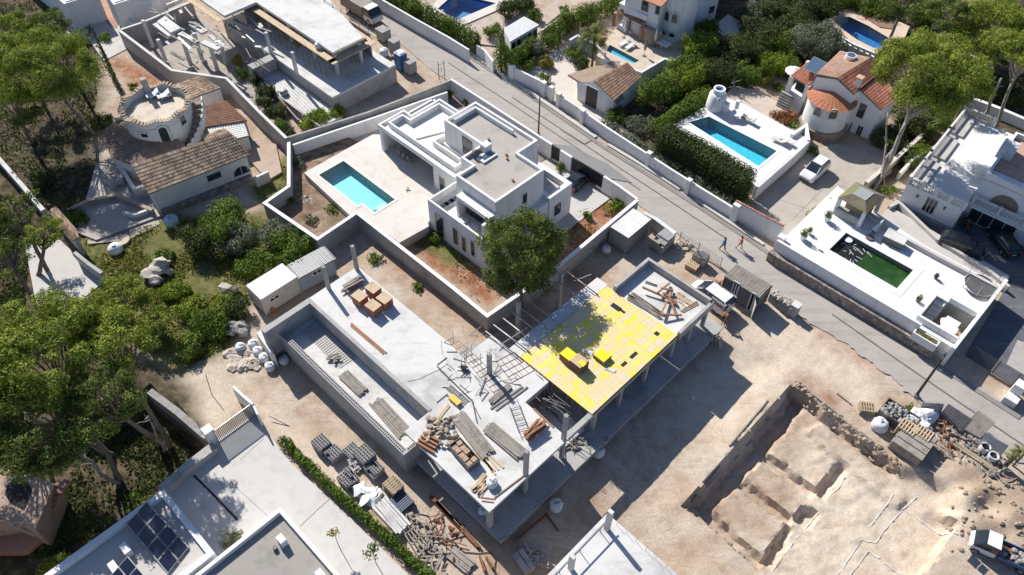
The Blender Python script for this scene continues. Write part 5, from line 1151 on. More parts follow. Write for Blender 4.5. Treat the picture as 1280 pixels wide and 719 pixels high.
T = Thing('slat_fence', 'grey vertical slat fence casting striped shadows at the terrace corner', 'slat fence', G(290, 545, 0)); a, b = G(267, 539, 1.9), G(314, 505, 1.9); m = MB(); m.bar(a, b, .08); m.bar(a-[0, 0, 1.7], b-[0, 0, 1.7], .08); T.part('frame', m, STEEL); n = 26
for k in range(n+1): m = MB(); q = a+(b-a)*k/n; m.bar(q-[0, 0, 1.8], q, .09, .05); T.part('slat', m, STEEL)
wallthing('white garden wall stub with a small vent above the slat fence', [(291, 483), (303, 494), (316, 505)], 2.1, 0, .22, WHITE); wallthing('thin white wall at the right end of the slat fence', [(316, 505), (322, 518)], 2.0, 0, .15, WHITE)
T = Thing('gate_pier', 'white square pier at the left end of the slat fence', 'pier', G(260, 545, 0)); m = MB(); p = G(259, 537, 2); m.box((p[0], p[1], 0), (.7, .7, 2.0), YAW, z0=0); T.part('shaft', m, WHITE); m = MB(); m.box((p[0], p[1], 0), (.8, .8, .08), YAW, z0=2.0); T.part('cap', m, WHITE)
wallthing('dark retaining wall holding the sandy platform above the pine hollow', [(187, 489), (222, 515), (258, 546)], .35, -2.9, .5, CONCD, cap=ROCKG)
m = MB(); m.tube(G(220, 519, -.8), G(258, 549, -.8), .08, n=6); m.tube(G(190, 505, -1.5), G(255, 555, -1.5), .1, n=6); single('drain_pipe', m, STEELD, 'dark pipes running along the retaining wall below the sandy platform', 'pipe')
def stake(px, py, h, lab, px2=None): p = G(px, py, 0); m = MB(); q = p+[0, 0, h] if px2 is None else G(*px2, h); m.tube(p, q, .035, n=5); return single('rod', m, STEELD, lab, 'rod')
stake(265, 494, 2.2, 'tall thin post on the sandy platform by the shadow', (257, 468)); stake(250, 535, 1.2, 'short thin rod near the white pier'); stake(362, 533, .4, 'thin cable post by the top of the thin hedge', (336, 520))
# ================================================================ bottom building
Bt = Thing('unfinished_building', 'fresh white concrete roof slab with a rail and posts at the bottom edge', 'building site', UVP(-8, 18, 0))
m = MB(); ub(m, -12.9, -5, 4, 24.1, 3.7, 4.0); Bt.part('roof_slab', m, CONC); m = MB(); ub(m, -12.7, -5.2, 4, 23.9, -1, 3.7); Bt.part('wall', m, CONCD)
m = MB(); ub(m, -13.05, -12.75, 4, 24.0, 4.003, 4.12); Bt.part('kerb', m, CONC); m = MB(); ub(m, -12.55, -12.48, 4, 23.6, 4.9, 4.97)
for v in np.arange(5, 24, 2.2): ub(m, -12.54, -12.49, v, v+.05, 4.0, 4.9)
Bt.part('rail', m, STEEL)
m = MB(); ub(m, -12.5, -12.1, 23.0, 23.3, 4.0, 6.9); Bt.part('column', m, CONC); m = MB(); ub(m, -12.4, -12.0, 18.9, 19.2, 4.0, 6.2); Bt.part('column', m, CONC)
m = MB(); 
for u in np.arange(-12, -6, .9): m.tube(UVP(u, 23.9, 4), UVP(u+.1, 23.9, 4.7), .015, n=4)
Bt.part('starter_bars', m, RUST)
# ================================================================ site cabins, container, sheds
def cabin(label, A, B, C, zt, mwall, mroof, wins=(), roofn='roof', over=.05, name='site_cabin', corr=False, z0=.15):
    """A,B near long edge of the roof, C far corner (pixels at zt)"""
    a, b, c = G(*A, zt), G(*B, zt), G(*C, zt); d = (b-a); L_ = np.linalg.norm(d); d /= L_; s = np.array([-d[1], d[0], 0]); wd = float(np.dot(c-a, s)); s = s*(1 if wd > 0 else -1); wd = abs(wd)
    T = Thing(name, label, 'cabin', ((a+b)/2+s*wd/2)*np.array([1, 1, 0])); P = [tuple((q)[:2]) for q in (a, b, b+s*wd, a+s*wd)]
    T.part('walls', MB().prism(P, z0, zt-.1), mwall); T.part('base', MB().prism(inset(P, .1), 0, z0), STEELD)
    if corr:
        m = MB(); n = int(L_/.18)
        for k in range(n): q = a+d*(L_*(k+.5)/n); m.bar(q-s*over+[0, 0, .03+.02*(k % 2)], q+s*(wd+over)+[0, 0, .03+.02*(k % 2)+corr], L_/n*.75, .05)
        T.part(roofn, m, mroof)
        P2 = inset(P, -over); T.part('roof_deck', MB().prism(P2, zt-.1, zt-.005), STEELD)
    else: T.part(roofn, MB().prism(inset(P, -over), zt-.1, zt), mroof)
    for q in P: T.part('corner_post', MB().box((q[0], q[1], 0), (.12, .12, zt-.25), math.atan2(d[1], d[0]), z0=z0), STEELD if mwall is SHEDW else mwall)
    F = Face((a[0], a[1]), (b[0], b[1]), 0, pix=False)
    for w_ in wins:
        if w_[0] == 'w': win(T, F, w_[1], w_[2], (WHITE, GLASS), 'window', panes=w_[3] if len(w_) > 3 else 2, out=.06)
        else: win(T, F, w_[1], w_[2], (WHITE, DARK), 'door', out=.06)
    return T, F, a, b, s, wd, d
cabin('cream white site cabin with a small double window', (326, 374), (370.5, 346), (308, 357), 2.5, CABIN, WROOF, [('w', (338, 378), (348, 367))])
T, *_ = cabin('smaller blue grey site cabin with a corrugated roof beside the column', (373, 346), (416, 323), (368, 330), 2.4, M('blue grey panel', (.36, .41, .47), .7, .12, 1, 8), GREYP, [('w', (391, 345), (401, 335))], corr=.01, over=.25)
p = G(341, 388, .4); m = MB(); m.blob((p[0], p[1], .4), (.3, .25, .45), 3, 1); single('gas_bottle', m, M('orange bottle', (.45, .13, .05), .6, .1, 1, 6), 'orange bottle leaning on the cream site cabin', 'bottle', smooth=True)
T, F, a, b, s, wd, d = cabin('pale grey shipping container beside the villa wall and the street', (764, 283.5), (785.5, 297), (790, 260), 2.45, GREYP, WHITE2, name='shipping_container')
m = MB()
F2 = Face((b[0], b[1]), tuple((b+s*wd)[:2]), 0, pix=False)
for k in range(26): m.bar(F2.P(wd*(k+.5)/26, .3, .03), F2.P(wd*(k+.5)/26, 2.2, .03), .09, .05)
T.part('corrugation', m, GREYP); m = MB(); m.bar(F2.P(.06, .2, .03), F2.P(.06, 2.4, .03), .14, .1); T.part('corner_casting', m, BLUE)
T, F, a, b, s, wd, d = cabin('dark grey shed with a ribbed roof and open white door by the street', (907, 345.5), (950, 372), (923, 333), 2.5, SHEDW, WOODG, [('w', (914, 365), (925, 355), 2), ('d', (933, 386), (945, 368))], corr=.03, over=.1, name='site_shed')
u1 = F.at(939, 391)[0]; m = MB(); q = F.P(F.at(945, 370)[0], 0, .05); dr = d*.55-s*.75; m.add([q+[0, 0, .2], q+dr+[0, 0, .2], q+dr+[0, 0, 2.15], q+[0, 0, 2.15], q+d*.04+[0, 0, .2], q+dr+d*.04+[0, 0, .2], q+dr+d*.04+[0, 0, 2.15], q+d*.04+[0, 0, 2.15]], [(0, 1, 2, 3), (7, 6, 5, 4), (0, 4, 5, 1), (1, 5, 6, 2), (2, 6, 7, 3), (3, 7, 4, 0)]); T.part('door_leaf', m, CABIN)
wallthing('grey block wall with a white top between container and mesh fence', [(805, 266), (820, 274), (844, 292)], 1.5, 0, .35, CONCW, cap=WHITE2)
wallthing('broken grey block wall between the dark shed and the street', [(964, 366), (985, 381), (990, 386)], 1.1, 0, .35, ROCKG)
T = Thing('gate_pier', 'square grey block pier at the end of the broken wall', 'pier', G(994, 392, 0)); m = MB(); p = G(996, 381, 1.5); m.box((p[0], p[1], 0), (.75, .75, 1.5), YAW, z0=0); T.part('shaft', m, BLOCK); m = MB(); m.box((p[0], p[1], 0), (.8, .8, .05), YAW, z0=1.5); T.part('cap', m, CONC)
r = random.Random(12)
m = MB()
for k in range(60):
    t_ = r.random(); px, py = 968+24*t_+r.uniform(-3, 3), 366+16*t_+r.uniform(-3, 3); p = G(px, py, 1.2); m.blob((p[0], p[1], 1.15), (r.uniform(.1, .25),)*3, k, 1)
single('rubble', m, ROCK, 'pale broken blocks heaped on top of the broken street wall', 'rubble', kind='stuff')
def meshfence(path, h, label, mat=STEEL, name='mesh_fence', post=2.4, z=.1, step=.22):
    W = [G(p[0], p[1], z) for p in path]; T = Thing(name, label, 'fence', W[0]); posts = MB(); mesh = MB()
    for a, b in zip(W[:-1], W[1:]):
        L_ = np.linalg.norm(b-a); n = max(1, int(round(L_/post)))
        for k in range(n+1): m = MB(); q = a+(b-a)*k/n; m.tube(q, q+[0, 0, h+.1], .04, n=6); T.part('post', m, mat)
        for k in range(int(L_/step)): q = a+(b-a)*(k+.5)*step/L_; mesh.bar(q+[0, 0, .1], q+[0, 0, h], .018)
        for k in range(int(h/step)+1): mesh.bar(a+[0, 0, .1+k*step], b+[0, 0, .1+k*step], .018)
    T.part('mesh', mesh, mat); return T
meshfence([(849, 301), (872, 315), (900, 333)], 1.3, 'grey mesh fence along the street above the pallets')
# materials near the container
blockpile(826, 300, .1, 'rubble filled crate in front of the ribbed grey lid, near the container', (1.5, 1.2, 1.3), mat=ROCKG, holes=False, partial=True, seed=2)
blockpile(833, 293, .1, 'grey ribbed sheet stack behind the rubble filled crate', (1.4, 1.2, 1.5), mat=GREYP, holes=False)
blockpile(877, 318, .1, 'pallet of loose grey blocks along the mesh fence', (1.4, 1.1, 1.2), mat=BLOCK, partial=True, seed=6)
pallet_stack(866, 330, .05, 'tilted pile of pale pallets near the mesh fence', 4, yaw=YAW+.1, mat=PINEW)
p = G(758, 311, .4); sack(p[0], p[1], 0, 1.0, 'round bluish white sack at the foot of the container', 11)
for i, (px, py, l) in enumerate(((855, 307, 'pale stones lying by the mesh fence top'), (897, 358, 'reddish rubble between the van and the dark shed'))):
    m = MB()
    for k in range(26): p = G(px+r.uniform(-9, 9), py+r.uniform(-6, 6), 0); m.blob((p[0], p[1], .12), (r.uniform(.1, .35), r.uniform(.1, .3), r.uniform(.08, .2)), k, 1)
    single('rubble', m, ROCK if i == 0 else M('red rubble', (.40, .22, .15), .95, .3, 2, 8), l, 'rubble', kind='stuff')
# ---------------------------------------------------------------- materials yard
blockpile(401, 552, 0, 'tall square pallet of hollow blocks at the top left of the block yard', (1.3, 1.2, 1.0)); blockpile(416, 564, 0, 'half used pallet of hollow blocks beside the top left pallet', (1.3, 1.2, .8), partial=True, seed=3)
blockpile(440, 563, 0, 'low pallet of hollow blocks next to the tallest one', (1.3, 1.2, .5)); blockpile(455, 566, 0, 'largest tall pallet of hollow blocks in the yard', (1.5, 1.3, 1.2))
blockpile(467, 584, 0, 'shaded pallet of hollow blocks below the largest pallet', (1.3, 1.2, .9), partial=True, seed=8); blockpile(434, 595, 0, 'pallet of big holed blocks closest to the thin hedge', (1.4, 1.3, .9), partial=True, seed=9)
m = MB()
for k in range(16): p = G(r.uniform(436, 450), r.uniform(576, 590), 0); m.box((p[0], p[1], r.uniform(.12, .3)), (.4, .2, .2), r.uniform(0, 3))
single('loose_blocks', m, BLOCK, 'tumbled loose blocks behind the pallet of big holed blocks', 'loose blocks', kind='stuff')
p = G(480, 601, .05); m = MB(); m.box((p[0], p[1], 0), (1.6, 1.1, .14), YAW, z0=0); single('flat_pallet', m, WOODG, 'flat grey board between shaded blocks and the pale plank stack', 'pallet')
pallet_stack(491, 605, 0, 'high stack of pale pallets in the middle of the yard', 8, (1.3, 1.2), mat=WOOD); 
T = Thing('ribbed_stack', 'dark ribbed metal sheets stacked below the high pallet stack', 'sheet stack', G(503, 628, 0)); m = MB(); p = G(502, 627, .5)
for k in range(9): q = p+EU*((k-4)*.17); m.bar(np.array([q[0], q[1], .4])-EV*.7, np.array([q[0], q[1], .4])+EV*.7, .1, .5)
T.part('sheets', m, M('blue dark steel', (.12, .14, .18), .5, .1, 2, 8, metal=.4)); m = MB(); m.box((p[0], p[1], 0), (1.7, 1.5, .14), YAW, z0=0); T.part('bearer', m, WOODG)
m = MB()
for k in range(7): p = G(r.uniform(450, 468), r.uniform(614, 628), 0); m.blob((p[0], p[1], .3), (.7, .6, .35), k+40, 2, .5)
single('plastic_sheeting', m, PLAST, 'crumpled white sheeting beside the thin hedge', 'sheeting')
planks('beam_stack', (474, 630), (507, 668), 0, 6, 1.4, 'stack of long pale square beams along the thin hedge', CONC, 'beam stack', 31, layers=3, th=.22, pw=.24)
planks('beam_stack', (466, 638), (492, 672), 0, 3, .8, 'shorter timber beams lying left of the pale beam stack', WOOD, 'beam stack', 32, layers=2, th=.2, pw=.24)
m = grid(None, ((506, 668), (520, 658), (538, 678), (523, 695)), .45, 4, 2, .05, WOODG); single('timber_rack', m, WOODG, 'rectangular timber rack frame lying right of the pale beams', 'timber rack')
for i, (a, b, l, mt) in enumerate((((537, 620), (568, 653), 'upper long rusty beam lying beside the building plinth', RUST), ((566, 650), (600, 687), 'lower long rusty beam pointing at the bottom of the yard', RUST), ((545, 628), (578, 662), 'pale timber next to the two long rusty beams', WOOD))):
    planks('long_beam', a, b, 0, 2, .35, l, mt, 'beam', 40+i, layers=2, th=.15)
def debris(name, label, x0, x1, y0, y1, n, mats, seed, z=0, ln=(.4, 2.0), cat='debris', slope=None):
    rr_ = random.Random(seed); m = MB()
    for k in range(n):
        px, py = rr_.uniform(x0, x1), rr_.uniform(y0, y1)
        if slope: py += (px-(x0+x1)/2)*slope
        p = G(px, py, z+rr_.uniform(.05, .4)); a = rr_.uniform(0, 3.14); L_ = rr_.uniform(*ln); d = np.array([math.cos(a), math.sin(a), rr_.uniform(-.15, .15)])*L_/2
        if rr_.random() < .55: m.bar(p-d, p+d, rr_.uniform(.04, .13), .05)
        else: m.blob(p, (rr_.uniform(.08, .3), rr_.uniform(.08, .3), rr_.uniform(.05, .18)), k, 1)
    return single(name, m, mats, label, cat, kind='stuff')
debris('scrap_heap', 'scrap and sticks heaped below the timber rack', 520, 560, 660, 712, 46, WOODG, 1, slope=.6); debris('scrap_heap', 'rusty scrap strewn behind the grey board pile', 545, 575, 650, 700, 22, RUST, 2, slope=.5); debris('scrap_heap', 'brown offcuts beside the high pallet stack', 505, 520, 640, 660, 24, WOODG, 3)
planks('board_pile', (562, 690), (590, 713), 0, 6, 1.1, 'grey board pile in the lower right of the yard', WOODG, 'board pile', 51, layers=4)
for a, b, l in (((600, 697), (606, 716), 'left upright rusty girder piece at the yard end'), ((608, 698), (616, 712), 'right slanted rusty girder piece at the yard end')): planks('girder', a, b, 0, 1, .25, l, RUST, 'girder', 3, layers=2, th=.2)
m = MB(); pts = [(522, 642), (536, 645), (541, 660), (548, 672), (566, 676), (580, 690), (598, 692), (612, 690), (620, 700), (617, 716)]
for a, b in zip(pts[:-1], pts[1:]): m.tube(G(*a, .06), G(*b, .06), .035, n=5)
single('cable', m, BLACKM, 'black hose looping over the bare earth of the yard', 'hose')
# dark yard right of the slab
for px, py, l, s_ in ((748, 564, 'shaded round sack against the plinth below the yellow deck', 1.1), (695, 631, 'shaded round sack standing free in the dark yard', 1.15), (604, 645, 'shaded sack beside the corner column', .8)): p = G(px, py, .5); sack(p[0], p[1], 0 if px != 604 else 1.2, s_, l, px)
T = Thing('bucket', 'small grey bucket on the plinth edge beside the shaded sack', 'bucket', G(755, 553, 1.2)); m = MB(); m.rev(T.loc, [(.02, 0), (.28, 0), (.35, .6), (.3, .6), (.25, .05)], 12); T.part('tub', m, STEEL); m = MB(); m.tube(np.array(T.loc)+[0, 0, .45], np.array(T.loc)+[0, 0, .5], .28, n=12); T.part('contents', m, ROCKG)
for a, b, l in (((683, 643), (645, 675), 'longer rusty bar of the angled pair in the dark yard'), ((682, 642), (698, 664), 'shorter rusty bar of the angled pair in the dark yard')): single('steel_angle', MB().bar(G(*a, .15), G(*b, .15), .18, .14), RUST, l, 'steel bar')
planks('concrete_beam', (646, 692), (664, 717), 0, 2, .9, 'broken concrete beam beside the rubble near the bottom roof', CONCW, 'concrete beam', 61, layers=2, th=.3, pw=.5); debris('rubble', 'grey concrete rubble next to the broken beam in the dark yard', 655, 688, 684, 706, 46, CONCW, 7, ln=(.5, 1.4))
debris('scrap_heap', 'dark sticks piled at the slab end under the small scaffold', 700, 735, 545, 560, 20, WOODG, 8, z=1.2)
T = Thing('shutter_stack', 'stack of shutter panels leaning at the right plinth corner', 'panels', G(893, 425, 0)); m = MB()
for k in range(5): m.bar(G(885+k*4, 430+k*1.5, 0), G(884+k*4, 416+k*1.5, 1.3), .5, .06)
T.part('panels', m, WOODG)
# sacks by the trough
for i, (px, py, l) in enumerate(((300, 433, 'open white sack apart on the left, next to the stone pile'), (316, 429, 'uppermost sack of the row beside the concrete buttress'), (322, 438, 'second sack of the row beside the concrete buttress'), (330, 446, 'third sack of the row beside the concrete buttress, grey fill showing'), (337, 457, 'lowest sack of the row beside the concrete buttress'), (354, 449, 'shaded sack tucked against the hollow block wall'))):
    p = G(px, py, .5); sack(p[0], p[1], 0, .98, l, 20+i, group='white sacks by the concrete trough')
m = MB()
for k in range(60): p = G(r.uniform(286, 322), r.uniform(438, 462), 0); m.blob((p[0], p[1], .1), (r.uniform(.15, .7), r.uniform(.15, .6), r.uniform(.1, .35)), k, 1)
single('sand_heap', m, M('pale sand', (.52, .45, .36), 1, .15, 1, 9, bmp=.5), 'pale sand and rubble heap behind the white sacks', 'sand heap', kind='stuff')
m = MB()
for k in range(9): p = G(r.uniform(288, 304), r.uniform(408, 420), 0); m.blob((p[0], p[1], .45), (.6, .5, .45), k+60, 1, .4)
single('stone_pile', m, ROCKG, 'grey stone pile at the edge of the green shrubs', 'stone pile', kind='stuff')
for i, (px, py, s_, l) in enumerate(((202, 338, 1.3, 'largest pale boulder in the weedy plot'), (188, 345, .9, 'smaller grey boulder left of the largest one'), (286, 364, .9, 'pale boulder at the lower right of the weedy plot'), (196, 352, .7, 'reddish boulder below the largest one'), (383, 252, .7, 'round white stone in the villa planting bed'), (147, 232, 1.1, 'sandy rocks left of the old villa'))):
    p = G(px, py, 0); m = MB(); m.blob((p[0], p[1], s_*.35), (s_, s_*.8, s_*.6), i+80, 2, .5); single('boulder', m, ROCK, l, 'boulder')
# ================================================================ across the street
r = random.Random(77)
# ---- street walls
wallthing('blue shaded white street wall at the very top beside the tall hedge', [(440, -20), (475, -2), (520, 24), (560, 46), (586, 62)], 2.0, 0, .25, WHITE)
wallthing('short white street wall between hedge end and the ivy covered tree', [(596, 56), (606, 63), (617, 77)], 1.7, 0, .25, WHITE)
W_ = wallthing('white street wall with piers in front of the garage driveway', [(636, 82), (660, 93), (680, 103)], 1.9, 0, .25, WHITE)
for px, py, l in ((641, 84, 'first'), (680, 103, 'second'), (690, 109, 'third'), (699, 117, 'fourth'), (729, 138, 'fifth'), (812, 191, 'sixth'), (862, 225, 'seventh')):
    p = G(px, py, 2.0); T = Thing('wall_pier', f'{l} white pier of the far street wall, counted from the ivy covered tree', 'pier', (p[0], p[1], 0), 'piers of the far street wall'); m = MB(); m.box((p[0], p[1], 0), (.5, .5, 2.0), YAW, z0=0); T.part('shaft', m, WHITE); m = MB(); m.box((p[0], p[1], 0), (.58, .58, .08), YAW, z0=2.0); T.part('cap', m, WHITE)
gate('white metal gate in the far street wall before the garage', (681, 105), (689, 111), 1.7, WHITE); wallthing('low white wall right of the fourth street pier', [(700, 119), (728, 137)], 1.7, 0, .22, WHITE)
wallthing('long white street wall below the flowering hedge', [(731, 140), (760, 160), (800, 186), (840, 212), (880, 237), (921, 262)], 1.7, 0, .25, WHITE)
T = wallthing('white street wall with a red tiled coping beside the car drive', [(921, 251), (980, 283)], 2.5, 0, .3, WHITE)
T = Thing('wall_coping', 'red clay tile coping along the drive wall', 'coping', G(950, 266, 2.5)); a, b = G(921, 250, 2.52), G(981, 282, 2.52); s = EV*.25; tileroof(T, a, b, b-s+[0, 0, -.0], a-s+[0, 0, -.0], TRED, pitch=.32, row=.25, amp=.05, thick=.05)
for px, py, z, l in ((922, 256, 2.4, 'upper'), (978, 296, 2.6, 'lower')): p = G(px, py, z); m = MB(); m.box((p[0], p[1], 0), (.7, .6, z), YAW, z0=0); T = Thing('gate_pier', f'{l} thick white pier at the end of the red coped wall', 'pier', (p[0], p[1], 0)); T.part('shaft', m, WHITE); m = MB(); m.box((p[0], p[1], 0), (.76, .66, .06), YAW, z0=z); T.part('cap', m, WHITE)
# ---- property with the white pergola
structure('patio', sheetmb(poly([(575, 30), (625, 8), (680, 12), (695, 0), (710, 10), (690, 25), (668, 45), (640, 60), (600, 55), (590, 45)], .15), .15, .3), M('pinkish patio', (.48, .39, .32), .9, .15, .8, 8))
PA = poly([(547, 11), (568, -8), (620, 4), (571, 25)], .3); structure('pool_deck', sheetmb(poly([(538, 12), (560, -20), (635, 0), (632, 8), (573, 34)], .3), .3, .4, [PA]), BEIGEPAVE)
pool('deep blue pool at the top edge behind the tall street hedge', PA, .3, .1, -1.5, PDEEP)
Pg = Thing('pergola_house', 'small white building with a slatted white roof behind the street hedge', 'pergola', G(650, 40, 0)); A, B, C, D = [GP(a, b, z) for a, b, z in ((629, 36, 2.9), (655, 20.5, 2.9), (674, 31, 2.6), (637.5, 52.5, 2.6))]
m = MB()
for k in range(8): s0, s1 = k/8+.008, (k+1)/8-.012; P_ = [A*(1-s0)+D*s0, B*(1-s0)+C*s0, B*(1-s1)+C*s1, A*(1-s1)+D*s1]; m.add([p for p in P_]+[p-[0, 0, .08] for p in P_], [(0, 1, 2, 3), (7, 6, 5, 4), (0, 4, 5, 1), (1, 5, 6, 2), (2, 6, 7, 3), (3, 7, 4, 0)])
Pg.part('roof_slats', m, WHITE); m = MB(); m.add([p-[0, 0, .1] for p in (A, B, C, D)], [(0, 1, 2, 3)]); Pg.part('roof', m, WHITE2)
c = (A+B+C+D)/4; Q = [p+(c-p)*.08 for p in (A, B, C, D)]; m = MB(); m.prism([tuple(q[:2]) for q in Q], 0, 2.45); Pg.part('wall', m, WHITE)
F = Face(tuple(Q[3][:2]), tuple(Q[2][:2]), 0, pix=False)
for k in range(5): win(Pg, F, (F.len*(k+.12)/5, .8), (F.len*(k+.88)/5, 2.2), WM, 'window', pix=False)
wallthing('low white wall right of the slatted pergola roof', [(676, 38), (692, 28)], 1.3, 0, .25, WHITE)
# ---- garage with brown tiled roof
structure('driveway', sheetmb(poly([(655, 88), (668, 96), (683, 104), (700, 120), (730, 142), (790, 182), (800, 175), (757, 142), (723, 122), (722, 100), (735, 92), (725, 80), (712, 68), (700, 55), (690, 62), (680, 80)], .1), .1, .3), M('cream drive', (.60, .54, .46), .85, .08, .5, 9))
Ga = Thing('garage', 'white garage with a brown tiled roof and a dark door by the driveway', 'garage', G(750, 125, 0))
A, B, C, D = GP(742, 101, 3.6), GP(784, 78, 3.6), GP(802, 96, 2.7), GP(768, 126, 2.7); tileroof(Ga, A, B, C, D, TBRN)
m = MB(); b0, b1, b2 = GP(723, 100.5, 2.9), GP(757, 119, 2.75), GP(768, 124, 2.6); m.prism([tuple(p[:2]) for p in (b0, b1, b2, C+(B-C)*.03, B, A+(A-D)*.75)], -.1, 2.6); Ga.part('wall', m, WHITE)
m = MB(); m.add([A-[0, 0, .12], b0*[1, 1, 0]+[0, 0, 2.6], b1*[1, 1, 0]+[0, 0, 2.6], D-[0, 0, .1], B-[0, 0, .12], C-[0, 0, .12]], [(0, 1, 2, 3), (0, 3, 5, 4)]); Ga.part('gable', m, WHITE)
m = MB(); m.prism([tuple(p[:2]) for p in (b0, A, B, B+(A-D)*.6, b0+(A-D)*.5)], 2.55, 2.8); Ga.part('flat_roof', m, M('sandy flat roof', (.38, .29, .21), .95, .2, .8, 7))
F = Face(tuple(b0[:2]), tuple(b1[:2]), 0, pix=False); win(Ga, F, (731, 131), (748, 113), (WHITE, M('dark garage door', (.07, .06, .055), .6, .1, 1, 6)), 'garage_door', fw=.06)
m = MB(); m.add([D+[0, 0, .02], D+(C-D)*.28+[0, 0, .02], D+(C-D)*.28+(D-A)*.12-[0, 0, .35], D+(D-A)*.12-[0, 0, .35]], [(0, 1, 2, 3)]); Ga.part('canopy', m, STEELD)
# ---- villa with the white round tower
Z1 = 1.3
VB = Thing('tower_villa', 'large white villa with a round arched tower at the top of the photo', 'house', G(830, 40, 0))
PB = poly([(758, 63.5), (762, 56), (799, 75.5), (792, 79.5)], Z1)
TB = poly([(745, 70), (762, 45), (775, 30), (815, 30), (865, 52), (858, 66), (841, 75), (831, 72.5), (802, 90)], Z1); structure('villa_terrace', sheetmb(TB, Z1, 1.4, [PB]), M('warm terrace', (.56, .46, .36), .85, .12, .7, 8)); pool('narrow bright blue pool on the terrace of the tower villa', PB, Z1, Z1-.12, Z1-.5, PBLUE)
wallthing('white retaining wall of the tower villa terrace, blue in the shade', [(752, 72), (802, 90), (831, 73), (841, 76), (858, 66), (866, 56)], Z1+.35, -.1, .3, WHITE)
wallthing('rough white planter wall by the palm tree', [(712, 50), (722, 44), (745, 56), (757, 66)], 1.9, 0, .3, WHITE2)
tb = G(843, 40, Z1); Rt = 2.35; m = MB(); m.rev((tb[0], tb[1], 0), [(Rt, Z1), (Rt, 8.6)], 32); VB.part('tower', m, WHITE, smooth=True)
m = MB(); m.rev((tb[0], tb[1], 0), [(Rt+.35, Z1), (Rt+.35, Z1+.6), (Rt, Z1+.62)], 32); VB.part('tower_base', m, WHITE)
m = MB(); m.rev((tb[0], tb[1], 0), [(Rt+.25, 8.5), (.02, 9.6)], 32); VB.part('tower_roof', m, M('orange clay', (.52, .27, .15), .9, .15, 2, 10))
for px, py, w1, h1 in ((834, 20, .9, 1.5), (843.5, 22.5, 1.0, 1.5), (829.5, 44, .8, 1.5), (839, 46.5, .9, 1.5), (824.5, 41, .6, 1.4)): towerwin(VB, tb, Rt+(.0 if py < 30 else .0), px, py, w1, h1, True)
a, b_, c_ = GP(780, 2, 5), GP(827, 24, 5), GP(864, -4, 5)
A1 = np.array([a[0], a[1]]); pts = poly([(781, 5), (823, 22.5), (840, 4), (864, 6), (900, -8), (905, -70), (800, -70)], 5.0); m = MB(); m.prism(pts, Z1, 6.6); VB.part('wall', m, WHITE); VB.part('roof', MB().prism(inset(pts, -.2), 6.6, 6.75), M('clay roof top', (.46, .22, .13), .9, .15, 2, 10))
F = Face((781, 5), (823, 22.5), 5.0); win(VB, F, (801, 12), (812, 2), WM, arch=True); win(VB, F, (818.5, 17), (826, 8), WM, arch=True)
F = Face((864, 6), (900, -8), 5.0); win(VB, F, (885, 18), (894, 6), WM, panes=1)
m = MB(); q0, q1 = GP(777, 5, 4.4), GP(811, 22, 4.4); m.bar(q0+EV*.2, q1+EV*.2, 1.4, .7); VB.part('balcony', m, WHITE)
A, B, C, D = GP(779, 8, 4.1), GP(812, 24, 4.1), GP(803, 32, 3.5), GP(770, 14, 3.5); tileroof(VB, A, B, C, D, TBRN)
for q in (C, D, (C+D)/2): m = MB(); q = q+EU*.0; m.box((q[0], q[1], 0), (.45, .45, 3.3-Z1), YAW, z0=Z1); VB.part('porch_pillar', m, M('tan stone pillar', (.36, .25, .17), .9, .2, 1, 8))
m = MB(); m.prism([tuple(p[:2]) for p in (B, C, C+(C-D)*.35, B+(C-D)*.5)], Z1, 3.4); VB.part('stone_wing', m, M('tan stone wing', (.36, .27, .20), .9, .15, 1, 8))
def lounger(px, py, z, yaw, label, mat=SACK, group=None):
    p = G(px, py, z+.35); T = Thing('sun_lounger', label, 'lounger', (p[0], p[1], z), group, rz=yaw, world=False); m = MB(); m.box((-.2, 0, 0), (1.3, .6, .08), 0, z0=.28); T.part('seat', m, mat); m = MB(); m.bar((.42, 0, .34), (.95, 0, .68), .6, .07); T.part('backrest', m, mat)
    for x in (-.75, .7):
        for y in (-.25, .25): m = MB(); m.box((x, y, 0), (.05, .05, .3), 0, z0=0); T.part('leg', m, STEEL)
    return T
lounger(780, 53, Z1, YAW+1.6, 'left pale lounger on the tower villa terrace'); lounger(788, 57, Z1, YAW+1.6, 'right pale lounger on the tower villa terrace')
def parasol(px, py, z, h, label, mat=SACK, closed=True):
    p = G(px, py, z); T = Thing('parasol', label, 'parasol', (p[0], p[1], z)); m = MB(); m.tube(p, p+[0, 0, h], .03, n=6); T.part('pole', m, STEEL); m = MB(); m.rev(tuple(p), [(.14, h*.35), (.2, h*.55), (.12, h*.85), (.02, h)], 8); T.part('canopy', m, mat); m = MB(); m.tube(p, p+[0, 0, .08], .3, n=12); T.part('base', m, CONCD); return T
parasol(805, 70, Z1, 2.5, 'closed dark brown parasol at the pool of the tower villa', WOODG); parasol(780, 47, Z1, 2.6, 'closed grey parasol near the porch of the tower villa'); parasol(818, 58, Z1, 2.6, 'closed grey parasol at the foot of the round tower')
def tableset(px, py, z, s, label, mat=WHITE, round_=False, chairs=4):
    p = G(px, py, z); T = Thing('garden_table', label, 'table', (p[0], p[1], z)); m = MB(); (m.tube(p+[0, 0, .7], p+[0, 0, .76], s/2, n=18) if round_ else m.box((p[0], p[1], z+.73), (s, s*.7, .05), YAW)); T.part('tabletop', m, mat)
    for k in range(4): m = MB(); a = k*1.57+.78; q = p+np.array([math.cos(a), math.sin(a), 0])*s*.25; m.bar(q, q+[0, 0, .7], .05); T.part('leg', m, mat)
tableset(829, 60, Z1, 1.8, 'white terrace table beside the round tower base'); 
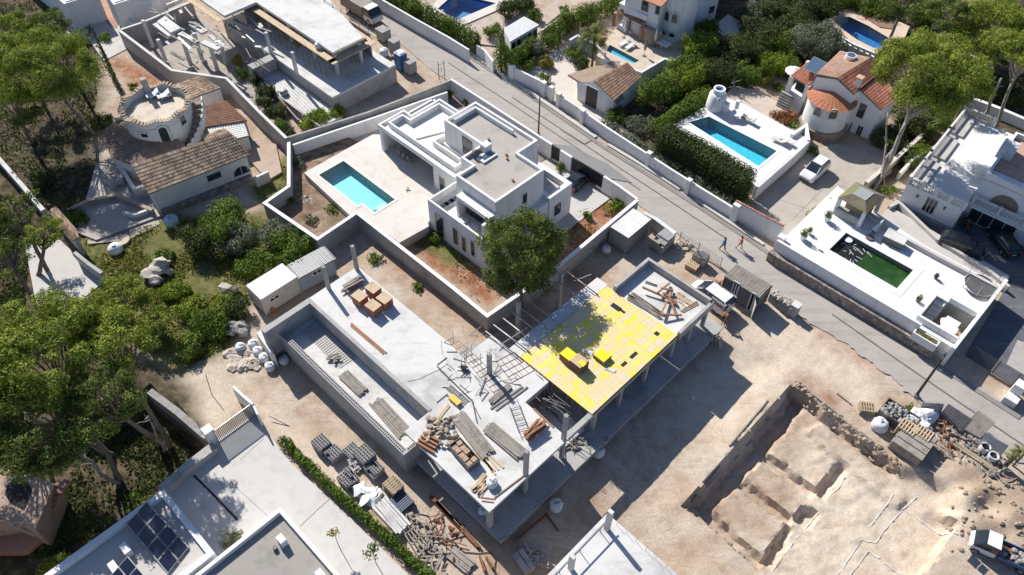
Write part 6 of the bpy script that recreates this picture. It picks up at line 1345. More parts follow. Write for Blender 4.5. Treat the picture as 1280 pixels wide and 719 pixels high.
p = G(783, 34, Z1+.5); T = Thing('sofa', 'grey sofa under the tiled porch of the tower villa', 'sofa', (p[0], p[1], Z1)); m = MB(); m.box((p[0], p[1], 0), (2.2, .9, .45), YAW, z0=Z1); T.part('seat', m, SACK); m = MB(); q = p+EV*.4; m.box((q[0], q[1], 0), (2.2, .2, .9), YAW, z0=Z1); T.part('backrest', m, SACK)
structure('patio', sheetmb(poly([(895, 30), (910, 18), (935, 32), (925, 45), (905, 42)], .3), .3, .3), BEIGEPAVE); wallthing('white curved patio wall right of the tower villa', [(893, 34), (905, 44), (912, 40)], .9, 0, .25, WHITE)
# ---- pool terrace C
Zc = 1.4
PC = [tuple(UVP(*q)[:2]) for q in ((-38.6, 69.4), (-38.6, 72.6), (-28.1, 72.6), (-28.1, 69.4))]
PC = poly([(861, 153), (886, 146), (971, 189), (948, 208)], Zc)
TC_ = poly([(842, 156), (880, 134), (905, 122), (930, 130), (1000, 168), (1011, 174), (944, 232), (930, 222)], Zc); structure('pool_terrace', sheetmb(TC_, Zc, 1.5, [PC]), WROOF); pool('long blue pool on the white terrace behind the clipped hedge', PC, Zc, Zc-.15, Zc-1.35, poolmat('mid blue pool lining', (.03, .46, .60), (.05, .58, .70)), cop=WHITE, cw=.3)
wallthing('white wall under the right end of the blue pool terrace', [(1012, 175), (985, 200), (946, 234)], Zc+.3, -.1, .3, WHITE, cap=WHITE2)
structure('garden_path', sheetmb(poly([(905, 122), (915, 108), (945, 112), (985, 135), (1010, 160), (1010, 172), (1000, 168), (930, 130)], .9), .9, 1.0), M('buff path', (.55, .46, .37), .9, .12, .7, 8))
p = G(894, 134, Zc); T = Thing('well_tower', 'small white round well house at the corner of the blue pool', 'well house', (p[0], p[1], Zc)); m = MB(); m.rev(tuple(p), [(1.2, 0), (1.05, 1.9), (.7, 2.1)], 20); T.part('body', m, WHITE, smooth=True); m = MB(); m.rev(tuple(p), [(.7, 2.0), (.72, 2.7), (.5, 2.7), (.5, 2.3)], 20); T.part('rim', m, WHITE, smooth=False); m = MB(); m.tube(p+[0, 0, 2.25], p+[0, 0, 2.4], .5, n=16); T.part('water_surface', m, M('blue glaze', (.05, .2, .4), .3, .05, 1, 5)); towerwin(T, p, 1.12, 899, 125, .3, .5, True)
q = p+EU*1.3; m = MB(); m.box((q[0], q[1], 0), (.7, .6, 1.3), YAW, z0=Zc); T.part('annex', m, WHITE)
p = G(920, 148, Zc); m = MB(); m.tube(p, p+[0, 0, .75], .3, .35, n=14); m.tube(p+[0, 0, .75], p+[0, 0, .8], .7, n=18); single('pedestal_table', m, WHITE, 'white round pedestal table near the top of the blue pool', 'table')
for k, (px, py, l) in enumerate(((935, 149, 'flat mat lounger beside the round pedestal table'), (974, 175, 'left grey lounger at the right end of the blue pool terrace'), (984, 176, 'right grey lounger at the right end of the blue pool terrace'))): lounger(px, py, Zc, YAW+.1, l, CONC if k else M('grey mat', (.35, .34, .33), .8, .1, 1, 6))
p = G(920, 137, Zc); m = MB(); m.tube(p, p+[0, 0, 1.3], .25, n=12); single('pillar', m, WHITE, 'short white round pillar next to the well house', 'pillar', smooth=False)
wallthing('low white planter wall at the pool terrace corner by the drive', [(990, 168), (1008, 156), (1011, 175)], Zc+.5, 0, .35, WHITE)
# ---- house with red roofs
RH = Thing('red_roof_house', 'white house with red tiled roofs, a round bay and solar collectors', 'house', G(1050, 160, 0)); rz_ = azim((1047, 97.5), (1087, 73), 6.8)
def quadroof(T, pts, zs, mat): return lowroof(T, pts, zs, mat, False)
def house(T, px, z, zt, mat=WHITE, name='wall'): m = MB(); m.prism(poly(px, z), -.1, zt); return T.part(name, m, mat)
lowroof(RH, [(1050, 64), (1088, 72.5), (1046.5, 98), (1020, 93)], (6.3, 6.9, 6.9, 6.3), TPINK, False)
tileroof(RH, GP(1047, 97.5, 6.9), GP(1088, 72.5, 6.9), GP(1104, 88, 5.8), GP(1068, 117.5, 5.8), TRED)
tileroof(RH, GP(1076, 113, 5.6), GP(1104, 90, 5.6), GP(1122, 124, 4.4), GP(1102, 138, 4.4), TRED)
tileroof(RH, GP(1010, 77, 5.2), GP(1022, 96, 5.2), GP(1010, 108, 4.6), GP(988, 95, 4.6), TRED)
m = MB(); q = [GP(*a) for a in ((1021, 95, 6.2), (1047, 99, 6.8), (1067, 118, 5.7), (1101, 95, 5.7), (1087, 74, 6.8), (1052, 67, 6.2))]; n = 6; m.add([(a[0], a[1], -.1) for a in q]+[(a[0], a[1], a[2]-.1) for a in q], [(i, (i+1) % n, n+(i+1) % n, n+i) for i in range(n)]); RH.part('wall', m, WHITE)
m = MB(); q = [GP(*a) for a in ((1056, 119, 4.9), (1077, 114.5, 5.5), (1101, 137, 4.3), (1120, 125, 4.3), (1103, 98, 5.0))]; n = 5; m.add([(a[0], a[1], -.1) for a in q]+[(a[0], a[1], a[2]-.08) for a in q], [(i, (i+1) % n, n+(i+1) % n, n+i) for i in range(n)]); RH.part('wall', m, WHITE)
F = Face(tuple(q[1][:2]), tuple(q[2][:2]), 0, pix=False); Fw = Face(tuple(q[0][:2]), tuple(q[2][:2]), 0, pix=False)
win(RH, F, (1070, 145), (1084, 132), WD, 'window', panes=2, fw=.1); win(RH, F, (1057, 170), (1066, 154), WM, 'door'); win(RH, F, (1066, 174), (1080, 159), WM, 'french_window', panes=2, fw=.09)
bc = G(1040, 122, 4.2); Rb = 2.55; m = MB(); m.rev((bc[0], bc[1], 0), [(Rb, -.1), (Rb, 4.25)], 28); RH.part('round_bay', m, WHITE, smooth=True); m = MB(); m.rev((bc[0], bc[1], 0), [(Rb+.3, -.1), (Rb+.25, .9), (Rb, .95)], 28); RH.part('stone_base', m, M('tan stone base', (.38, .29, .21), .9, .25, 2, 8))
vs = []; fs = []; K_ = 28*4; m = MB()
for i in range(K_):
    t = 2*math.pi*i/K_; z = 4.2+.05*abs(math.sin(i*math.pi/4)); vs.append((bc[0]+(Rb+.35)*math.cos(t), bc[1]+(Rb+.35)*math.sin(t), z))
vs.append((bc[0], bc[1]+.0, 5.2)); m.add(vs, [(i, (i+1) % K_, K_) for i in range(K_)]); RH.part('bay_roof', m, M('red fan tiles', (.44, .18, .10), .9, .2, 3, 10))
for px, py in ((1023, 139), (1041.5, 143)): towerwin(RH, bc, Rb, px, py, 1.05, 1.35, True)
m = MB(); q = [GP(*a) for a in ((990, 97, 4.4), (1010, 108.5, 4.4), (1022, 97, 4.4), (1010, 79, 4.4))]; m.prism([tuple(a[:2]) for a in q], -.1, 2.6); RH.part('porch_wall', m, WHITE); m = MB(); m.prism([tuple(a[:2]) for a in (q[1]*.6+q[0]*.4, q[1], q[2], q[3], q[0], q[0]*.8+q[1]*.2, q[3]*.8+q[2]*.2, q[2]*.8+q[3]*.2)], 2.6, 2.61); 
for a in (q[0], q[1], q[2], q[3]): m = MB(); m.box((a[0], a[1], 0), (.5, .5, 2.1), YAW, z0=2.5); RH.part('porch_pillar', m, WHITE)
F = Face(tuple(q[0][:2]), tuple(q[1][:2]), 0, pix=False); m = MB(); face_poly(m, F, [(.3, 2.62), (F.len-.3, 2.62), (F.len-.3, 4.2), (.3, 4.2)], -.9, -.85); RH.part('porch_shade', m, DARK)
m = MB(); q_ = GP(1073, 103, 6.6); m.box((q_[0], q_[1], 0), (.55, .55, 1.2), YAW, z0=6.0); RH.part('chimney', m, WHITE); m = MB(); m.box((q_[0], q_[1], 0), (.8, .8, .15), YAW, z0=7.2); RH.part('chimney_cap', m, TPINK, smooth=False)
q_ = GP(1063, 72, 6.8); m = MB(); m.tube(q_-[0, 0, .3], q_+[0, 0, .35], .62, n=20); w_ = RH.part('skylight_dome', m, WHITE); m = MB(); m.tube(q_+[0, 0, .35], q_+[0, 0, .37], .5, n=20); RH.part('glass', m, GLASSB, w_)
solar('pair of bluish solar collectors on the red roofed house', [(1004, 86), (1019, 92), (1036, 79), (1018, 70)], 5.6, 5.9, 2, 1, glass=GLASSB)
p = G(995, 84, 3); m = MB(); m.rev((p[0], p[1], 0), [(1.2, 2.4), (.02, 3.0)], 10); T = Thing('parasol', 'open white parasol behind the left roof of the red roofed house', 'parasol', (p[0], p[1], 0)); T.part('canopy', m, WHITE); T.part('pole', MB().tube((p[0], p[1], 0), (p[0], p[1], 2.9), .04), STEEL)
m = MB()
for k in range(8): a_ = GP(984-k*1.2, 118+k*3.2, 2.4-k*.28); m.box((a_[0], a_[1], 0), (1.6, .35, .3), YAW, z0=max(0, 2.2-k*.28))
RH.part('outside_stair', m, ROCKG)
# ---- drive and forecourt
structure('stone_drive', sheetmb(poly([(945, 256), (1012, 190), (1040, 180), (1085, 180), (1110, 190), (1115, 215), (1085, 236), (1050, 252), (1020, 275), (980, 300), (960, 278)], .1), .1, .3), DRIVE)
for a, b in (((1003, 218), (1025, 240)), ((975, 250), (1012, 262)), ((990, 275), (1030, 235))): strip('paving_joint', [a, b], .06, .108, CONCD, .02)
wallthing('white dividing wall between the drive and the green pool terrace', [(979, 300), (1000, 285), (1022, 269), (1050, 249)], 1.9, 0, .3, WHITE, cap=WHITE2)
wallthing('buff double wall running up between the pine trunks and the drive', [(1083, 228), (1110, 206), (1140, 180), (1172, 152)], 1.2, 0, .35, M('buff cap wall', (.48, .42, .35), .9, .12, 1, 8), cap=BEIGEPAVE)
wallthing('second pale wall below the pine, parallel to the buff wall', [(1125, 216), (1140, 200), (1170, 182)], 1.0, 0, .3, WHITE2)
# ---- green pool terrace
Zd = 2.1
D_ = [tuple(UVP(*q)[:2]) for q in ((-20, 59.3), (-1.5, 59.3), (-1.5, 69.8), (-9.5, 69.8), (-14, 70.5), (-20.2, 71.5))]
PD = [tuple(UVP(*q)[:2]) for q in ((-15.9, 62.3), (-8.6, 62.3), (-8.6, 65.7), (-15.9, 65.7))]
SK = [tuple(UVP(*q)[:2]) for q in ((-5.4, 60.2), (-1.7, 60.2), (-1.7, 64.2), (-5.4, 64.2))]
structure('pool_terrace', sheetmb(D_, Zd, 2.2, [inset(PD, -.01), SK]), WROOF)
gm, gt, gb = nt('algae green water'); f1 = noise(gt, .5, 6, .7, dist=1.2); gt.links.new(ramp(gt, f1, [(.25, (.012, .035, .008)), (.5, (.02, .065, .012)), (.62, (.04, .085, .02)), (.7, (.12, .13, .06))]), gb.inputs['Base Color']); gb.inputs['Roughness'].default_value = .25; bump(gt, gb, f1, .2, .02)
T = pool('half drained pool with bright green algae water behind the stone street wall', PD, Zd, Zd-.55, Zd-1.6, M('dirty pool lining', (.16, .19, .18), .7, .2, 1, 6), cop=WHITE, cw=.75, water_=gm)
m = MB()
for k in range(26): a = UVP(r.uniform(-15.6, -12.8), r.uniform(62.5, 65.5), Zd-.54); d = np.array([r.uniform(-1, 1), r.uniform(-1, 1), .02])*r.uniform(.2, .7); m.bar(a-d, a+d, .05, .02)
T.part('foam', m, PLAST); T.part('dark_water', MB().prism(UR(-15.88, -13.1, 62.32, 65.68), Zd-.7, Zd-.545), gloss('murky water', (.02, .025, .025), .1)); q = UVP(-15.3, 65.3, Zd-.4); m = MB(); m.tube(q, q+[0, 0, .12], .4, n=16); T.part('float_ring', m, WHITE)
wallthing('high white wall of the green pool terrace above the stone facing', [tuple(UVP(*q)[:2]) for q in ((-20.1, 59.15), (-4.8, 59.15))], 2.75, 1.2, .28, WHITE, pix=False)
wallthing('rough brown stone facing along the street below the white terrace wall', [tuple(UVP(*q)[:2]) for q in ((-20.3, 58.75), (-2.6, 58.75))], 1.35, -.1, .6, STONEW, pix=False)
wallthing('white end wall of the green pool terrace towards the dark court', [tuple(UVP(*q)[:2]) for q in ((-1.5, 58.6), (-1.5, 70.2))], 2.8, 0, .3, WHITE, pix=False)
wallthing('white wall around the sunken corner of the green pool terrace', [tuple(UVP(*q)[:2]) for q in ((-5.5, 60.0), (-1.6, 60.0))], 2.8, 0, .25, WHITE, pix=False)
wallthing('white cross wall beside the steps of the green pool terrace', [tuple(UVP(*q)[:2]) for q in ((-5.5, 60.1), (-5.5, 64.2))], 2.7, 0, .22, WHITE, pix=False)
wallthing('inner white wall behind the covered object in the sunken corner', [tuple(UVP(*q)[:2]) for q in ((-4.3, 64.3), (-1.7, 64.3))], 2.7, 0, .2, WHITE, pix=False)
m = MB()
for k in range(6): ub(m, -5.3+.01, -4.4, 63.9-k*.5-.45, 63.9-k*.5, 0, 2.0-k*.3)
single('steps', m, CONC, 'grey steps going down in the sunken terrace corner', 'steps'); m = MB(); p = UVP(-3.0, 62.1, .0); m.box((p[0], p[1], 0), (1.3, 2.3, 1.5), YAW, z0=.0); m.blob((p[0], p[1], 1.5), (.7, 1.1, .25), 4, 2); single('covered_boat', m, PLAST, 'white covered object standing in the sunken terrace corner', 'cover')
T = Thing('planter', 'white planter box with low green plants on the terrace wall', 'planter', UVP(-3.9, 58.9, 1.4)); m = MB(); shell(m, UR(-5, -2.7, 58.3, 59.1), 1.3, 2.2, 2.0, .12); T.part('box', m, WHITE); link('plants', foliage_mesh('plants', [(x, y, .7, .3, .25, .18) for x, y in [tuple((UVP(u, 58.7)-UVP(-3.9, 58.9))[:2]) for u in (-4.6, -4.1, -3.6, -3.1)]], LYEL, .09), T.o)
T = Thing('gazebo', 'small gazebo with a mossy green hipped roof beside the terrace wall', 'gazebo', G(1077, 262, Zd)); q = [GP(*a) for a in ((1047, 247, 4.3), (1083, 267, 4.3), (1108, 246, 4.3), (1070, 227, 4.3))]; ap = sum(q)/4; ap[2] = 5.2; qi = [a*.45+ap*.55 for a in q]
m = MB(); m.add([*q, *qi], [(i, (i+1) % 4, 4+(i+1) % 4, 4+i) for i in range(4)]); MR = M('mossy shingle', (.22, .18, .13), .95, .3, 1.2, 12, col2=(.13, .11, .08), stain=((.14, .18, .03), .6, .47)); T.part('roof', m, MR); m = MB(); m.add([a+[0, 0, .03] for a in qi], [(0, 1, 2, 3)]); T.part('skylight', m, GREYP)
for a in q: m = MB(); a2 = a*.86+ap*.14; m.box((a2[0], a2[1], 0), (.35, .35, 4.2-Zd), YAW, z0=Zd); T.part('pillar', m, WHITE)
m = MB(); a2 = (q[0]+q[1])/2*.8+ap*.2; m.box((a2[0], a2[1], 0), (2.8, .6, 1.0), YAW, z0=Zd); T.part('counter', m, CONCW); m = MB(); m.prism([tuple((a*.7+ap*.3)[:2]) for a in q], Zd, Zd+2.0) if False else m.prism([tuple((a*.7+ap*.3)[:2]) for a in (q[3], q[2], (q[2]+q[1])/2, (q[3]+q[0])/2)], Zd, 4.1); T.part('back_wall', m, M('dark tan wall', (.25, .2, .16), .9, .15, 1, 6))
p = G(1120, 296, Zd+.9); T = Thing('outdoor_kitchen', 'grey topped outdoor kitchen block near the closed white parasol', 'outdoor kitchen', (p[0], p[1], Zd)); m = MB(); m.box((p[0], p[1], 0), (2.0, 1.1, .8), YAW+.1, z0=Zd); T.part('body', m, STEELD); m = MB(); m.box((p[0], p[1], 0), (2.1, 1.2, .08), YAW+.1, z0=Zd+.8); T.part('worktop', m, CONC)
p = G(1091, 291, Zd); T = Thing('parasol', 'closed white parasol leaning beside the outdoor kitchen', 'parasol', tuple(p)); q_ = G(1103, 279, Zd+.9); m = MB(); m.tube(p+[0, 0, .3], q_+[0, 0, .5], .32, .04, n=8); T.part('canopy', m, PLAST); m = MB(); m.tube(p, p+[0, 0, .3], .25, n=10); T.part('base', m, CONCD)
def pot(px, py, z, s, label, mat=WHITE, plant=None, seed=0):
    p = G(px, py, z); T = Thing('plant_pot', label, 'plant pot', tuple(p)); m = MB(); m.rev(tuple(p), [(.02, 0), (.2*s, 0), (.3*s, .5*s), (.26*s, .5*s)], 12); T.part('pot', m, mat); link('plant', foliage_mesh('plant', [(0, 0, .75*s, .3*s, .3*s, .32*s)], plant or LHEDGE, .09, 30, np.random.default_rng(seed)), T.o); return T
pot(1033, 276, Zd, 1.3, 'larger white plant pot by the dividing wall, nearer the gazebo'); pot(1003, 299, Zd, 1.3, 'white plant pot with a dark plant at the left end of the terrace', seed=2); pot(1011, 292, Zd, .8, 'tiny plant pot between the two white plant pots', seed=3); pot(1147, 377, Zd, .9, 'small green plant on the white terrace below the green pool', STEELD, LBRIGHT, 4); pot(1169, 348, Zd, .7, 'small dark pot on the white terrace right of the green pool', STEELD, LDARK, 5)
p = G(1087, 298, Zd); m = MB(); m.tube(p, p+[0, 0, .18], .42, n=18); single('float_ring', m, STEELD, 'dark round ring on the coping edge of the green pool', 'ring')
m = MB(); p = G(1026, 314, Zd); m.box((p[0], p[1], 0), (.5, .2, .06), YAW, z0=Zd); single('skimmer_lid', m, STEELD, 'small dark lid on the white paving left of the green pool', 'lid')
p = G(1224, 357, Zd+.3); T = Thing('trampoline', 'round black trampoline at the right end of the white terrace', 'trampoline', (p[0], p[1], Zd)); m = MB(); m.tube(p, p+[0, 0, .06], 1.4, n=24); T.part('mat', m, STEELD); m = MB(); m.rev((p[0], p[1], Zd), [(1.4, .28), (1.5, .36), (1.4, .44)], 24); T.part('rim', m, STEEL)
for k in range(6): a = k*1.047; m = MB(); m.tube((p[0]+1.45*math.cos(a), p[1]+1.45*math.sin(a), Zd), (p[0]+1.45*math.cos(a), p[1]+1.45*math.sin(a), Zd+1.6), .03, n=6); T.part('post', m, STEEL)
# ramps and dark court
structure('dark_court', sheetmb(poly([(1128, 250), (1195, 284), (1216, 262), (1300, 296), (1500, 400), (1420, 560), (1290, 498), (1207, 443), (1262, 352), (1160, 310)], .1), .1, .3), ASPH)
structure('court_sun_patch', sheetmb(poly([(1258, 455), (1272, 425), (1300, 435), (1300, 480)], .105), .106, .01), M('sunlit patch colour', (.4, .37, .33), .9, .1, 1, 8))  # pale sheet paints a pool of sunlight onto the dark court
structure('ramp', sheetmb(poly([(1103, 268), (1112, 258), (1160, 285), (1262, 345), (1255, 360), (1180, 320), (1110, 290)], .5), .5, .5), PAVE)
wallthing('low beige wall dividing the ramp from the dark court', [(1112, 258), (1124, 252), (1172, 298), (1240, 340), (1262, 358)], .9, 0, .35, PAVE)
wallthing('beige terrace wall behind the green pool with dark openings', [(1083, 264), (1110, 285), (1165, 315), (1250, 360)], Zd+.5, 0, .35, PAVE)
meshfence([(1207, 446), (1240, 466), (1290, 497)], 1.7, 'dark mesh fence closing the dark court towards the street', STEELD, z=.1, step=.16)
p = G(1272, 490, 1.6); T = Thing('gate_pier', 'white pier with a ledge at the right edge of the photo', 'pier', (p[0], p[1], 0)); m = MB(); m.box((p[0]+.5, p[1]+.6, 0), (.9, .9, 1.9), YAW, z0=0); T.part('shaft', m, WHITE); m = MB(); m.box((p[0]-.1, p[1]-.1, 0), (1.1, 1.0, .9), YAW, z0=0); T.part('ledge', m, WHITE2)
# ---- right white house
EH = Thing('white_house', 'white house with balustraded roof terrace at the right edge', 'house', G(1190, 230, 0)); ye = azim((1134, 229), (1206, 261), 3.6)
ce, se = math.cos(ye), math.sin(ye)
z_e = 3.3
pts = poly([(1134, 230), (1204, 262), (1240, 212), (1236, 158), (1222, 148)], z_e); 
e0 = G(1134, 230, z_e); e1 = G(1204, 262, z_e); d_e = (e1-e0)/np.linalg.norm(e1-e0); s_e = np.array([-d_e[1], d_e[0], 0]); Le = np.linalg.norm(e1-e0); We = float(np.dot(G(1222, 150, z_e)-e0, s_e))
PE = [tuple(q[:2]) for q in (e0, e1, e1+s_e*We, e0+s_e*We)]
m = MB(); m.prism(PE, -.1, z_e-.05); EH.part('wall', m, WHITE); EH.part('roof_terrace', MB().prism(inset(PE, .05), z_e-.05, z_e+.02), WROOF)
def balustrade(T, a, b, z, h=.95, step=.26, posts=3):
    a = np.array([a[0], a[1], z]); b = np.array([b[0], b[1], z]); m = MB(); m.bar(a+[0, 0, h], b+[0, 0, h], .22, .12); m.bar(a+[0, 0, .08], b+[0, 0, .08], .22, .14); o = T.part('balustrade', m, WHITE2); L_ = np.linalg.norm(b-a); m = MB()
    for k in range(int(L_/step)): q = a+(b-a)*(k+.5)*step/L_; m.tube(q+[0, 0, .1], q+[0, 0, h], .065, n=5)
    T.part('balusters', m, WHITE2, o)
    for k in range(posts+1): q = a+(b-a)*k/posts; T.part('post', MB().box((q[0], q[1], 0), (.32, .32, h+.15), ye, z0=z), WHITE2, o)
balustrade(EH, PE[0], PE[1], z_e, posts=4); balustrade(EH, PE[3], (np.array(PE[3])*.45+np.array(PE[2])*.55), z_e, posts=1)
for k in range(3):
    s0, s1 = .02+k*.33, .02+(k+1)*.33; a = np.array(PE[0])*(1-s0)+np.array(PE[3])*s0; b = np.array(PE[0])*(1-s1)+np.array(PE[3])*s1; off = -d_e[:2]*k*-.0
    balustrade(EH, a+off, b+off, z_e, posts=1)
    m = MB(); q = (a+b)/2+d_e[:2]*.9; m.box((q[0], q[1], 0), (1.3, We*.27, .25), ye, z0=z_e+.02); EH.part('planter', m, PAVE)
F = Face(PE[0], PE[1], 0, pix=False)
win(EH, F, (1151, 262), (1174, 252), WM, 'patio_door', panes=3, fw=.1)
for px, py in ((1147, 245), (1181, 260)): u_, zz_ = F.at(px, py); m = MB(); q = F.P(u_, zz_, .1); m.box(tuple(q), (.2, .2, .3), ye); EH.part('wall_lamp', m, STEELD)
m = MB(); f0 = F.P(0, 0, .25); m.bar(F.P(.0, .25, .2), F.P(F.len, .25, .2), .4, .7); EH.part('stone_base', m, CONCD)
f0 = np.array([*PE[1], 0])+s_e*3.0; f1 = f0+d_e*12; P2 = [tuple(q[:2]) for q in (f0, f1, f1+s_e*9, f0+s_e*9)]
m = MB(); m.prism(P2, -.1, 5.6); EH.part('wall', m, WHITE); m = MB(); m.prism([tuple(q[:2]) for q in (f0+s_e*2+d_e*.2, f1+s_e*2, f1+s_e*8.8, f0+s_e*8.8+d_e*.2)], 5.6, 5.72); EH.part('roof', m, TPINK if False else M('faded pink roof', (.50, .33, .25), .9, .15, 2, 10)); shell_m = MB(); shell(shell_m, P2, 5.5, 6.3, 5.6, .25); EH.part('parapet', shell_m, WHITE)
F = Face(P2[0], P2[1], 0, pix=False); win(EH, F, (.5, .1), (5.2, 2.3), WM, 'patio_door', panes=4, fw=.12, pix=False); win(EH, F, (6.6, .1), (10.5, 2.3), WM, 'patio_door', panes=3, fw=.12, pix=False); win(EH, F, (1.6, 3.3), (4.4, 4.9), (WHITE, M('tan recess', (.22, .18, .13), .9, .1, 1, 6)), 'arched_opening', arch=True, pix=False); win(EH, F, (7.4, 3.3), (9.6, 4.8), WM, 'window', arch=True, pix=False)
g0, g1 = F.P(.3, 2.6, .6), F.P(5.6, 2.6, .6); m = MB(); m.bar(F.P(.2, 2.55, .5), F.P(11.5, 2.55, .5), 1.0, .2); EH.part('balcony', m, WHITE); balustrade(EH, g0, g1, 2.65, posts=2); balustrade(EH, F.P(6.8, 0, .6), F.P(11, 0, .6), 2.65, posts=2)
m = MB(); q = f0+s_e*5+[0, 0, 5.6]; m.box((q[0]+.5, q[1], 0), (1.5, 2.2, 1.2), ye, z0=5.6); EH.part('chimney', m, WHITE2)
# ---- upper right pool
PU = poly([(1042, 26), (1050, 21), (1062, 21), (1085, 32), (1112, 48), (1106, 60), (1092, 60), (1072, 50), (1055, 38)], .9)
structure('pool_deck', sheetmb(poly([(1036, 26), (1048, 14), (1075, 8), (1120, 25), (1137, 33), (1130, 50), (1112, 66), (1092, 66), (1062, 50), (1042, 36)], .9), .9, 1.0, [PU]), M('peach deck', (.62, .48, .36), .85, .08, .6, 8)); pool('dark blue curved pool in the upper right corner', PU, .9, .75, -.6, PDEEP)
structure('earth_bed', sheetmb(poly([(1066, 12), (1078, 6), (1118, 24), (1116, 36), (1100, 34)], 1.0), 1.0, .1), M('brown bed', (.28, .18, .12), 1, .2, 1, 8))
T = Thing('balustrade', 'white arched parapet wall below the dark blue curved pool', 'balustrade', G(1080, 65, 0)); T.part('wall', wallpath([(1052, 50), (1068, 60), (1104, 76)], .8, 0, .3), WHITE); T.part('rail', wallpath([(1052, 46), (1068, 55), (1106, 71)], 1.5, 1.35, .35), WHITE); 
for k in range(8): m = MB(); q = G(1053+k*7.2, 47+k*3.6, 1.4); m.box((q[0], q[1], 0), (.3, .3, .7), YAW, z0=.75); T.part('pillar', m, WHITE)
for l, pth in (('white garden wall fragment between the big pine and the top right pine', [(1178, 38), (1190, 46), (1207, 52)]), ('blue shaded white wall below the top right pine', [(1213, 68), (1225, 74), (1241, 81)]), ('small white wall piece right of the top right pine', [(1248, 62), (1258, 64)]), ('white wall at the top beside the small roof', [(1168, 24), (1180, 26), (1190, 25)]), ('grey white wall far below the right pines', [(1215, 122), (1250, 135), (1290, 152)])): wallthing(l, pth, 1.3, 0, .5, WHITE)
T = Thing('small_house', 'corner of a brown tiled roof at the top edge near the right pines', 'house', G(1208, 10, 0)); lowroof(T, [(1210, -12), (1225, -6), (1215, 14), (1199, 10)], (3, 3, 2.6, 2.6), TBRN, True)
T = Thing('tan_house', 'tan house corner with an arched window at the bottom left edge', 'house', G(20, 620, -2.6)); m = MB(); m.prism(poly([(-40, 590), (0, 585), (35, 590), (68, 605), (44, 662), (10, 650), (-40, 660)], .5), -2.7, .5); T.part('wall', m, M('tan render', (.40, .29, .21), .9, .15, 1, 6)); m = MB(); m.prism(poly([(10, 605), (20, 597), (34, 602), (40, 612), (30, 638), (14, 630), (6, 618)], .52), .4, .54); T.part('opening', m, DARK)
m = MB()
for k in range(9): a, b = G(72-k*3.2, 602+k*7, .3-k*.22), G(84-k*3.4, 606+k*7, .3-k*.22); m.bar(a, b, .7, .25)
T.part('brick_steps', m, TERRA); m = MB(); m.prism(poly([(-10, 662), (50, 655), (55, 670), (30, 690), (-10, 690)], -1.8), -2.7, -1.8); T.part('terrace', m, TERRA)
# ---- right building site: excavation chalk lines, banks, scattered gear
CH = M('chalk line', (.66, .62, .56), 1, .1, 3, 10, bmp=0)
def drape(path, w, name, mat=CH, lift=.03, jit=.04, zz=-1.5):
    m = MB(); r_ = random.Random(len(path)+int(path[0][0])); pts = []
    for a, b in zip(path[:-1], path[1:]):
        A, B = G(*a, zz), G(*b, zz); n = max(2, int(np.linalg.norm(B-A)/.35))
        for k in range(n): q = A+(B-A)*k/n; pts.append(q)
    pts.append(B); vs = []; fs = []
    for i, q in enumerate(pts):
        d = pts[min(i+1, len(pts)-1)]-pts[max(i-1, 0)]; d /= np.linalg.norm(d)+1e-9; s = np.array([-d[1], d[0], 0])*w/2*r_.uniform(.6, 1.3); c = q+np.array([r_.uniform(-jit, jit), r_.uniform(-jit, jit), 0])
        for e in (c+s, c-s): vs.append((e[0], e[1], gz(e[0], e[1])+lift+.02))
    for i in range(len(pts)-1):
        if r_.random() > .06: fs.append((2*i, 2*i+1, 2*i+3, 2*i+2))
    m.add(vs, fs); structure(name, m, mat)
for pth in ([(1060, 588), (1048, 610), (1034, 622)], [(1022, 640), (1008, 658), (994, 674), (980, 693), (964, 716)], [(1114, 621), (1104, 636), (1094, 650)], [(1092, 652), (1084, 661)], [(1141, 626), (1130, 636), (1117, 649), (1104, 664), (1093, 680)], [(1076, 676), (1064, 694), (1046, 719)], [(1084, 690), (1074, 704), (1062, 719)], [(1132, 640), (1160, 661), (1192, 683), (1216, 712)], [(1086, 690), (1104, 704), (1126, 719)], [(1076, 676), (1100, 682)]): drape(pth, .10, 'chalk_line')
m = MB()
for k in range(230):
    if k < 110: t_ = r.random(); px, py = 995+t_*130, 480+t_*104+r.uniform(-4, 6); z_ = -.05
    elif k < 150: t_ = r.random(); px, py = 856+t_*104, 630+t_*88+r.uniform(-3, 3); z_ = 0
    else: px, py = r.uniform(1190, 1280), r.uniform(600, 690); z_ = .1
    p = G(px, py, z_); s_ = r.uniform(.08, .28); m.blob((p[0], p[1], gz(p[0], p[1])+s_*.2), (s_, s_*r.uniform(.6, 1), s_*.6), k, 1)
single('stones', m, M('earth clods', (.40, .31, .22), 1, .3, 2, 9, bmp=.5), 'loose stones and clods along the excavation banks', 'stones', kind='stuff')
m = MB()
for a, b in (((1002, 482), (1050, 520)), ((1050, 522), (1078, 545)), ((1075, 540), (1095, 556)), ((960, 500), (912, 556)), ((1046, 492), (1064, 506)), ((865, 622), (902, 578)), ((905, 668), (938, 700))): p, q = G(*a, .0), G(*b, .0); m.bar([p[0], p[1], gz(p[0], p[1])+.08], [q[0], q[1], gz(q[0], q[1])+.08], .12, .1)
single('batter_boards', m, WOODG, 'long grey boards lying along the excavation rim', 'boards', kind='stuff')
pallet_stack(1085, 508, 0, 'leaning pile of pale pallets above the excavation bank', 5, yaw=YAW+.6, mat=WOOD); pallet_stack(1136, 533, 0, 'pale pallets left of the double pallet pile near the skip', 9, (1.4, 1.2), mat=PINEW); pallet_stack(1155, 540, 0, 'pale pallets right of the double pallet pile near the skip', 9, (1.4, 1.2), mat=PINEW)
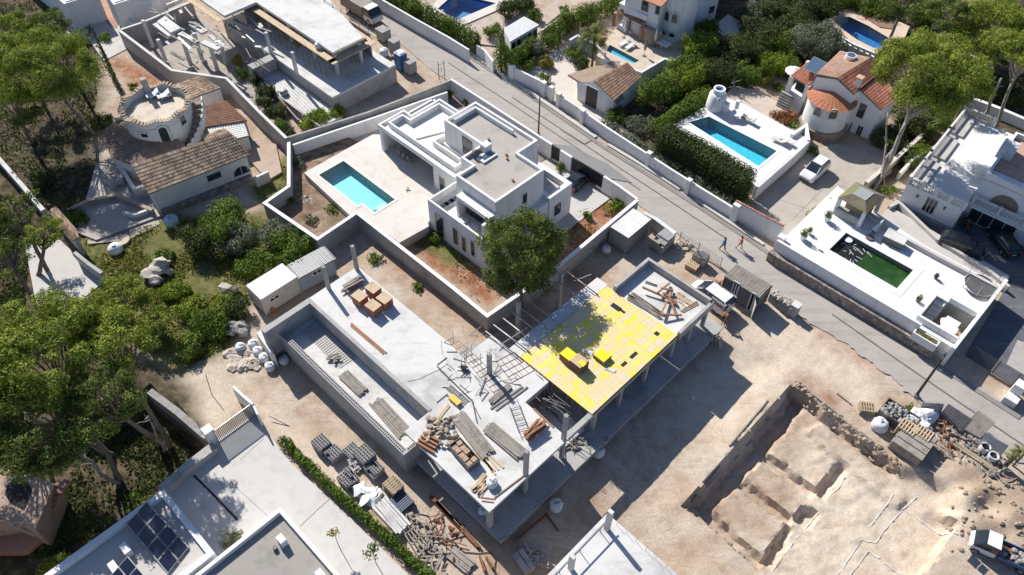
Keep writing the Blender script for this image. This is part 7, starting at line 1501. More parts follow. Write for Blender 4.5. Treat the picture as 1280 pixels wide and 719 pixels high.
T = Thing('board_stack', 'large grey stack of boards in front of the double pallet pile', 'board stack', G(1136, 556, 0)); m = MB()
for k in range(6):
    for i in range(4): q = G(1136, 558, .0)+EV*((i-1.5)*.75)+EU*.1*(k % 2); m.box((q[0], q[1], 0), (2.6, .65, .17), YAW, z0=.1+k*.19)
T.part('boards', m, WOODG); m = MB(); q = G(1136, 558, 0); m.box((q[0], q[1], 0), (2.4, 2.8, .1), YAW, z0=0); T.part('bearers', m, WOOD)
T = Thing('rubble_skip', 'open steel skip full of pale rubble near the street pole', 'skip', G(1124, 520, 0)); m = MB(); q = G(1124, 519, .9); P_ = [tuple((q+EU*a+EV*b)[:2]) for a, b in ((-1.5, -.9), (1.5, -.9), (1.5, .9), (-1.5, .9))]; shell(m, P_, .1, 1.1, .9, .08); T.part('body', m, STEELD); m = MB()
for k in range(50): m.blob((q+EU*r.uniform(-1.3, 1.3)+EV*r.uniform(-.75, .75))*[1, 1, 0]+[0, 0, .95], (r.uniform(.1, .3),)*3, k, 1)
T.part('rubble', m, ROCKG, kind='stuff')
p = G(1100, 531, .5); sack(p[0], p[1], 0, 1.4, 'white bulging sack at the left of the rubble skip', 61)
m = MB()
for k in range(9): p = G(r.uniform(1140, 1166), r.uniform(516, 534), .8); m.blob((p[0], p[1], .6), (.8, .6, .4), k+90, 2, .5)
single('plastic_sheeting', m, PLAST, 'crumpled white sheeting over the rubble behind the pale pallets', 'sheeting')
debris('scrap_heap', 'orange rusty bars heaped along the street panels', 1168, 1196, 520, 556, 34, RUST, 21, ln=(.6, 2.0), slope=1.0); debris('scrap_heap', 'mixed sticks and boards behind the long beam', 1172, 1240, 540, 585, 60, WOODG, 22, slope=.6, ln=(.3, 1.4)); debris('scrap_heap', 'grey debris around the barrels near the yucca', 1205, 1270, 555, 590, 50, WOODG, 23, slope=.4)
planks('long_beam', (1186, 552), (1245, 592), 0, 2, .5, 'long pale beam below the scrap heaps', WOOD, 'beam', 71, layers=2, th=.16, pw=.3)
def panel(px0, py0, px1, py1, h, label, mat, tilt=.5, th=.08):
    a, b = G(px0, py0, 0), G(px1, py1, 0); s = np.array([-(b-a)[1], (b-a)[0], 0]); s /= np.linalg.norm(s); s *= tilt; m = MB(); n = 12
    for k in range(n): p, q = a+(b-a)*k/n, a+(b-a)*(k+.93)/n; m.add([p, q, q+s+[0, 0, h], p+s+[0, 0, h], p-s*th, q-s*th, q+s*(1-th)+[0, 0, h], p+s*(1-th)+[0, 0, h]], [(0, 1, 2, 3), (7, 6, 5, 4), (0, 4, 5, 1), (1, 5, 6, 2), (2, 6, 7, 3), (3, 7, 4, 0)])
    return single('street_panel', m, mat, label, 'panel')
panel(1148, 518, 1175, 520, 1.2, 'grey curved topped panel at the street edge by the tall pole', GREYP, .5); panel(1172, 522, 1202, 542, 1.5, 'dark wooden site panel left of the leaning square panel', SHEDW, .7); panel(1201, 536, 1222, 552, 1.5, 'leaning square brown grey panel on the street edge', WOODG, 1.6); panel(1222, 556, 1250, 572, 1.2, 'pale grey panel right of the leaning square panel', GREYP, .6)
for px, py, l in ((1230, 561, 'white barrel with a dark opening beside the pale grey panel'), (1240, 572, 'lower pale barrel beside the yucca')): p = G(px, py, .4); T = Thing('barrel', l, 'barrel', (p[0], p[1], 0)); m = MB(); m.rev((p[0], p[1], 0), [(.02, 0), (.4, 0), (.42, .8), (.34, .8), (.3, .2)], 14); T.part('drum', m, PLAST); m = MB(); m.tube((p[0], p[1], .6), (p[0], p[1], .62), .32, n=12); T.part('contents', m, DARK)
# ---- street poles
def pole(base, top, label, r0=.11, arm=True):
    z = HT(base, .1, top); p = G(*base, .1); T = Thing('street_pole', label, 'pole', tuple(p)); m = MB(); m.tube(p, [p[0], p[1], z], r0, r0*.7, n=10); T.part('shaft', m, M('dark pole', (.07, .055, .045), .8, .2, 2, 6)); m = MB(); m.tube(p-[0, 0, .1], p+[0, 0, .25], r0*1.8, n=10); T.part('foot', m, CONCD)
    if arm: m = MB(); m.bar([p[0], p[1], z-.3]-EV*.5, [p[0], p[1], z-.3]+EV*.5, .08); T.part('crossarm', m, STEELD)
    return p, z
pA, zA = pole((1145, 495), (1183, 443), 'tall dark pole at the street edge above the excavation', .13); pB, zB = pole((673, 168), (675, 120), 'tall dark pole between the villa wall and the street', .1, False)
# ================================================================ trees and shrubs
def PT(px, py, rpx, zc, label, hpx=None, base=None, mat=None, seed=1, n=46, size=.125, dens=15, bark=None, cl=.21, tr=.24, z0=0, rzk=.46, group=None, ryk=1, low=0):
    """pine by the photo pixel of its crown centre, at height zc; base: pixel of the foot"""
    c = G(px, py, zc); k = MPP(px, py, zc); rx = rpx*k; b = G(*base, z0) if base else c
    return pine(b, c, rx, (hpx*k if hpx else rx*rzk), label, mat, group, seed, n, size, dens, bark, tr, z0=z0, cl=cl, ry=rx*ryk, low=low)
PT(52, 85, 68, 9.5, 'big bushy pine in the upper left corner, the largest crown there', base=(118, 168), seed=1, n=60, rzk=.55)
PT(8, 40, 36, 8.5, 'pine cut by the left edge above the big corner pine', seed=2, n=34)
PT(62, 30, 26, 9, 'smaller pine at the very top left corner', seed=3, n=30, mat=LPINED)
PT(18, 135, 36, 6, 'low dark pine crown under the big corner pine', base=(40, 180), seed=4, n=34, mat=LPINED)
PT(20, 262, 30, 6, 'sparse pine on the left edge above the concrete drive', base=(60, 340), seed=5, n=26, dens=12, mat=LPINED)
PT(58, 290, 26, 5.5, 'thin sunlit pine beside the tiled wall roof', base=(45, 345), seed=6, n=26, dens=13)
PT(10, 325, 34, 5, 'loose pine over the left end of the concrete drive', seed=7, n=26, dens=11, mat=LPINED)
PT(58, 440, 88, 10.5, 'widest pine crown in the lower left grove', base=(150, 602), seed=8, n=90, rzk=.4, z0=-2.6, cl=.17)
PT(138, 430, 52, 9.5, 'round pine in the lower left grove closest to the weedy plot', base=(212, 560), seed=9, n=56, z0=-2.6, cl=.19)
PT(60, 530, 66, 8, 'dark lower pine of the left grove above the tan house', base=(142, 567), seed=10, n=56, mat=LPINED, z0=-2.6)
PT(-15, 480, 60, 7, 'pine of the left grove cut by the photo edge', seed=11, n=40, z0=-2.6)
PT(130, 500, 54, 9.5, 'shadowed pine leaning over the retaining wall', base=(200, 555), seed=12, n=36, mat=LPINED, z0=-2.6, dens=13)
PT(150, 372, 34, 3.2, 'bright young pine between the drive and the weeds', seed=13, n=40, tr=.15)
PT(192, 402, 25, 2.4, 'bright green bushy pine next to the weedy plot', seed=14, n=30, tr=.13)
PT(652, 318, 49, 7.6, 'dense round pine at the garden wall of the modern villa', mat=LPINED, seed=15, n=110, rzk=1.25, cl=.2, tr=.28, ryk=.9, size=.125, low=1)
PT(1162, 90, 68, 12.5, 'big pine with bright crown beside the red roofed house', base=(1098, 228), seed=16, n=90, rzk=.5, bark=BARKP, cl=.19, tr=.3)
PT(1246, 40, 56, 5.5, 'large pine in the upper right corner', seed=17, n=70, bark=BARKP, rzk=.55, tr=.32)
PT(1282, 62, 34, 10.5, 'right hand pine over the grey white wall, cut by the photo edge', base=(1244, 160), seed=18, n=40, bark=BARKP)
for i, (x, y, rp, z, l) in enumerate(((1185, 18, 30, 7, 'dark pine on the top edge behind the big bright pine'), (1130, 5, 26, 6, 'dark pine at the top edge above the curved pool deck'), (1215, 110, 24, 6, 'shaded low pine between the two upper right pines'), (1165, 145, 26, 3.5, 'dark undergrowth pine beneath the big bright pine'))): PT(x, y, rp, z, l, seed=30+i, n=30, mat=LPINED)
# dead tree and leaning trunks
def bare(px, py, top, label, z=6, seed=1, mat=None, rad=.16, n=5, z0=0):
    rn = random.Random(seed); b = G(px, py, z0); t_ = G(*top, z); T = Thing('bare_tree', label, 'bare tree', (b[0], b[1], z0)); m = MB(); limb(m, b-[0, 0, .2], t_, rad, rad*.35, rn, 5, .05); T.part('trunk', m, mat or BARKP, smooth=True); m = MB()
    for k in range(n): s = b+(t_-b)*rn.uniform(.45, .98); e = s+np.array([rn.uniform(-1.4, 1.4), rn.uniform(-1.4, 1.4), rn.uniform(.3, 1.4)]); limb(m, s, e, rad*.35, .02, rn, 3, .12)
    T.part('branches', m, mat or BARKP, smooth=True); return T
bare(1106, 232, (1110, 140), 'bare grey tree with forked branches in front of the red roofed house', 6.5, 1); bare(1092, 238, (1140, 140), 'second pale trunk leaning up under the big bright pine', 7, 2, rad=.22, n=2)
bare(1226, 160, (1252, 98), 'thick pale trunk above the balustraded roof terrace', 7, 3, rad=.3, n=2); bare(150, 604, (88, 560), 'pale fallen leaning trunk below the lower left grove', 3.5, 4, z0=-2.6, rad=.2); bare(62, 680, (-5, 645), 'pale bare branch crossing the tan house terrace', 2.5, 5, z0=-2.6); bare(205, 565, (185, 520), 'twisted grey trunk beside the dark retaining wall', 2.5, 6, z0=-2.6)
bare(922, 128, (917, 100), 'small gnarled bare tree behind the well house', 2.5, 7, rad=.12); 
def cypress(px, py, h, r_, label, seed, mat=LDARK, lean=0, z0=0, base=True):
    p = G(px, py, z0); T = Thing('cypress', label, 'cypress', (p[0], p[1], z0)); cl = [(lean*k/10, 0, h*(k+.8)/10.5, r_*(1-.08*k if k > 3 else .85), r_*(1-.08*k if k > 3 else .85), h*.09) for k in range(10)]; link('foliage', foliage_mesh('foliage', cl, mat, .13, 26, np.random.default_rng(seed), shell_=.7), T.o); m = MB(); m.tube(p-[0, 0, .2], p+[0, 0, h*.9], .09, .03, 7); T.part('trunk', m, BARK); return T
cypress(142, 98, 7.5, .45, 'left thin dark cypress leaning over the old villa garden', 1); cypress(152, 118, 8.0, .35, 'right thin dark cypress beside the round tower', 2)
cypress(627, 88, 6.2, 1.15, 'tall ivy covered tree standing at the street between the white walls', 3, LHEDGE); cypress(598, 66, 3.0, .6, 'trimmed leafy column at the lower end of the tall street hedge', 4, LHEDGE)
# hedges
hedge([(470, -30), (520, 2), (560, 22), (592, 38)], 0, 3.0, 1.9, 'tall clipped hedge behind the white wall at the top', seed=1)
hedge([(640, 66), (668, 50), (690, 44)], 0, 2.2, 1.9, 'dark hedge below the slatted white pergola', seed=2); hedge([(690, 32), (712, 18), (735, 8), (770, -6)], 0, 2.4, 2.2, 'thick hedge between the pergola property and the palm', seed=3)
hedge([(884, 112), (860, 128), (830, 150)], 0, 2.4, 2.2, 'clipped hedge arm running down from the well house', seed=4); hedge([(834, 160), (865, 176), (900, 196), (934, 216)], 0, 4.0, 2.3, 'tall dark clipped hedge in front of the blue pool', LDARK, 5, dens=26, box=True)
hedge([(757, 150), (790, 170), (830, 196), (880, 226), (914, 250)], 0, 1.5, 1.4, 'flowering loose hedge above the long street wall', LOLIVE, 6, dens=18)
hedge([(1018, 262), (1032, 254), (1048, 243)], 0, 1.8, .8, 'bright short hedge on the dividing wall by the gazebo', LBRIGHT, 7)
hedge([(354, 547), (380, 575), (425, 617), (480, 665), (545, 725)], 0, 1.1, .75, 'long thin green hedge between the block yard and the paved terrace', LHEDGE, 8, size=.11)
# shrubs: px, py, radius m, height m, label, material
SH = [(278, 278, 3.0, 3.6, 'largest rounded green tree between the old villa and the cabins', LHEDGE), (300, 300, 2.2, 3.0, 'grey green bush right against the largest rounded tree', LOLIVE), (322, 330, 2.2, 2.6, 'bright bush behind the cream site cabin', LHEDGE), (362, 312, 2.6, 3.0, 'dark rounded tree behind the smaller site cabin', LHEDGE), (345, 292, 2.0, 2.6, 'olive toned bush by the corner of the villa garden wall', LOLIVE), (250, 300, 2.0, 2.8, 'bushy tree on the left flank of the largest rounded tree', LDARK),
      (262, 405, 2.2, 1.6, 'broad low shrub at the lower edge of the weeds', LHEDGE), (238, 432, 1.6, 1.5, 'dark shrub near the sandy platform', LHEDGE), (275, 385, 1.6, 1.3, 'bright shrub below the pale boulder', LBRIGHT), (240, 385, 1.8, 1.3, 'yellow green shrub in the middle of the weeds', LBRIGHT), (298, 385, 1.3, 1.6, 'small dark shrub beside the cream cabin end', LDARK), (220, 360, 1.6, .9, 'low bright shrub left of the yellow green one', LBRIGHT),
      (95, 272, 1.5, 1.2, 'green shrub on the buff terrace wall', LHEDGE), (50, 222, 1.6, 1.6, 'shrub in the dark hollow left of the old villa', LDARK), (128, 150, 1.5, 1.8, 'dark shrub at the foot of the skirt roof', LDARK), (165, 108, .7, .7, 'tiny green shrub beside the tower chimney', LHEDGE), (133, 46, .9, .9, 'small bright shrub in the alley by the grey wall', LBRIGHT),
      (402, 146, 1.5, 1.6, 'largest yellow green bush at the corner of the sunken slab', LBRIGHT), (385, 152, 1.2, 1.3, 'yellow green bush left of the sunken slab corner', LBRIGHT), (420, 140, 1.2, 1.4, 'yellow green bush against the concrete retaining wall', LBRIGHT), (353, 133, .8, 1.6, 'thin reddish plant beside the concrete kerb wall', LYEL), (297, 76, 1.0, 1.4, 'orange and yellow shrub among the unfinished columns', LYEL), (303, 92, 1.0, 1.4, 'green shrub among the unfinished columns', LHEDGE), (335, 115, 1.3, 2.0, 'dark climbing shrub left of the sunken slab', LDARK), (318, 100, 1.0, 2.2, 'dark narrow shrub beside the unfinished columns', LDARK), (362, 168, .9, 1.2, 'dark shrub at the meeting of the two garden walls', LDARK), (344, 142, 1.2, 2.0, 'dark shrub halfway along the concrete kerb wall', LDARK), (352, 156, 1.0, 1.7, 'green shrub at the lower end of the concrete kerb wall', LHEDGE), (330, 128, 1.0, 1.8, 'dark shrub between kerb wall and long block wall', LDARK),
      (375, 205, 1.0, 1.0, 'green palm like shrub in the upper villa bed', LOLIVE), (362, 248, .8, 1.0, 'small bush in the villa bed corner', LHEDGE), (388, 275, .9, .9, 'spiky plant in the lower villa bed', LOLIVE), (418, 262, 1.3, .7, 'grassy tuft beside the villa pool deck', LHEDGE), (410, 205, 1.4, .7, 'grassy tuft above the turquoise pool', LHEDGE), (563, 118, .5, 1.0, 'small plant in the dark gravel strip, upper one', LHEDGE), (582, 128, .5, .8, 'small plant in the dark gravel strip, lower one', LHEDGE), (545, 293, 1.2, .6, 'weeds against the villa base', LHEDGE),
      (700, 209, .6, .8, 'small round shrub inside the black gates', LHEDGE), (768, 254, 1.1, .9, 'green shrub by the stepped white street wall', LHEDGE), (760, 262, .8, .7, 'yellow plant in the red soil bed', LYEL), (735, 268, .7, .7, 'small dark plant in the red soil bed', LHEDGE),
      (663, 80, 1.0, 1.4, 'bright leafy shrub in the driveway bed', LBRIGHT), (683, 78, 1.2, 1.5, 'yellow striped shrub in the driveway bed', LYEL), (680, 98, 1.1, 1.3, 'round clipped shrub behind the second street pier', LHEDGE), (668, 60, 1.6, 2.4, 'small tree above the driveway bed', LOLIVE), (716, 66, 1.3, 1.3, 'bushy shrub left of the palm trunk', LHEDGE), (727, 80, 1.2, 1.5, 'dark shrub in the round palm planter', LDARK), (635, 64, 1.2, 1.4, 'shrub at the end of the pergola hedge', LHEDGE),
      (615, 38, 1.4, 1.8, 'bush left of the slatted pergola roof', LHEDGE), (632, 12, 1.6, 2.4, 'dark small tree by the deep blue pool', LDARK), (670, 20, 1.2, 1.8, 'bush right of the slatted pergola roof', LHEDGE), (705, 12, .8, 1.0, 'tiny clipped shrub at the top patio', LHEDGE), (650, 2, 2.4, 2.0, 'dark bush mass at the top edge beside the patio', LDARK),
      (772, 142, 1.5, 1.5, 'round bright shrub right of the garage', LHEDGE), (800, 155, 2.0, 1.3, 'grey leaved shrub below the round dark tree', LOLIVE), (825, 114, 2.9, 3.6, 'round dark clipped tree between garage and well house', LHEDGE), (855, 95, 2.6, 3.6, 'bright tree behind the round dark tree', LBRIGHT), (874, 62, 2.6, 4.0, 'bright yellow green tree beside the tower villa', LBRIGHT), (868, 78, 2.2, 3.0, 'leafy tree below the yellow green one', LHEDGE), (882, 38, 1.8, 3.0, 'dark small tree at the right wall of the tower villa', LHEDGE),
      (905, 85, 3.4, 3.4, 'wide dark tree mass behind the well house', LDARK), (930, 60, 3.4, 3.8, 'dark tree mass in front of the patio', LDARK), (900, 60, 3.0, 3.4, 'dark tree beside the patio', LDARK), (952, 40, 3.2, 3.6, 'dark tree right of the patio', LDARK), (935, 96, 2.0, 3.0, 'green tree above the gnarled bare tree', LHEDGE), (957, 82, 1.5, 3.4, 'slim bright tree above the buff path', LBRIGHT), (978, 55, 2.6, 3.2, 'green bush left of the large grey olive', LHEDGE), (1015, 50, 4.0, 4.6, 'large grey olive tree above the solar collectors', LOLIVE), (1035, 55, 2.8, 3.6, 'olive tree on the right side of the large grey olive', LOLIVE), (990, 30, 3.0, 3.4, 'dark tree behind the large grey olive', LDARK), (1000, 5, 3.4, 3.4, 'dark tree at the top edge left of the curved pool', LDARK), (968, 78, 2.2, 2.4, 'yellow green bush left of the open parasol', LBRIGHT), (985, 80, 1.8, 2.2, 'dark bush beside the open parasol', LHEDGE), (937, 15, 2.2, 2.8, 'grey green tree at the top edge by the patio', LOLIVE), (962, 12, 2.6, 3.0, 'dark tree at the top edge right of the patio', LDARK), (1030, 5, 3.0, 3.0, 'dark tree above the curved pool deck', LDARK), (1065, 0, 2.6, 2.6, 'green tree at the top edge over the brown bed', LHEDGE), (1100, 8, 3.0, 3.0, 'bushy tree at the top edge right of the brown bed', LHEDGE), (1160, 15, 2.8, 3.0, 'bushy tree near the white wall fragment', LHEDGE),
      (980, 148, 1.7, 1.5, 'russet leaved shrub beside the red roofed house', LRED), (992, 158, 1.2, 1.2, 'dark green shrub under the russet one', LHEDGE), (1003, 168, .8, .8, 'yellow flowered shrub at the foot of the round bay', LYEL), (958, 100, .9, 1.6, 'small palm like plant on the slope above the path', LPALM), (973, 108, 1.0, .8, 'low green plant on the slope above the path', LHEDGE), (1018, 188, .7, .9, 'small bush in the drive corner below the pool terrace', LHEDGE),
      (1197, 158, 1.5, 1.7, 'bright yellow green bush beside the balustraded terrace', LBRIGHT), (1152, 186, 2.0, 1.6, 'green bush between the two pale garden walls', LHEDGE), (1140, 200, 1.6, 1.3, 'dark bush at the lower end between the two pale walls', LDARK), (1113, 237, .9, .9, 'small bush right of the gazebo', LHEDGE), (1150, 158, 2.4, 2.4, 'dark undergrowth right of the buff double wall', LDARK), (1180, 135, 2.6, 2.2, 'dark undergrowth above the roof terrace corner', LDARK), (1118, 175, 2.2, 2.0, 'dark undergrowth beside the red roofed house', LDARK), (1135, 150, 2.0, 2.0, 'dark undergrowth behind the leaning pale trunk', LDARK), (1205, 90, 2.6, 2.2, 'dark bush between the upper right pines', LDARK), (1230, 110, 2.2, 2.0, 'dark bush below the upper right corner pine', LDARK), (1265, 120, 2.2, 2.2, 'dark bush beside the right edge trunks', LDARK),
      (289, 672, .9, .8, 'round bush in the paved terrace corner by the white parapet', LOLIVE), (975, 283+1, .4, .4, 'tiny plant at the lower pier of the drive', LHEDGE), (1137, 510, .5, .5, 'weeds at the foot of the tall street pole', LHEDGE), (175, 630, 1.4, 1.0, 'ivy creeping along the solar roof wall, upper clump', LHEDGE), (120, 660, 1.6, 1.0, 'ivy creeping along the solar roof wall, middle clump', LDARK), (70, 712, 1.4, 1.0, 'ivy creeping along the solar roof wall, lowest clump', LBRIGHT), (205, 318, 1.2, .6, 'low weeds clump below the blue tank', LHEDGE), (470, 322, .9, .5, 'weeds beside the far slab column', LHEDGE), (522, 360, .8, .4, 'weeds in the earth strip by the garden wall', LHEDGE)]
for i, (px, py, rr_, h_, l, mt) in enumerate(SH):
    z_ = -2.3 if (px < 180 and py > 600) else 0
    bush(px, py, rr_, h_, l, mt, seed=200+i, size=.13 if rr_ < 2.4 else .15, z0=z_, n=8 if rr_ < 1.2 else 13, name='bush' if 'tree' not in l else 'garden_tree', cat='bush' if 'tree' not in l else 'tree', stem=rr_ > .9)
# palms and yucca
def palm(px, py, zt, rf, label, seed=1, z0=0, nf=30, trunk=.16, base=None, mat=None, name='palm_tree'):
    rn = random.Random(seed); b = G(*base, z0) if base else G(px, py, z0); c = G(px, py, zt) if base else b+[0, 0, zt]; c[:2] = c[:2] if not base else b[:2]; T = Thing(name, label, 'palm', (b[0], b[1], z0)); m = MB(); m.tube(b-[0, 0, .2], c, trunk, trunk*.85, 9); T.part('trunk', m, BARK); m = MB()
    for k in range(nf):
        a = rn.uniform(0, 6.283); el = rn.uniform(-.2, 1.2); L_ = rf*rn.uniform(.8, 1.1); prev = c.copy(); d = np.array([math.cos(a)*math.cos(el), math.sin(a)*math.cos(el), math.sin(el)])
        for s_ in range(7):
            d2 = d+np.array([0, 0, -.22*s_]); d2 /= np.linalg.norm(d2); q = prev+d2*L_/7; sd_ = np.cross(d2, [0, 0, 1]); sd_ /= np.linalg.norm(sd_)+1e-6; w_ = rf*.22*(1-abs(s_-3)/5)
            for sgn in (-1, 1):
                for u_ in (0, .5): o_ = prev+(q-prev)*u_; e_ = o_+sd_*sgn*w_+d2*w_*.7+[0, 0, -w_*.35]; m.add([o_, o_+(q-prev)*.35, e_], [(0, 1, 2)])
            prev = q
    T.part('fronds', m, mat or LPALM); return T
palm(741, 48, 4.4, 2.9, 'tall palm tree casting its shadow on the garage roof', 1, base=(740, 82), z0=.3, nf=48)
palm(1265, 545, 2.6, .9, 'middle tufted yucca by the street at the right edge', 2, nf=22, base=(1256, 584)); 
palm(1246, 560, 1.9, .8, 'left shorter tufted yucca by the street at the right edge', 3, nf=20, base=(1252, 584), trunk=.1); palm(1280, 535, 2.6, .9, 'right tufted yucca cut by the photo edge', 4, nf=20, base=(1266, 582), trunk=.1)
# young trees on the paved terrace
for px, py, top, l, mt, s_ in ((424, 684, (413, 652), 'yellow leaved young tree on the paved terrace', LYEL, .55), (470, 704, (459, 679), 'green leaved young tree on the paved terrace', LHEDGE, .75)):
    b = G(px, py, .1); z_ = 2.3; T = Thing('young_tree', l, 'young tree', tuple(b)); c = b+[0, 0, z_]; q = PJ(c); m = MB(); m.tube(b, c, .035, .02, 6); T.part('trunk', m, BARKP); rn = random.Random(px); link('crown', foliage_mesh('crown', [(rn.uniform(-.3, .3), rn.uniform(-.3, .3), z_+rn.uniform(-.25, .5), s_*.5, s_*.5, s_*.4) for _ in range(6)], mt, .12, 11, np.random.default_rng(px)), T.o)
# grass and weeds as ground cover
def weeds(name, label, polys, n, h, mat, seed, z0=0, spread=.5):
    rg = np.random.default_rng(seed); V = []
    for P in polys:
        W = np.array(poly(P, z0)); lo, hi = W.min(0), W.max(0); k = 0; pts = rg.uniform(lo, hi, (n*2, 2)); ins = inside(pts[:, 0], pts[:, 1], [tuple(w_) for w_ in W]); pts = pts[ins][:n]
        cl_ = np.sin(pts[:, 0]*1.1+seed)+np.sin(pts[:, 1]*1.3)+np.sin((pts[:, 0]+pts[:, 1])*.5); pts = pts[cl_+rg.normal(size=len(pts))*spread > -.2]
        i = np.clip(np.searchsorted(ua, pts@EU[:2])-1, 0, nu-2); j = np.clip(np.searchsorted(va, pts@EV[:2])-1, 0, nv-2); z = np.maximum(Z[i, j], Z[i+1, j+1])*.5+Z[i, j]*.5
        m_ = len(pts); hh = h*rg.uniform(.4, 1.4, m_); c = np.stack([pts[:, 0], pts[:, 1], z+hh*.4], 1); nr = rg.normal(size=(m_, 3)); nr[:, 2] = np.abs(nr[:, 2])*.6; nr /= np.linalg.norm(nr, axis=1)[:, None]; V.append(leaves(c, nr, h*.8, rg, stretch=1.5))
    v = np.concatenate(V); o = v.mean(0); o[2] = 0; v = v-o; nq = len(v)//4; me_ = bpy.data.meshes.new(name); me_.vertices.add(len(v)); me_.vertices.foreach_set('co', v.ravel()); me_.loops.add(nq*4); me_.loops.foreach_set('vertex_index', np.arange(nq*4)); me_.polygons.add(nq); me_.polygons.foreach_set('loop_start', np.arange(nq)*4); me_.update(calc_edges=True); me_.materials.append(mat); ob = link(name, me_); ob.location = o; tag(ob, label, 'ground cover', kind='stuff')
weeds('grass', 'green and straw weeds covering the plot beside the old villa', [[(105, 300), (150, 292), (215, 275), (345, 270), (395, 305), (330, 345), (290, 430), (225, 465), (140, 410), (100, 350)]], 26000, .2, LGRASS, 1)
weeds('grass', 'patchy weeds on the slope between old villa and sunken slab', [[(350, 195), (440, 150), (480, 150), (400, 225), (330, 262), (315, 235)]], 3500, .18, LGRASS, 2)
weeds('undergrowth', 'dark undergrowth and litter below the left pines', [[(-60, -20), (90, -20), (125, 60), (115, 190), (160, 262), (90, 290), (60, 270), (0, 210), (-60, 160)], [(-60, 220), (40, 260), (30, 400), (-60, 440)]], 22000, .28, LDARK, 3, spread=.9)
weeds('undergrowth', 'dark undergrowth in the hollow of the lower left grove', [[(-60, 690), (60, 700), (195, 615), (250, 560), (180, 500), (60, 560), (90, 600), (40, 680)]], 11000, .25, LDARK, 4, z0=-2.6, spread=1.4)
weeds('undergrowth', 'dark undergrowth below the trees in the upper right', [[(860, 40), (905, 30), (960, -20), (1300, -20), (1300, 135), (1190, 130), (1120, 150), (1060, 65), (1000, 95), (920, 110), (830, 150), (780, 150), (830, 90)]], 16000, .3, LDARK, 5, spread=.9)
weeds('weeds', 'thin weeds scattered on the villa garden soil', [[(365, 190), (400, 210), (440, 262), (398, 292), (340, 255)], [(505, 300), (540, 290), (600, 330), (600, 380)], [(700, 270), (780, 250), (785, 262), (720, 320)]], 1300, .16, LGRASS, 6)
# ================================================================ vehicles
def loft(mb, sections):
    """sections: list of rings (same count) of 3-D points"""
    n = len(sections[0]); vs = [p for s in sections for p in s]; fs = []
    for k in range(len(sections)-1):
        for i in range(n): j = (i+1) % n; fs.append((k*n+i, k*n+j, (k+1)*n+j, (k+1)*n+i))
    fs.append(tuple(range(n))[::-1]); fs.append(tuple((len(sections)-1)*n+i for i in range(n))); return mb.add(vs, fs)
def ring(x, hw, z0, z1, r=.16, taper=1.0):
    h = hw*taper; return [(x, -hw, z0), (x, -hw, z0+(z1-z0)*.55), (x, -h+0*r, z1-r*.6), (x, -h+r, z1), (x, h-r, z1), (x, h, z1-r*.6), (x, hw, z0+(z1-z0)*.55), (x, hw, z0)]
def wheel(T, x, y, r=.32, w=.22):
    m = MB(); m.tube((x, y-w/2, r), (x, y+w/2, r), r, n=18); wl = T.part('wheel', m, RUBBER); m = MB(); s = 1 if y > 0 else -1; m.tube((x, y+s*w/2, r), (x, y+s*(w/2+.015), r), r*.62, n=14); T.part('rim', m, CHROME, wl)
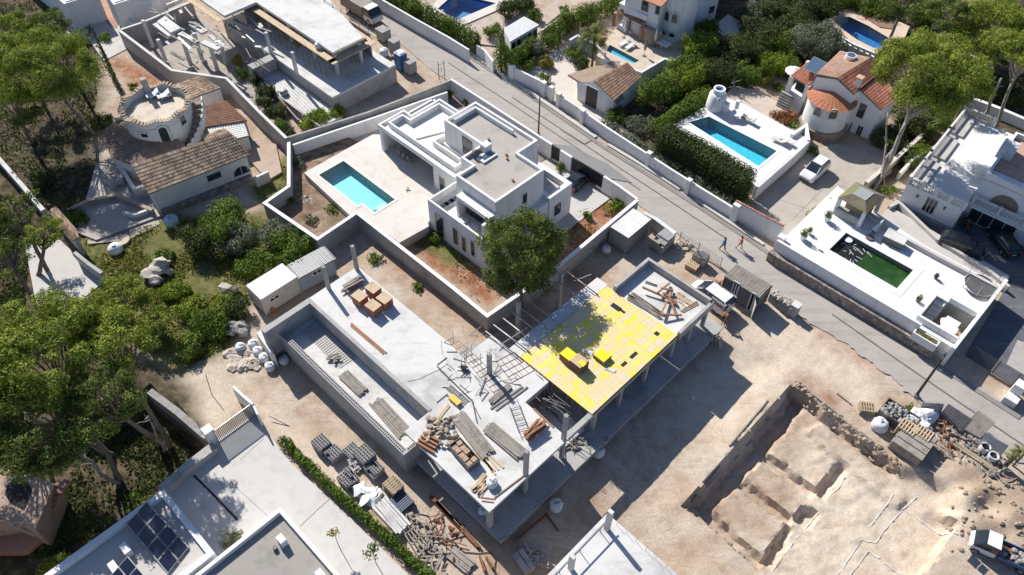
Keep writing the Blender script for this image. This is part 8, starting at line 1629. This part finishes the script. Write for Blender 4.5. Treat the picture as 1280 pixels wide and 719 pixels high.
def make_car(px, py, z, yaw, label, paint, kind='hatch', L_=4.2, name='parked_car', group=None):
    p = G(px, py, z+.7); T = Thing(name, label, 'car' if kind != 'van' else 'van', (p[0], p[1], z), group, rz=yaw, world=False); hw = .88; h = L_/2
    if kind == 'van': body = [(-h, .82, .35, 1.0), (-h+.08, .9, .28, 1.15), (h-1.0, .9, .28, 1.12), (h-.35, .86, .28, .92), (h-.03, .74, .35, .72)]; cab = [(-h+.06, 1.12, 1.75, .84), (-h+.35, 1.12, 1.86, .84), (h-1.9, 1.1, 1.86, .84), (h-1.55, 1.1, 1.78, .84), (h-.75, 1.0, 1.12, .80)]
    elif kind == 'suv': body = [(-h, .80, .4, .95), (-h+.1, .9, .3, 1.08), (h-1.2, .9, .3, 1.05), (h-.35, .88, .3, .95), (h-.02, .76, .38, .75)]; cab = [(-h+.12, 1.02, 1.25, .8), (-h+.45, 1.04, 1.60, .76), (h-2.1, 1.02, 1.64, .76), (h-1.75, 1.02, 1.58, .76), (h-1.05, 1.0, 1.06, .80)]
    else: body = [(-h, .76, .38, .85), (-h+.12, .86, .28, .98), (h-1.2, .88, .28, .94), (h-.35, .85, .28, .82), (h-.02, .70, .36, .64)]; cab = [(-h+.18, .92, 1.1, .76), (-h+.65, .94, 1.40, .70), (h-2.2, .93, 1.44, .70), (h-1.85, .93, 1.38, .71), (h-1.1, .92, .96, .78)]
    m = MB(); loft(m, [ring(x, w, a, b, .14, .93) for x, w, a, b in body]); b = T.part('body', m, paint, smooth=False)
    m = MB(); loft(m, [ring(x, w+.02, a-.04, b, .12, .88) for x, a, b, w in cab]); T.part('windows', m, GLASS)
    m = MB(); xs = cab[1][0], cab[2][0]+.1; zt = max(c[2] for c in cab); w = cab[1][3]*.88; m.prism([(xs[0], -w+.08), (xs[1], -w+.08), (xs[1], w-.08), (xs[0], w-.08)], zt-.06, zt+.025); T.part('roof_panel', m, paint)
    m = MB()
    for s in (-1, 1):
        for (c0, c1) in ((cab[0], cab[1]), (cab[4], cab[3])): m.bar((c0[0], s*(c0[3]*.9), c0[2]), (c1[0], s*c1[3]*.86, c1[2]), .08, .06)
        m.bar((0, s*.86*cab[2][3]/.84*.98 if False else s*cab[2][3], cab[2][1]), (0, s*cab[2][3]*.9, zt-.02), .07, .05)
    T.part('window_trim', m, paint)
    if kind == 'van':
        for s in (-1, 1): T.part('side_panel', MB().box((-h+.9, s*.845, 1.45), (1.6, .03, .62)), paint)
    for x in (-h+.8, h-.85):
        for s in (-1, 1): wheel(T, x, s*.78, .33)
    for s in (-1, 1):
        m = MB(); m.box((h-.12, s*.6, .66), (.16, .32, .14)); T.part('headlight', m, LAMP); m = MB(); m.box((-h+.03, s*.66, .8), (.08, .16, .24)); T.part('tail_light', m, REDL); m = MB(); m.box((h-1.45, s*.98, 1.0), (.14, .2, .13)); T.part('mirror', m, paint)
    m = MB(); m.box((h-.02, 0, .42), (.06, 1.2, .16)); T.part('grille', m, STEELD); m = MB(); m.box((-h, 0, .55), (.02, .5, .11)); T.part('number_plate', m, WHITE); return T
make_car(1018.5, 212, .1, azim((1033, 199), (1003, 226)), 'white compact car parked on the stone drive', CARW, 'suv', 4.1)
make_car(1203, 307, .1, azim((1176, 297), (1229, 318)), 'long black car parked along the ramp wall', CARB, 'suv', 4.5)
make_car(1255, 300, .1, azim((1270, 320), (1240, 280)), 'black car parked near the right edge, facing the white house', CARB, 'hatch', 4.2)
make_car(889, 370, .05, azim((905, 384), (868, 357)), 'white van parked behind the right end of the concrete frame', CARW, 'van', 4.5, name='parked_van')
make_car(722, 224, .12, azim((712, 234), (732, 215)), 'dark car parked just inside the wide black gate', CARB, 'hatch', 3.6)
# pickup with its door open
yw = azim((1245, 690), (1214, 676)); p = G(1232, 678, .9); T = Thing('pickup_truck', 'white cab pickup truck with its door open beside the excavation', 'truck', (p[0], p[1], .0), rz=yw, world=False); T.o.scale = (.86,)*3
m = MB(); loft(m, [ring(x, w, a, b, .14, .93) for x, w, a, b in ((-1.0, .88, .5, 1.15), (.6, .9, .45, 1.15), (.95, .86, .45, 1.05), (1.15, .78, .5, .85))]); T.part('body', m, CARW); m = MB(); loft(m, [ring(x, w, a, b, .12, .9) for x, w, a, b in ((-.95, .86, 1.1, 2.0), (.1, .86, 1.1, 2.02), (.4, .85, 1.1, 1.95), (.95, .82, 1.05, 1.15))]); T.part('windows', m, GLASS)
m = MB(); m.prism([(-.98, -.76), (.15, -.74), (.15, .74), (-.98, .76)], 1.97, 2.06); T.part('roof_panel', m, CARW)
m = MB(); m.bar((1.0, .86, .8), (1.0+.35, 1.7, .8), .06, .7); d_ = T.part('door', m, CARW); m = MB(); m.bar((1.0, .86, 1.5), (1.0+.33, 1.65, 1.5), .05, .5); T.part('glass', m, GLASS, d_)
m = MB(); 
for s in (-1, 1): m.bar((-1.15, s*.9, 1.0), (-4.6, s*.9, 1.0), .06, .45)
m.bar((-4.6, -.9, 1.0), (-4.6, .9, 1.0), .06, .45); T.part('load_bed_side', m, M('blue steel side', (.06, .13, .27), .5, .15, 1, 8)); m = MB(); m.box((-2.9, 0, .78), (3.5, 1.75, .06)); T.part('load_bed_floor', m, RUST); m = MB()
for k in range(22): m.blob((r.uniform(-4.3, -1.5), r.uniform(-.6, .6), .95), (r.uniform(.1, .4), r.uniform(.1, .35), .18), k, 1)
T.part('load', m, ROCKG, kind='stuff'); m = MB(); m.bar((-1.08, -.8, 1.2), (-1.08, .8, 1.2), .06, 1.4); T.part('headboard', m, STEELD)
for x in (.5, -3.3):
    for s in (-1, 1): wheel(T, x, s*.8, .38, .25)
for s in (-1, 1): m = MB(); m.box((1.1, s*.6, .75), (.12, .3, .14)); T.part('headlight', m, LAMP)
# truck at the top
yw = azim((462, 8), (472, 20)); yw = YAW; p = G(467, 20, 1.2); T = Thing('flatbed_truck', 'white cab truck standing in the shade at the upper building site', 'truck', (p[0], p[1], .15), rz=yw, world=False)
m = MB(); loft(m, [ring(x, w, a, b, .12, .94) for x, w, a, b in ((-1.0, 1.0, .5, 1.3), (.6, 1.0, .45, 1.3), (.85, .95, .5, 1.2))]); T.part('body', m, CARW); m = MB(); loft(m, [ring(x, w, a, b, .12, .92) for x, w, a, b in ((-.98, .98, 1.25, 2.25), (.2, .98, 1.25, 2.3), (.78, .95, 1.2, 1.5))]); T.part('windows', m, GLASS); m = MB(); m.box((-.4, 0, 2.32), (1.2, 1.75, .08)); T.part('roof_panel', m, CARW)
m = MB(); m.box((.82, 0, .75), (.1, 1.9, .5)); T.part('bumper', m, CARW); m = MB(); m.box((-3.6, 0, 1.5), (5, 2.1, 1.6)); T.part('load_box', m, WOODG); m = MB(); m.box((-3.0, 0, .8), (5.2, .8, .3)); T.part('chassis', m, STEELD)
for x in (.0, -4.6):
    for s in (-1, 1): wheel(T, x, s*.88, .45, .28)
for s in (-1, 1): m = MB(); m.box((.88, s*.7, .8), (.06, .3, .2)); T.part('headlight', m, LAMP)
# motorbikes
def motorbike(px, py, yaw, label, paint):
    p = G(px, py, .5); T = Thing('motorbike', label, 'motorbike', (p[0], p[1], .1), 'motorbikes in front of the white house', rz=yaw, world=False)
    for x in (-.65, .65): m = MB(); m.tube((x, -.06, .3), (x, .06, .3), .3, n=16); w_ = T.part('wheel', m, RUBBER); m = MB(); m.tube((x, -.065, .3), (x, .065, .3), .18, n=12); T.part('rim', m, CHROME, w_)
    m = MB(); m.blob((0, 0, .62), (.5, .16, .24), 3, 2, .1); m.bar((.2, 0, .6), (.62, 0, .95), .14); T.part('body', m, paint, smooth=True); m = MB(); m.box((-.3, 0, .86), (.7, .26, .1)); T.part('seat', m, RUBBER); m = MB(); m.tube((.55, -.35, 1.02), (.55, .35, 1.02), .02, n=6); T.part('handlebar', m, STEELD); m = MB(); m.bar((.55, 0, 1.0), (.68, 0, .3), .05); T.part('fork', m, STEEL); return T
motorbike(1205, 276, YAW+1.9, 'grey motorbike closer to the house corner', STEEL); motorbike(1210, 284, YAW+2.2, 'orange and white motorbike nearer to the black cars', M('orange bike', (.5, .16, .04), .4, .1, 1, 6))
# wheelbarrow / mixer near the worker
p = G(905, 399, .4); T = Thing('concrete_mixer', 'small brown mixer drum beside the worker at the plinth corner', 'mixer', (p[0], p[1], 0)); m = MB(); m.tube((p[0]-.25, p[1], .75), (p[0]+.3, p[1]+.1, 1.05), .28, .42, 12); T.part('drum', m, RUST); m = MB(); 
for a in (0, 2.1, 4.2): m.bar((p[0], p[1], .8), (p[0]+.55*math.cos(a), p[1]+.55*math.sin(a), 0), .06)
T.part('stand', m, STEELD)
# ================================================================ people
SKIN = M('skin', (.42, .24, .16), .6, .05, 4, 10, bmp=0); HAIRM = M('dark hair', (.03, .02, .015), .8, .1, 4, 10, bmp=0)
def cloth(n, c): return M(n, c, .85, .12, 4, 10, bmp=.1)
def skinmesh(name, verts, edges, rad, mat, levels=2, root=0):
    me_ = bpy.data.meshes.new(name); me_.from_pydata([tuple(v) for v in verts], edges, []); ob = bpy.data.objects.new(name, me_); COL.objects.link(ob)
    ob.modifiers.new('s', 'SKIN'); sk = me_.skin_vertices[0].data if me_.skin_vertices else None
    if sk is None:
        bm = bmesh.new(); bm.from_mesh(me_); bm.verts.layers.skin.verify(); bm.to_mesh(me_); bm.free(); sk = me_.skin_vertices[0].data
    for i, r0 in enumerate(rad): sk[i].radius = (r0, r0) if not isinstance(r0, tuple) else r0; sk[i].use_root = (i == root)
    ss = ob.modifiers.new('d', 'SUBSURF'); ss.levels = levels; ss.render_levels = levels
    dg = bpy.context.evaluated_depsgraph_get(); dg.update(); ev = ob.evaluated_get(dg); m2 = bpy.data.meshes.new_from_object(ev); m2.materials.clear(); m2.materials.append(mat); m2.shade_smooth(); bpy.data.objects.remove(ob); m2.name = name; return m2
def person(px, py, z, yaw, label, top, legs, pose='walk', hat=None):
    p = G(px, py, z); T = Thing('person', label, 'person', (p[0], p[1], z), rz=yaw, world=False); st = .28 if pose == 'walk' else .04; ln = 0 if pose != 'bend' else .28
    # facing +x
    V_ = [(0, 0, .95), (0+ln*.3, 0, 1.12), (ln, 0, 1.38), (ln+.02, 0, 1.48), (ln+.06, 0, 1.60), (ln+.06, 0, 1.70),
         (ln, .19, 1.40), (ln-.10, .27, 1.14), (ln+.08, .26, .92), (ln+.12, .26, .84), (ln, -.19, 1.40), (ln+.12, -.27, 1.16), (ln+.26, -.24, .98), (ln+.31, -.23, .91),
         (0, .10, .88), (st*.6, .10, .50), (st, .10, .09), (st+.16, .10, .045), (0, -.10, .88), (-st*.35, -.10, .50), (-st*1.0, -.10, .11), (-st+.14, -.10, .05)]
    E_ = [(0, 1), (1, 2), (2, 3), (3, 4), (4, 5), (2, 6), (6, 7), (7, 8), (8, 9), (2, 10), (10, 11), (11, 12), (12, 13), (0, 14), (14, 15), (15, 16), (16, 17), (0, 18), (18, 19), (19, 20), (20, 21)]
    R_ = [(.15, .11), (.14, .10), (.16, .10), .055, .10, .085, .07, .045, .035, .03, .07, .045, .035, .03, .09, .06, .042, .04, .09, .06, .042, .04]
    me_ = skinmesh('body', V_, E_, R_, SKIN); link('body', me_, T.o)
    def sub(name, idx, edges, rad, mat): link(name, skinmesh(name, [V_[i] for i in idx], [(idx.index(a), idx.index(b)) for a, b in edges], rad, mat, 1), T.o)
    if top: sub('shirt', [0, 1, 2, 6, 7, 10, 11], [(0, 1), (1, 2), (2, 6), (6, 7), (2, 10), (10, 11)], [(.19, .15), (.19, .15), (.21, .15), .12, .075, .12, .075], top)
    sub('trousers', [0, 14, 15, 18, 19]+([16, 20] if legs[1] else []), [(0, 14), (14, 15), (0, 18), (18, 19)]+([(15, 16), (19, 20)] if legs[1] else []), [(.165, .125), .105, .078, .105, .078]+([.06, .06] if legs[1] else []), legs[0])
    m = MB(); m.blob((ln+.045, 0, 1.68), (.115, .10, .10), 2, 2, .04); T.part('hair', m, hat or HAIRM, smooth=True)
    m = MB(); m.blob((ln+.165, 0, 1.635), (.02, .015, .02), 1, 1, .02)
    for s in (-1, 1): m.blob((ln+.06, s*.10, 1.64), (.02, .012, .03), 1, 1, .02); 
    T.part('face', m, SKIN); m = MB()
    for s in (-1, 1): m.blob((ln+.15, s*.035, 1.66), (.01, .012, .01), 1, 1, 0)
    T.part('eyes', m, HAIRM)
    for (w_, dr) in ((V_[9], 1), (V_[13], -1)):
        m = MB(); m.blob((w_[0], w_[1], w_[2]-.05), (.02, .035, .045), 1, 1, .05)
        for f in range(4): y = w_[1]-.024+f*.016; L0 = (.065, .078, .074, .058)[f]; m.tube((w_[0], y, w_[2]-.08), (w_[0]+.012, y, w_[2]-.08-L0*.55), .008, n=5); m.tube((w_[0]+.012, y, w_[2]-.08-L0*.55), (w_[0]+.035, y, w_[2]-.08-L0), .007, n=5)
        m.tube((w_[0]+.01, w_[1]-dr*.03, w_[2]-.04), (w_[0]+.045, w_[1]-dr*.035, w_[2]-.09), .009, n=5); T.part('hand', m, SKIN)
    m = MB()
    for i in (16, 20): m.blob((V_[i][0]+.07, V_[i][1], .05), (.14, .05, .05), 1, 1, .05)
    T.part('shoes', m, RUBBER); return T
yw = azim((880, 296), (930, 325))+math.pi
person(903, 312, .17, yw, 'person in a blue shirt and dark trousers walking on the street', cloth('blue shirt', (.03, .20, .62)), (cloth('dark trousers', (.04, .04, .05)), True))
person(924, 310.5, .17, yw+.2, 'person in an orange top walking beside the one in blue', cloth('orange top', (.62, .19, .08)), (cloth('grey shorts', (.20, .20, .20)), False))
person(906, 408, .05, yw-1.2, 'worker in brown clothes bending over beside the small mixer', cloth('brown jacket', (.20, .12, .08)), (cloth('grey work trousers', (.12, .12, .12)), True), 'bend')
p = G(912, 306, .17);
